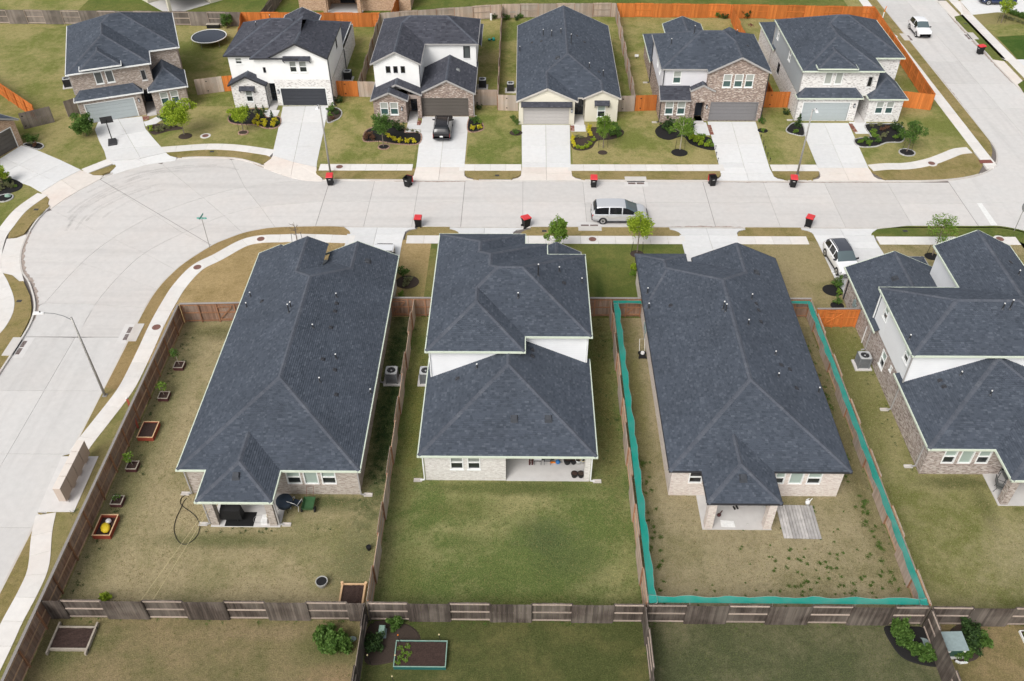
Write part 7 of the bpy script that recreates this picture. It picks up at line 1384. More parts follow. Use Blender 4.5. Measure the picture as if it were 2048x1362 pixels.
# utility gear
p = (23.85, 25.75); T = thing('utility_cabinet', 'dark green transformer cabinet with pale lid by the dark fence', 'cabinet', p + (0,), R_(2)); part('pad', MB().box(-.66, .66, -.62, .62, 0, .08), 'pad', T); part('cabinet', MB().box(-.55, .55, -.5, .5, .08, .78), 'util_green', T); part('lid', MB().hexa([(-.6, -.56, .78), (.6, -.56, .78), (.6, .56, .78), (-.6, .56, .78)], [(-.58, -.54, .83), (.58, -.54, .83), (.58, .54, .9), (-.58, .54, .9)]), 'util_grey', T)
for x in (-.42, .42): part('label_plate', MB().box(x - .08, x + .08, -.512, -.501, .5, .66), 'plastic_white', T)
p = (-7.70, 26.35); T = thing('utility_pedestal', 'pale grey utility pedestal in the mulch by the dark fence', 'pedestal', (p[0], p[1], 0), 0); part('base', MB().box(-.22, .22, -.3, .3, 0, .1), 'util_grey', T); part('body', MB().box(-.16, .16, -.22, .22, .1, .55), 'util_grey', T); part('cap', MB().hexa([(-.18, -.25, .55), (.18, -.25, .55), (.18, .25, .55), (-.18, .25, .55)], [(-.14, -.2, .62), (.14, -.2, .62), (.14, .2, .62), (-.14, .2, .62)]), 'util_pale', T)
for lab, p, r, h in (('white cleanout pipe standing in the shrub by the dark dividing fence', (-10.44, 26.01), .11, .3), ('white cleanout cap among the black mulch shrubs', (21.80, 26.22), .13, .12)):
    T = thing('cleanout_pipe', lab, 'pipe', (p[0], p[1], .03), 0); part('pipe', MB().lathe([(r, 0), (r, h)], 12), 'plastic_white', T); part('cap', MB().lathe([(r * 1.12, h), (r * 1.12, h + .05), (r * .6, h + .07)], 12), 'plastic_white', T)
for lab, p, sx, sy, m in (('pale oval utility lid flat in the black mulch', (22.47, 26.11), .38, .28, 'util_grey'), ('pale grey lid flat in the grass by the dark dividing fence', (-9.37, 26.02), .24, .16, 'util_grey')): tag(part('access_cover', MB().lathe([(1, 0), (1, .04), (.94, .05)], 16, 0, 0, sx, sy), m, None, loc=(p[0], p[1], .03)), lab, 'lid')
p = (-1.48, 116.46); T = thing('utility_cabinet', 'dark green transformer cabinet in the far yard beside the cream house', 'cabinet', (p[0], p[1], 0), 0); part('cabinet', MB().box(-.5, .5, -.45, .45, 0, .75), 'util_green', T); part('lid', MB().box(-.55, .55, -.5, .5, .75, .82), 'util_grey', T)
p = (-4.15, 115.29); T = thing('cleanout_pipe', 'white pipe standing in the far shrub bed behind the house with the black car', 'pipe', (p[0], p[1], 0), 0); part('pipe', MB().lathe([(.14, 0), (.14, .75)], 10), 'plastic_white', T); part('cap', MB().lathe([(.17, .75), (.17, .82)], 10), 'plastic_white', T)
p = (-3.97, 108.24); T = thing('toy_trike', 'small teal and black toy trike in the far yard', 'toy', (p[0], p[1], 0), .7); part('frame', MB().beam((-.4, 0, .25), (.4, 0, .3), .12, .12), 'black', T); part('seat', MB().box(-.35, -.1, -.15, .15, .32, .42), 'sign_teal', T); part('front', MB().lathe([(.2, .1), (.22, .3), (.1, .45)], 10, .4, 0), 'sign_teal', T)
p = (-40.09, 112.50); T = thing('log_rack', 'low dark rack against the grey fence by the trampoline', 'rack', (p[0], p[1], 0), 0); part('rack', MB().box(-.8, .8, -.25, .25, .05, .5), 'black', T); part('top', MB().box(-.85, .85, -.28, .28, .5, .54), 'old_wood', T)
p = (29.67, 113.57); T = thing('brick_pile', 'low pile of reddish bricks in the far corner yard', 'bricks', (p[0], p[1], 0), .3)
for k in range(14): part('brick', MB().box(-.1, .1, -.05, .05, 0, .06), 'paver_red', T, loc=((hsh(k, 1) - .5) * .8, (hsh(k, 2) - .5) * .8, .0 if k < 8 else .065), rz=hsh(k, 3) * 3)
p = (13.81, 103.24); T = thing('lawn_lamp', 'small white lamp on a stand beside the tan fence', 'lamp', (p[0], p[1], 0), 0); part('stand', MB().tube([(0, 0, 0), (0, 0, .3)], .02, 5), 'black', T); part('head', MB().box(-.22, .22, -.14, .14, .3, .5), 'plastic_white', T)
for i, p in enumerate([(19.82, 81.18), (19.68, 79.89), (19.64, 78.68), (24.85, 81.04), (24.84, 79.80), (24.86, 78.71), (24.91, 83.49), (24.92, 82.25)]):
    T = thing('path_light', 'short black stake light along the drive of the brown gabled house', 'light', (p[0], p[1], 0), 0, 'stake lights by the drive'); part('stake', MB().tube([(0, 0, 0), (0, 0, .38)], .025, 5), 'black', T); part('head', MB().lathe([(.05, .38), (.06, .42), (.02, .5)], 8), 'black', T)
# brick door-step pavers and front walks
for x0, x1, y0, y1 in ((-12.3, -10.75, 85.3, 86.6), (-12.6, -10.8, 84.0, 85.2), (5.2, 6.75, 84.9, 86.4), (18.15, 19.75, 84.2, 87.0), (35.1, 36.9, 84.6, 87.2), (-28.4, -26.7, 87.6, 89.6)): struct('path', MB().prism([(x0, y0), (x1, y0), (x1, y1), (x0, y1)], -.05, .03), 'drive')
struct('path', MB().prism([(-40.47, 87.07), (-39.69, 88.22), (-38.98, 87.31), (-39.49, 86.18), (-40.34, 85.84), (-40.88, 86.84)], -.05, .03), 'drive')
def pavers(label, p, rz, n, m):
    T = thing('brick_edging', label, 'pavers', (p[0], p[1], .0), rz, 'brick paver strips beside the garage doors')
    for i in range(n):
        for j in range(m): part('brick', MB().box(i * .21, i * .21 + .2, j * .105, j * .105 + .1, 0, .05), 'paver_red' if hsh(i, j, p[0]) < .7 else 'stone_red', T)
pavers('brick paver strip by the cream house entry', (5.15, 84.95), 0, 2, 12); pavers('brick paver strip by the brown gabled house entry', (19.75, 84.3), R_(0), 2, 20); pavers('brick paver strip by the corner house entry', (35.0, 84.9), R_(2), 2, 18); pavers('brick paver strip beside the black car drive', (-11.3, 86.2), 0, 2, 10); pavers('brick paver strip by the pale garage door', (-41.04, 87.18), R_(20), 3, 9)


# ================================================================== PLANTS
leaf_mat('leaf_spring', (0.10, 0.19, 0.02), (0.16, 0.27, 0.035), (0.24, 0.36, 0.06))
def leaves(mb, rnd, cx, cy, cz, rx, ry, rz, n, leaf, clumps=10, spread=.34, flat=.0, hollow=.3):
    C = []
    while len(C) < clumps:
        v = Vector((rnd.uniform(-1, 1), rnd.uniform(-1, 1), rnd.uniform(-1, 1)))
        if hollow < v.length < 1: C.append(v)
    for k in range(n):
        c = C[rnd.randrange(clumps)]; v = c * .8 + Vector((rnd.gauss(0, spread), rnd.gauss(0, spread), rnd.gauss(0, spread)))
        if v.length > 1.12: v *= 1.05 / v.length
        p = Vector((cx + v.x * rx, cy + v.y * ry, cz + v.z * rz)); s = leaf * rnd.uniform(.6, 1.25)
        d = Vector((rnd.gauss(0, 1), rnd.gauss(0, 1), rnd.gauss(0, .6))).normalized(); u = d.cross(Vector((rnd.gauss(0, 1), rnd.gauss(0, 1), rnd.gauss(0, 1) + .4))).normalized()
        if p.z < .03: p.z = .03 + abs(p.z) * .3
        a, b = d * s, u * s * .55; i = len(mb.V); mb.V.extend([tuple(p - a), tuple(p + b), tuple(p + a), tuple(p - b)]); mb.F.append((i, i + 1, i + 2, i + 3)); mb.U.append(None)
def tree(label, p, h, dia, mat, seed, n=2600, leaf=.085, clear=.38, bark='bark', stakes=True, lean=(0, 0), airy=False, group='young street trees', ry=1.0):
    rnd = random.Random(seed); T = thing('tree', label, 'tree', (p[0], p[1], 0), 0, group); tr = MB(); zc = h * clear; R = dia / 2
    tip = (lean[0], lean[1], h * .93); tr.tube([(0, 0, -.05), (lean[0] * .3, lean[1] * .3, zc), (lean[0] * .7, lean[1] * .7, h * .7), tip], [.055, .045, .028, .01], 7)
    ends = []
    for k in range(13):
        t = rnd.uniform(.15, .95); z0 = zc * .9 + (h * .85 - zc) * t; a = rnd.uniform(0, 6.28); r = R * rnd.uniform(.5, 1.12) * (1.05 - abs(t - .4) * .9)
        b = (lean[0] * z0 / h, lean[1] * z0 / h, z0); e = (b[0] + math.cos(a) * r, b[1] + math.sin(a) * r * ry, z0 + r * rnd.uniform(.35, .8)); m = tuple((x + y) / 2 + rnd.uniform(-.06, .06) for x, y in zip(b, e)); tr.tube([b, m, e], [.022, .015, .006], 5); ends.append(e)
        for q in range(2): a2 = a + rnd.uniform(-.9, .9); e2 = (m[0] + math.cos(a2) * r * .5, m[1] + math.sin(a2) * r * .5, m[2] + r * .4); tr.tube([m, e2], [.011, .004], 4); ends.append(e2)
    part('trunk', tr, bark, T)
    if mat:
        cr = MB(); hc = (h - zc) / 2; leaves(cr, rnd, lean[0] * .8, lean[1] * .8, zc + hc * 1.02, R * .92, R * .92 * ry, hc * 1.0, int(n * .36), leaf, 12, .24, 0, .3)
        wt = [rnd.uniform(.3, 1.7) for e in ends]; ws = sum(wt)
        for e, q in zip(ends, wt): r = R * (.16 + .13 * q); leaves(cr, rnd, e[0] * 1.06, e[1] * 1.06, e[2], r, r, r * .8, int(n * .64 * q / ws), leaf, 3, .5, 0, 0)
        part('crown', cr, mat, T)
    if stakes:
        for s in (-1, 1): part('stake', MB().tube([(s * .5, .05, 0), (s * .42, .03, 1.15)], .02, 5), 'black', T)
    return T
tree('bright lime-green tree on three thin stems before the house with the hoop', (-35.62, 83.96), 3.9, 3.1, 'leaf_lime', 1, 5200, .10, .33, stakes=False); tree('small round lime-green tree before the white house', (-29.64, 84.98), 2.95, 2.15, 'leaf_lime', 2, 3600, .085, .36)
tree('slender green tree before the house with the black car', (-14.30, 81.57), 3.8, 1.85, 'leaf_green', 3, 2900, .085, .33)
tree('upright bright green tree with hooped stakes beside the cream stucco house', (8.33, 81.46), 3.8, 1.65, 'leaf_spring', 4, 3300, .08, .33); tree('airy green tree in black mulch before the brown gabled house', (16.17, 81.09), 3.7, 2.1, 'leaf_spring', 5, 2100, .075, .4, 'bark_pale'); tree('green staked tree in a black mulch ring by the corner house', (39.20, 80.81), 3.3, 1.85, 'leaf_green', 6, 3000, .085, .3, lean=(.25, .1))
tree('small lime tree on the lawn across the side street', (62.31, 114.48), 3.3, 1.75, 'leaf_lime', 7, 1700, .09, .42); tree('lime shrub tree at the green lawn across the side street', (66.2, 110.0), 2.6, 2.0, 'leaf_lime', 8, 1200, .1, .3, stakes=False)
tree('slim green tree beyond the white sided house roof', (3.0, 62.5), 4.15, 1.65, 'leaf_spring', 9, 2500, .10, .3); tree('glowing lime tree beside the silver minivan', (10.08, 63.08), 4.0, 2.15, 'leaf_lime', 10, 3600, .085, .34, stakes=True); tree('thin-leaved pale green tree before the mottled brick house', (35.60, 62.82), 4.0, 2.3, 'leaf_spring', 11, 1700, .075, .3, stakes=True, lean=(.2, .1))
tree('bare leafless sapling by the bend sidewalk', (-19.81, 64.21), 2.5, 1.5, None, 12, stakes=True); tree('bushy green tree against the pale garage door', (-45.86, 83.69), 2.35, 2.3, 'leaf_green', 13, 4200, .1, .06, stakes=False, group='garden shrubs'); tree('tall shrub in the corner by the trampoline', (-38.24, 112.51), 1.9, 1.5, 'leaf_green', 14, 1300, .1, .08, stakes=False, group='garden shrubs')
tree('lime sapling at the left edge of the bend', (-50.55, 74.11), 1.7, 1.5, 'leaf_lime', 15, 1300, .09, .2, stakes=False)
for lab, p, s in (('slender sapling growing in the maroon box at the fence corner', (-25.61, 48.28), 21), ('small green sapling in the maroon box below the fence corner one', (-25.76, 45.05), 22), ('bright leafy sapling in the maroon box beside the mailboxes', (-25.84, 38.45), 23)):
    rnd = random.Random(s); T = thing('sapling', lab, 'sapling', (p[0], p[1], .22), 0); h = 1.25 if s == 21 else .8; part('stem', MB().tube([(0, 0, 0), (-.1, .1, h)], .015, 5), 'bark_pale', T); c = MB(); leaves(c, rnd, -.12, .12, h * .85, .38, .38, .32, 150 if s == 21 else 130, .085, 6, .4); part('foliage', c, 'leaf_green' if s == 21 else 'leaf_spring', T)
p = (-25.82, 35.48); T = thing('sapling', 'tiny seedling in the maroon box', 'sapling', (p[0], p[1], .22), 0); part('stem', MB().tube([(0, 0, 0), (0, 0, .3)], .01, 4), 'bark_pale', T); c = MB(); leaves(c, random.Random(5), 0, 0, .3, .22, .22, .15, 50, .07, 4, .4); part('foliage', c, 'leaf_green', T)
# shrubs: a few grown forms, copied and turned
def shrub_mesh(mat, seed, rx, rz, n, leaf, clumps=9, spike=False):
    c = MB(); rnd = random.Random(seed)
    if spike:
        for k in range(n // 6):
            z = rnd.uniform(.02, rz * 2); r = rx * (1 - z / (rz * 2.1)); leaves(c, rnd, 0, 0, z, r, r, .12, 6, leaf, 4, .4, 0, .2)
    else:
        leaves(c, rnd, 0, 0, rz * .9, rx * .8, rx * .8, rz * .85, int(n * .55), leaf, clumps, .26)
        for k in range(7):
            a = rnd.uniform(0, 6.28); q = rx * rnd.uniform(.55, 1.05); leaves(c, rnd, math.cos(a) * q, math.sin(a) * q, rz * rnd.uniform(.5, 1.8), rx * .3, rx * .3, rz * .32, int(n * .065), leaf, 3, .5, 0, 0)
    return c.mesh('foliage', mat)
SH = dict(green=shrub_mesh('leaf_dark', 1, .5, .42, 420, .075), mid=shrub_mesh('leaf_green', 2, .48, .42, 420, .075), yellow=shrub_mesh('leaf_yellow', 3, .30, .34, 300, .065), cone=shrub_mesh('leaf_dark', 4, .34, .5, 360, .06, 9, True), red=shrub_mesh('leaf_red', 5, .42, .33, 340, .07), olive=shrub_mesh('leaf_olive', 6, .42, .3, 360, .06), spring=shrub_mesh('leaf_spring', 7, .40, .34, 340, .075), yg=shrub_mesh('leaf_lime', 8, .34, .28, 300, .08), big=shrub_mesh('leaf_green', 9, .75, .55, 1100, .10, 14), bigd=shrub_mesh('leaf_dark', 10, .75, .6, 1100, .095, 14))
STEM = MB().tube([(0, 0, -.03), (.02, .01, .3)], [.03, .015], 5).mesh('stem', 'bark')
KIND = dict(green='dark green rounded shrub', mid='mid green rounded shrub', yellow='bright yellow-leaved shrub', cone='small dark conical evergreen', red='reddish-leaved low shrub', olive='grey-olive low shrub', spring='fresh green low shrub', yg='yellow-green spreading shrub', big='large green shrub', bigd='large dark green shrub')
_sn = [0]
def shrub(kind, p, s=1.0, where='', sz=1.0):
    _sn[0] += 1; q = hsh(_sn[0], 2.2); T = thing('shrub', KIND[kind] + ' ' + where, 'shrub', (p[0], p[1], .02), q * 6.28, KIND[kind] + 's ' + where); link('foliage', SH[kind], T, sc=(s * (.9 + .2 * q), s * (1.1 - .2 * q), s * sz)); link('stem', STEM, T); return T
def bed(label, pts, mat='mulch_black', edge='stone', closed=True, step=.24, skip=None, hh=.09):
    c = (sum(p[0] for p in pts) / len(pts), sum(p[1] for p in pts) / len(pts)); T = thing('flower_bed', label, 'flower bed', (c[0], c[1], 0), 0); loc = [(p[0] - c[0], p[1] - c[1]) for p in pts]; sp = smooth_line(loc, 5, True)
    n = len(sp); mb = MB(); ring = [[(x * f, y * f, z) for x, y in sp] for f, z in ((1, .012), (.93, .05), (.6, .075), (.2, .085))]
    for r in ring: mb.V.extend(r)
    for k in range(3):
        for j in range(n): j2 = (j + 1) % n; mb.F.append((k * n + j, k * n + j2, (k + 1) * n + j2, (k + 1) * n + j)); mb.U.append(None)
    mb.F.append(tuple(3 * n + j for j in range(n))); mb.U.append(None); part('mulch', mb, mat, T)
    if edge:
        rs = resample(sp + [sp[0]], step); em = shared(('edge', edge), lambda: MB().hexa([(-.11, -.06, 0), (.11, -.06, 0), (.11, .06, 0), (-.11, .06, 0)], [(-.1, -.05, hh), (.1, -.05, hh), (.1, .05, hh), (-.1, .05, hh)]).mesh('edging_stone', edge))
        for a, b in zip(rs[:-1], rs[1:]):
            if skip and skip((a[0] + c[0], a[1] + c[1])): continue
            link('edging_stone', em, T, ((a[0] + b[0]) / 2, (a[1] + b[1]) / 2, 0), math.atan2(b[1] - a[1], b[0] - a[0]), sc=(1, 1, .8 + .4 * hsh(a[0], a[1])))
    return T
def ring(label, p, r=.5, mat='mulch_black', edge=None): return bed(label, [(p[0] + r * math.cos(a), p[1] + r * math.sin(a) * .92) for a in [k * .7854 for k in range(8)]], mat, edge, step=.2)
# white house
bed('mulch bed edged in reddish stone before the white house', [(-31.94, 87.90), (-31.31, 88.93), (-29.13, 89.98), (-27.78, 87.92), (-26.34, 87.93), (-26.05, 85.77), (-27.30, 85.40), (-28.58, 86.18), (-30.33, 86.24), (-31.49, 86.73)], 'mulch_black', 'stone_red'); wh = 'in the bed before the white house'
for k, p in (('cone', (-30.10, 89.28)), ('cone', (-29.12, 89.11)), ('cone', (-28.29, 88.95)), ('cone', (-27.15, 87.76)), ('olive', (-29.22, 88.60)), ('cone', (-28.30, 88.09))): shrub(k, p, .9, wh)
for p in ((-28.76, 86.41), (-28.62, 87.41), (-28.19, 85.99), (-27.72, 86.58), (-27.51, 85.86), (-26.62, 85.86), (-26.62, 86.76)): shrub('yellow', p, .95, wh)
for p in ((-31.49, 87.40), (-31.01, 87.07), (-26.23, 86.26)): shrub('green', p, .55, wh)
ring('mulch ring under the round lime tree', (-29.51, 84.45), .52, 'mulch_brown', 'stone_red'); bed('small mulch bed right of the black garage door', [(-21.37, 89.33), (-20.70, 90.20), (-19.84, 89.33), (-19.78, 87.97), (-20.29, 87.12), (-20.98, 86.79)], 'mulch_brown', 'stone')
for k, p, s in (('mid', (-20.97, 89.33), 1.1), ('green', (-20.49, 91.44), 1.0), ('spring', (-20.96, 88.30), .7), ('red', (-20.58, 87.46), .6), ('green', (-20.29, 88.64), .6)): shrub(k, p, s, 'right of the black garage door')
# house with the black car
bed('long mulch bed edged in reddish stone before the house with the black car', [(-16.65, 83.26), (-16.45, 85.17), (-14.55, 86.32), (-12.56, 85.35), (-12.32, 84.55), (-10.75, 84.40), (-10.71, 82.20), (-12.68, 82.04), (-14.88, 82.64), (-16.25, 82.54)], 'mulch_black', 'stone_red'); wh = 'in the bed before the house with the black car'
for p in ((-14.01, 83.43), (-13.32, 82.74), (-12.69, 82.44), (-11.91, 82.35), (-11.26, 82.35)): shrub('yellow', p, .95, wh)
for p in ((-14.79, 86.32), (-14.18, 85.83), (-13.53, 85.67), (-12.92, 85.03)): shrub('green', p, 1.0, wh)
for p in ((-16.10, 83.73), (-16.33, 83.10), (-15.63, 83.11)): shrub('red', p, .9, wh)
for p in ((-12.21, 85.03), (-11.65, 84.81), (-11.08, 84.56)): shrub('olive', p, .5, wh)
ring('mulch ring under the slender tree before the house with the black car', (-14.25, 81.48), .58, 'mulch_black', 'stone_red'); bed('small mulch bed right of the bronze garage door', [(-5.78, 87.53), (-5.01, 88.04), (-4.19, 86.38), (-4.26, 85.07), (-5.68, 84.81)], 'mulch_black', 'stone_red')
for k, p, s in (('yellow', (-5.25, 85.23), .9), ('yellow', (-4.54, 85.40), .9), ('mid', (-5.09, 86.87), 1.0), ('spring', (-4.56, 86.71), .7), ('green', (-4.76, 89.93), .7)): shrub(k, p, s, 'right of the bronze garage door')
# cream house
ring('grey mulch patch at the left corner of the cream house', (-0.65, 84.61), .7, 'mulch_brown'); 
for p, s in (((-0.99, 87.56), .7), ((-0.58, 86.56), .8), ((-0.65, 84.29), .8)): shrub('mid', p, s, 'at the left corner of the cream house')
bed('mulch bed before the cream house window', [(5.10, 82.91), (5.59, 83.69), (6.75, 83.70), (6.99, 85.46), (7.88, 85.95), (10.50, 85.48), (10.63, 84.20), (9.40, 83.24), (7.85, 82.92), (7.15, 81.38), (6.07, 80.83), (5.19, 81.31)], 'mulch_brown', None); wh = 'in the bed before the cream house'
for p in ((5.30, 83.07), (5.25, 82.14), (5.35, 81.53), (7.15, 85.46), (7.05, 84.49), (7.14, 83.86)): shrub('yellow', p, .8, wh, 1.2)
for p in ((5.72, 81.32), (6.16, 81.14), (6.62, 81.38), (7.00, 81.99), (7.39, 82.86)): shrub('yg', p, .75, wh)
for p, s in (((9.67, 85.80), 1.0), ((9.98, 84.83), 1.1), ((9.38, 84.03), .9), ((10.06, 83.88), .8), ((9.22, 84.99), .7)): shrub('mid', p, s, wh)
for p in ((6.19, 83.38), (5.74, 83.54)): shrub('olive', p, .6, wh)
ring('grey mulch patch under the hooped tree', (8.22, 80.49), .5, 'mulch_brown')
# brown gabled house
bed('black mulch bed sweeping before the brown gabled house', [(14.05, 85.17), (14.82, 86.48), (16.32, 87.15), (18.03, 85.84), (18.13, 84.40), (19.71, 83.61), (19.77, 81.15), (18.59, 81.30), (17.38, 82.36), (16.83, 83.91), (15.35, 83.12), (14.28, 83.74)], 'mulch_black', None); wh = 'in the bed before the brown gabled house'
for p, s in (((15.02, 85.50), 1.0), ((15.72, 86.16), 1.1), ((15.55, 84.70), .9), ((17.45, 86.17), 1.1), ((17.75, 85.52), 1.1), ((16.42, 85.51), .8), ((17.57, 84.23), .8)): shrub('green' if s > .95 else 'mid', p, s, wh)
for p in ((17.55, 83.29), (17.96, 82.67), (18.40, 82.06), (18.96, 81.75), (18.28, 83.29), (18.69, 82.98), (17.92, 83.45)): shrub('yg', p, .9, wh)
for p in ((19.38, 82.52), (19.49, 81.76), (18.96, 83.77), (18.50, 83.76)): shrub('spring', p, .7, wh)
ring('black mulch ring under the airy tree', (16.05, 80.53), .85, 'mulch_black'); ring('black mulch patch right of the dark grey garage door', (25.47, 85.24), .55, 'mulch_black')
for p, s in (((25.64, 86.87), .9), ((25.83, 88.20), .6), ((25.44, 85.07), .6)): shrub('mid' if s > .6 else 'spring', p, s, 'right of the dark grey garage door')
# corner house
bed('black mulch bed edged in pale stone before the corner house', [(34.66, 83.38), (36.20, 83.71), (36.52, 84.02), (36.65, 86.60), (38.89, 86.77), (40.25, 86.62), (40.38, 85.32), (39.47, 82.94), (37.81, 82.72), (36.34, 81.85), (34.62, 81.90)], 'mulch_black', 'stone'); wh = 'in the bed before the corner house'
for k, p, s in (('spring', (37.03, 84.82), .8), ('spring', (36.78, 83.87), .9), ('green', (39.42, 85.47), 1.2), ('green', (39.68, 84.83), 1.0), ('red', (38.08, 85.14), .8), ('red', (38.70, 85.63), .7), ('olive', (37.85, 83.87), .9), ('olive', (37.25, 83.40), .7), ('spring', (38.90, 83.56), .7), ('olive', (37.13, 86.11), .7), ('olive', (38.11, 86.28), .7), ('spring', (35.05, 82.61), .7), ('spring', (35.79, 82.31), .8), ('mid', (35.59, 82.92), .8), ('mid', (36.84, 82.78), .7), ('mid', (39.51, 83.57), .9)): shrub(k, p, s, wh)
bed('half round black mulch bed left of the corner house drive', [(28.05, 85.57), (29.04, 86.88), (29.95, 86.40), (29.57, 84.14), (28.63, 84.36), (28.02, 84.77)], 'mulch_black', 'stone'); shrub('cone', (29.36, 86.07), 1.5, 'left of the corner house drive'); shrub('spring', (28.87, 84.77), .7, 'left of the corner house drive'); shrub('green', (28.70, 88.90), .8, 'beside the corner house wall'); ring('black mulch ring under the staked tree of the corner house', (39.19, 80.66), .78, 'mulch_black', 'stone')
# left side of the bend
bed('groundcover bed before the house with the hoop', [(-40.13, 85.84), (-38.73, 86.52), (-37.07, 85.97), (-36.13, 85.31), (-37.56, 84.76), (-38.95, 83.99)], 'mulch_brown', None); wh = 'in the bed before the house with the hoop'
for p in ((-38.71, 85.08), (-38.29, 85.41), (-37.72, 85.30), (-37.29, 85.64), (-38.76, 84.53), (-38.19, 84.75), (-38.00, 85.85)): shrub('olive', p, .8, wh)
for p in ((-39.61, 85.40), (-39.35, 84.75)): shrub('yg', p, .7, wh)
for p in ((-38.69, 87.08), (-38.19, 86.86)): shrub('mid', p, 1.1, wh)
ring('dark mulch mound under the bright lime tree', (-35.45, 83.69), .72, 'mulch_brown'); bed('white-edged mulch bed beside the orange brick garage', [(-51.80, 81.81), (-51.00, 82.23), (-49.94, 81.92), (-49.47, 81.30), (-49.78, 80.79), (-50.87, 81.19)], 'mulch_black', 'stone')
for k, p, s in (('mid', (-51.40, 82.44), 1.2), ('mid', (-50.88, 82.44), 1.0), ('red', (-50.38, 81.50), .7), ('olive', (-50.92, 81.81), .6)): shrub(k, p, s, 'beside the orange brick garage')
bed('black mulch bed at the left of the bend', [(-51.25, 73.84), (-50.57, 74.94), (-49.70, 74.95), (-48.52, 74.03), (-48.44, 72.95), (-49.37, 72.23), (-50.44, 72.05)], 'mulch_black', None)
for k, p, s in (('olive', (-50.01, 73.66), 1.0), ('olive', (-49.35, 73.48), 1.0), ('green', (-49.96, 74.21), .9), ('olive', (-50.07, 72.94), .9), ('spring', (-48.96, 73.49), .5)): shrub(k, p, s, 'in the bed at the left of the bend')
ring('stone-ringed bed with a pale rock at the left of the bend', (-49.16, 71.53), .75, 'mulch_black', 'stone'); p = (-48.90, 71.71); tag(part('rock', MB().lathe([(.2, 0), (.32, .08), (.26, .22), (.08, .3)], 9, 0, 0, 1, .7), 'util_pale', None, loc=(p[0], p[1], .05)), 'pale green painted rock in the stone ring', 'rock')
# near side
ring('dark mulch patch beside the beige house garage wall', (-9.56, 58.75), 1.0, 'mulch_brown')
for k, p, s in (('mid', (-10.03, 59.76), 1.1), ('olive', (-9.50, 58.75), .9), ('olive', (-9.62, 58.15), .7), ('spring', (-9.85, 56.77), .8)): shrub(k, p, s, 'beside the beige house garage wall')
ring('black mulch oval beside the white crossover', (25.75, 57.90), .85, 'mulch_black'); ring('black mulch patch by the orange gate', (25.58, 55.88), .55, 'mulch_black')
for k, p, s in (('mid', (26.24, 58.40), 1.1), ('olive', (26.34, 59.00), .8), ('spring', (26.11, 57.42), .7), ('mid', (25.65, 56.17), .8)): shrub(k, p, s, 'beside the white crossover')
for i, p in enumerate(((25.89, 59.30), (25.97, 59.00), (26.51, 59.30))): tag(part('flower', MB().lathe([(.02, .0), (.09, .04), (.1, .09), (.03, .12)], 8), 'plastic_white', None, loc=(p[0], p[1], .8)), 'white rose bloom on the shrub beside the white crossover', 'flower', 'white roses')
ring('dark mulch ring under the glowing lime tree', (10.06, 62.91), .6, 'mulch_brown'); ring('black mulch ring under the thin-leaved tree', (35.53, 62.71), .6, 'mulch_black'); shrub('yg', (9.54, 60.51), .9, 'beside the pale pink house wall', 1.6); shrub('spring', (9.42, 59.69), .7, 'beside the pale pink house wall', 1.4)
# foreground beds
bed('black mulch corner bed by the dark fence', [(20.60, 27.04), (21.59, 27.09), (23.14, 26.98), (23.18, 25.79), (22.92, 24.76), (22.09, 24.75), (21.12, 25.13), (20.71, 25.93)], 'mulch_black', None); wh = 'in the black mulch corner bed'
for p, s in (((21.44, 27.09), .75), ((21.21, 26.59), .7), ((21.28, 26.10), .75), ((21.63, 26.51), .6), ((21.84, 25.54), .6), ((22.41, 25.27), .7), ((22.80, 25.55), .55), ((21.67, 25.70), .5)): shrub('big', p, s, wh)
bed('white-edged bed around the green utility cabinet', [(23.81, 25.72), (24.33, 26.95), (25.36, 27.29), (25.73, 26.30), (25.27, 25.29), (24.57, 24.97), (23.91, 24.96)], 'mulch_brown', 'trim_white', skip=lambda q: q[1] > 25.0)
for p, s in (((25.35, 26.88), .85), ((25.45, 26.14), .8), ((25.00, 25.73), .85), ((24.20, 25.36), .6), ((24.54, 25.48), .6)): shrub('bigd' if s > .8 else 'big', p, s, 'around the green utility cabinet')
for p, s in (((-10.92, 25.91), .9), ((-10.19, 25.48), .95), ((-9.63, 25.57), .8), ((-10.68, 25.47), .8)): shrub('big', p, s, 'against the dark dividing fence')
bed('bark mulch corner bed by the teal planter', [(-8.5, 27.0), (-6.6, 27.05), (-5.6, 26.3), (-5.8, 25.2), (-7.2, 24.6), (-8.5, 24.7)], 'mulch_brown', None); shrub('big', (-7.01, 26.95), .62, 'in the corner bed by the teal planter'); shrub('bigd', (-8.09, 25.67), .85, 'in the corner bed by the teal planter'); shrub('yg', (-24.07, 28.42), 1.0, 'behind the dark rear fence')
p = (28.22, 26.48); planter('white-edged planter with a bright green plant at the far right', (p[0] + .2, p[1]), .35, .35, .18, 'trim_white'); shrub('spring', (p[0] + .2, p[1]), .8, 'in the white-edged planter')
shrub('mid', (3.55, 37.85), .35, 'in the patio pot')
for i, (dx, dy) in enumerate(((-1.15, .35), (-.95, .1), (-1.1, -.2), (-.75, .45), (-.8, -.35), (-1.2, -.5), (-.65, .0))):
    q = (-5.43, 25.02); T = shrub('spring', (q[0] + dx, q[1] + dy), .42, 'in the teal planter', .6); T.location.z = .22
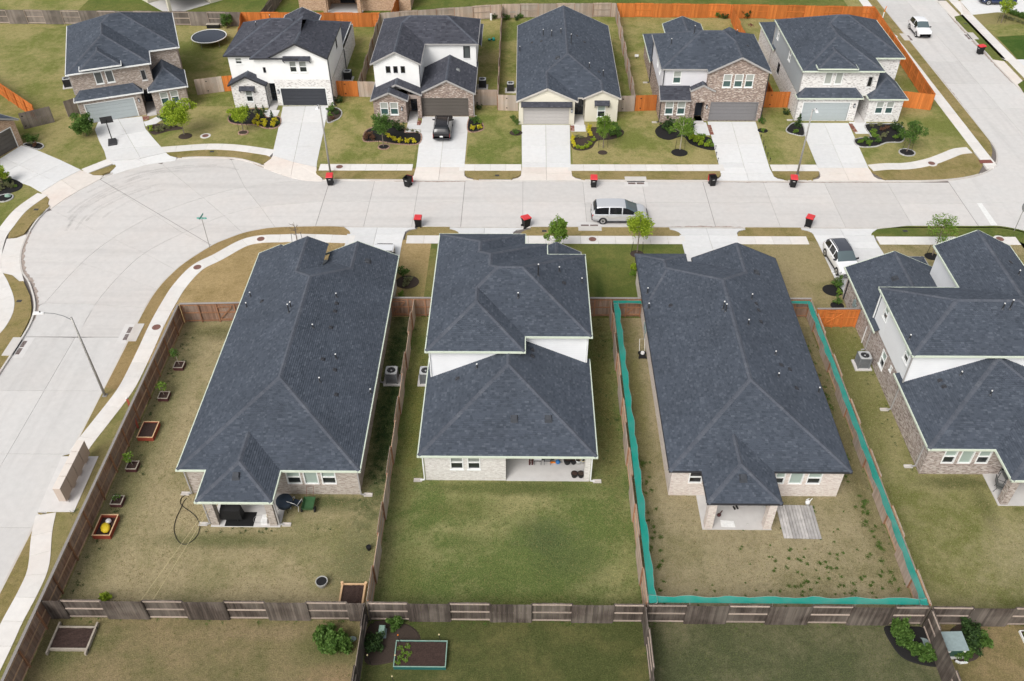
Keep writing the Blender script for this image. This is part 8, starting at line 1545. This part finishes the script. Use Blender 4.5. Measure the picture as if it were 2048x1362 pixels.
# far yards
for k, p, s in (('mid', (-4.78, 116.56), 1.2), ('green', (-3.77, 115.66), 1.0), ('mid', (-2.12, 115.33), 1.0), ('green', (-0.81, 115.14), .8), ('mid', (-0.31, 115.89), .9), ('mid', (25.77, 116.14), 1.2), ('green', (26.59, 115.79), .9), ('green', (29.32, 115.98), 1.3)): shrub(k, p, s, 'along the far back fences')
for i in range(7): a, b = (63.38, 116.11), (64.91, 114.27); shrub('olive', (a[0] + (b[0] - a[0]) * i / 4, a[1] + (b[1] - a[1]) * i / 4), .8, 'in the stone-edged row across the side street')
for i in range(8): a, b = (64.65, 117.82), (65.69, 116.12); shrub('mid', (a[0] + (b[0] - a[0]) * i / 5, a[1] + (b[1] - a[1]) * i / 5), .9, 'in the back row across the side street')
# weeds: tufts nobody would count, one object per yard
def weeds(name, spots, mat, seed, n=26, leaf=.05):
    c = MB(); rnd = random.Random(seed)
    for (x, y, r) in spots:
        for k in range(int(n * r / .2)):
            a = rnd.uniform(0, 6.28); q = abs(rnd.gauss(0, r * .5)); px, py = x + math.cos(a) * q, y + math.sin(a) * q; d = rnd.uniform(0, 6.28); l = leaf * rnd.uniform(.6, 1.6); w_ = leaf * .3
            i = len(c.V); c.V.extend([(px - math.sin(d) * w_, py + math.cos(d) * w_, .008), (px + math.sin(d) * w_, py - math.cos(d) * w_, .008), (px + math.cos(d) * l, py + math.sin(d) * l, .02 + l * rnd.uniform(.3, .9))]); c.F.append((i, i + 1, i + 2)); c.U.append(None)
    o = part(name, c, mat, None); o['kind'] = 'stuff'
rnd = random.Random(3); sp = []
for k in range(60): sp.append((rnd.uniform(15, 21.5), rnd.uniform(28.6, 32.3), rnd.uniform(.07, .2)))
for k in range(40): sp.append((7.75 + abs(rnd.gauss(0, .45)), rnd.uniform(27.8, 40), rnd.uniform(.1, .24)))
for k in range(70): sp.append((22.2 - abs(rnd.gauss(0, .5)), rnd.uniform(28, 52), rnd.uniform(.12, .3)))
for k in range(40): sp.append((rnd.uniform(9, 21), rnd.uniform(28, 36), rnd.uniform(.05, .12)))
weeds('weeds', sp, 'leaf_grass', 4, 48, .07)
sp = [(-26.3 + abs(rnd.gauss(0, .5)), rnd.uniform(27.6, 52), rnd.uniform(.1, .25)) for k in range(60)] + [(-9.4 + rnd.gauss(0, .35), rnd.uniform(37, 53), rnd.uniform(.2, .45)) for k in range(170)] + [(rnd.uniform(-20, -10), rnd.choice((33.4, 35.9)) + rnd.gauss(0, .15), .15) for k in range(20)]
weeds('weeds', sp, 'leaf_dark', 5, 30, .055)
sp = [(rnd.uniform(-26, 40), 27.2 + rnd.choice((-1, 1)) * abs(rnd.gauss(.12, .1)), rnd.uniform(.08, .2)) for k in range(150)] + [(x + rnd.choice((-1, 1)) * abs(rnd.gauss(.12, .08)), rnd.uniform(16, 53), rnd.uniform(.08, .18)) for x in (-8.5, 7.1, 22.75) for k in range(45)]
weeds('weeds', sp, 'leaf_grass', 6, 22, .06)
sp = [(rnd.uniform(25.2, 26.2), rnd.uniform(38, 53), .15) for k in range(20)] + [(rnd.uniform(4.7, 7), rnd.uniform(39, 54), rnd.uniform(.1, .25)) for k in range(40)] + [(-28.39, 34.70) + (.3,), (-28.36, 34.78) + (.25,)]
weeds('weeds', sp, 'leaf_dark', 7, 24, .055)

# mown grass standing out of the turf in the near yards: uncountable blades
def blades(x0, x1, y0, y1, dens, mat, seed, l=.085, hole=None):
    c = MB(); r = random.Random(seed); n = int((x1 - x0) * (y1 - y0) * dens)
    for k in range(n):
        x, y = r.uniform(x0, x1), r.uniform(y0, y1)
        if noise.noise((x * .9, y * .9, seed)) + .5 * noise.noise((x * 3.1, y * 3.1, seed)) < r.uniform(-.7, .3): continue
        if hole and hole(x, y): continue
        d = r.uniform(0, 6.28); q = l * r.uniform(.5, 1.3); w_ = .022 * r.uniform(.6, 1.4); s_, c_ = math.sin(d), math.cos(d); i = len(c.V)
        c.V.extend([(x - s_ * w_, y + c_ * w_, .006), (x + s_ * w_, y - c_ * w_, .006), (x + c_ * q, y + s_ * q, .012 + q * r.uniform(.15, .5))]); c.F.append((i, i + 1, i + 2)); c.U.append(None)
    o = part('grass', c, mat, None); o['kind'] = 'stuff'
leaf_mat('blade_dry', (0.20, 0.155, 0.075), (0.31, 0.245, 0.125), (0.42, 0.34, 0.19)); leaf_mat('blade_mix', (0.095, 0.10, 0.03), (0.19, 0.18, 0.06), (0.30, 0.255, 0.11)); leaf_mat('blade_green', (0.05, 0.07, 0.018), (0.095, 0.12, 0.03), (0.165, 0.175, 0.05))
inA = lambda x, y: -21.3 < x and y > 36.2 or -19.4 < x < -14.9 and y > 33.6; inB = lambda x, y: -6.3 < x < 4.6 and y > 37.4; inC = lambda x, y: 9.5 < x < 20.4 and y > 36.3 or 11.3 < x < 15.7 and y > 33.6 or 16.2 < x < 18.7 and 32.9 < y < 35.6; inD = lambda x, y: x > 26.2 and y > 38.2 or x > 30.4 and y > 35.6
blades(-26.5, -8.7, 27.5, 53, 42, 'blade_dry', 1, hole=inA); blades(-26.5, -8.7, 27.5, 53, 20, 'blade_mix', 2, hole=inA); blades(-8.3, 6.9, 27.5, 53.8, 40, 'blade_mix', 3, hole=inB); blades(-8.3, 6.9, 27.5, 53.8, 34, 'blade_green', 4, hole=inB); blades(7.4, 22.4, 27.5, 53.8, 42, 'blade_dry', 5, hole=inC); blades(7.4, 22.4, 27.5, 53.8, 16, 'blade_mix', 6, hole=inC)
blades(23, 36, 27.5, 52.8, 30, 'blade_dry', 7, hole=inD); blades(23, 36, 27.5, 52.8, 30, 'blade_mix', 8, hole=inD); blades(-26.4, -8.8, 21, 27, 50, 'blade_mix', 9); blades(-8.4, 6.8, 21, 27, 60, 'blade_green', 10); blades(7.2, 22.5, 21, 27, 60, 'blade_green', 11); blades(23, 33, 21, 27, 50, 'blade_mix', 12)
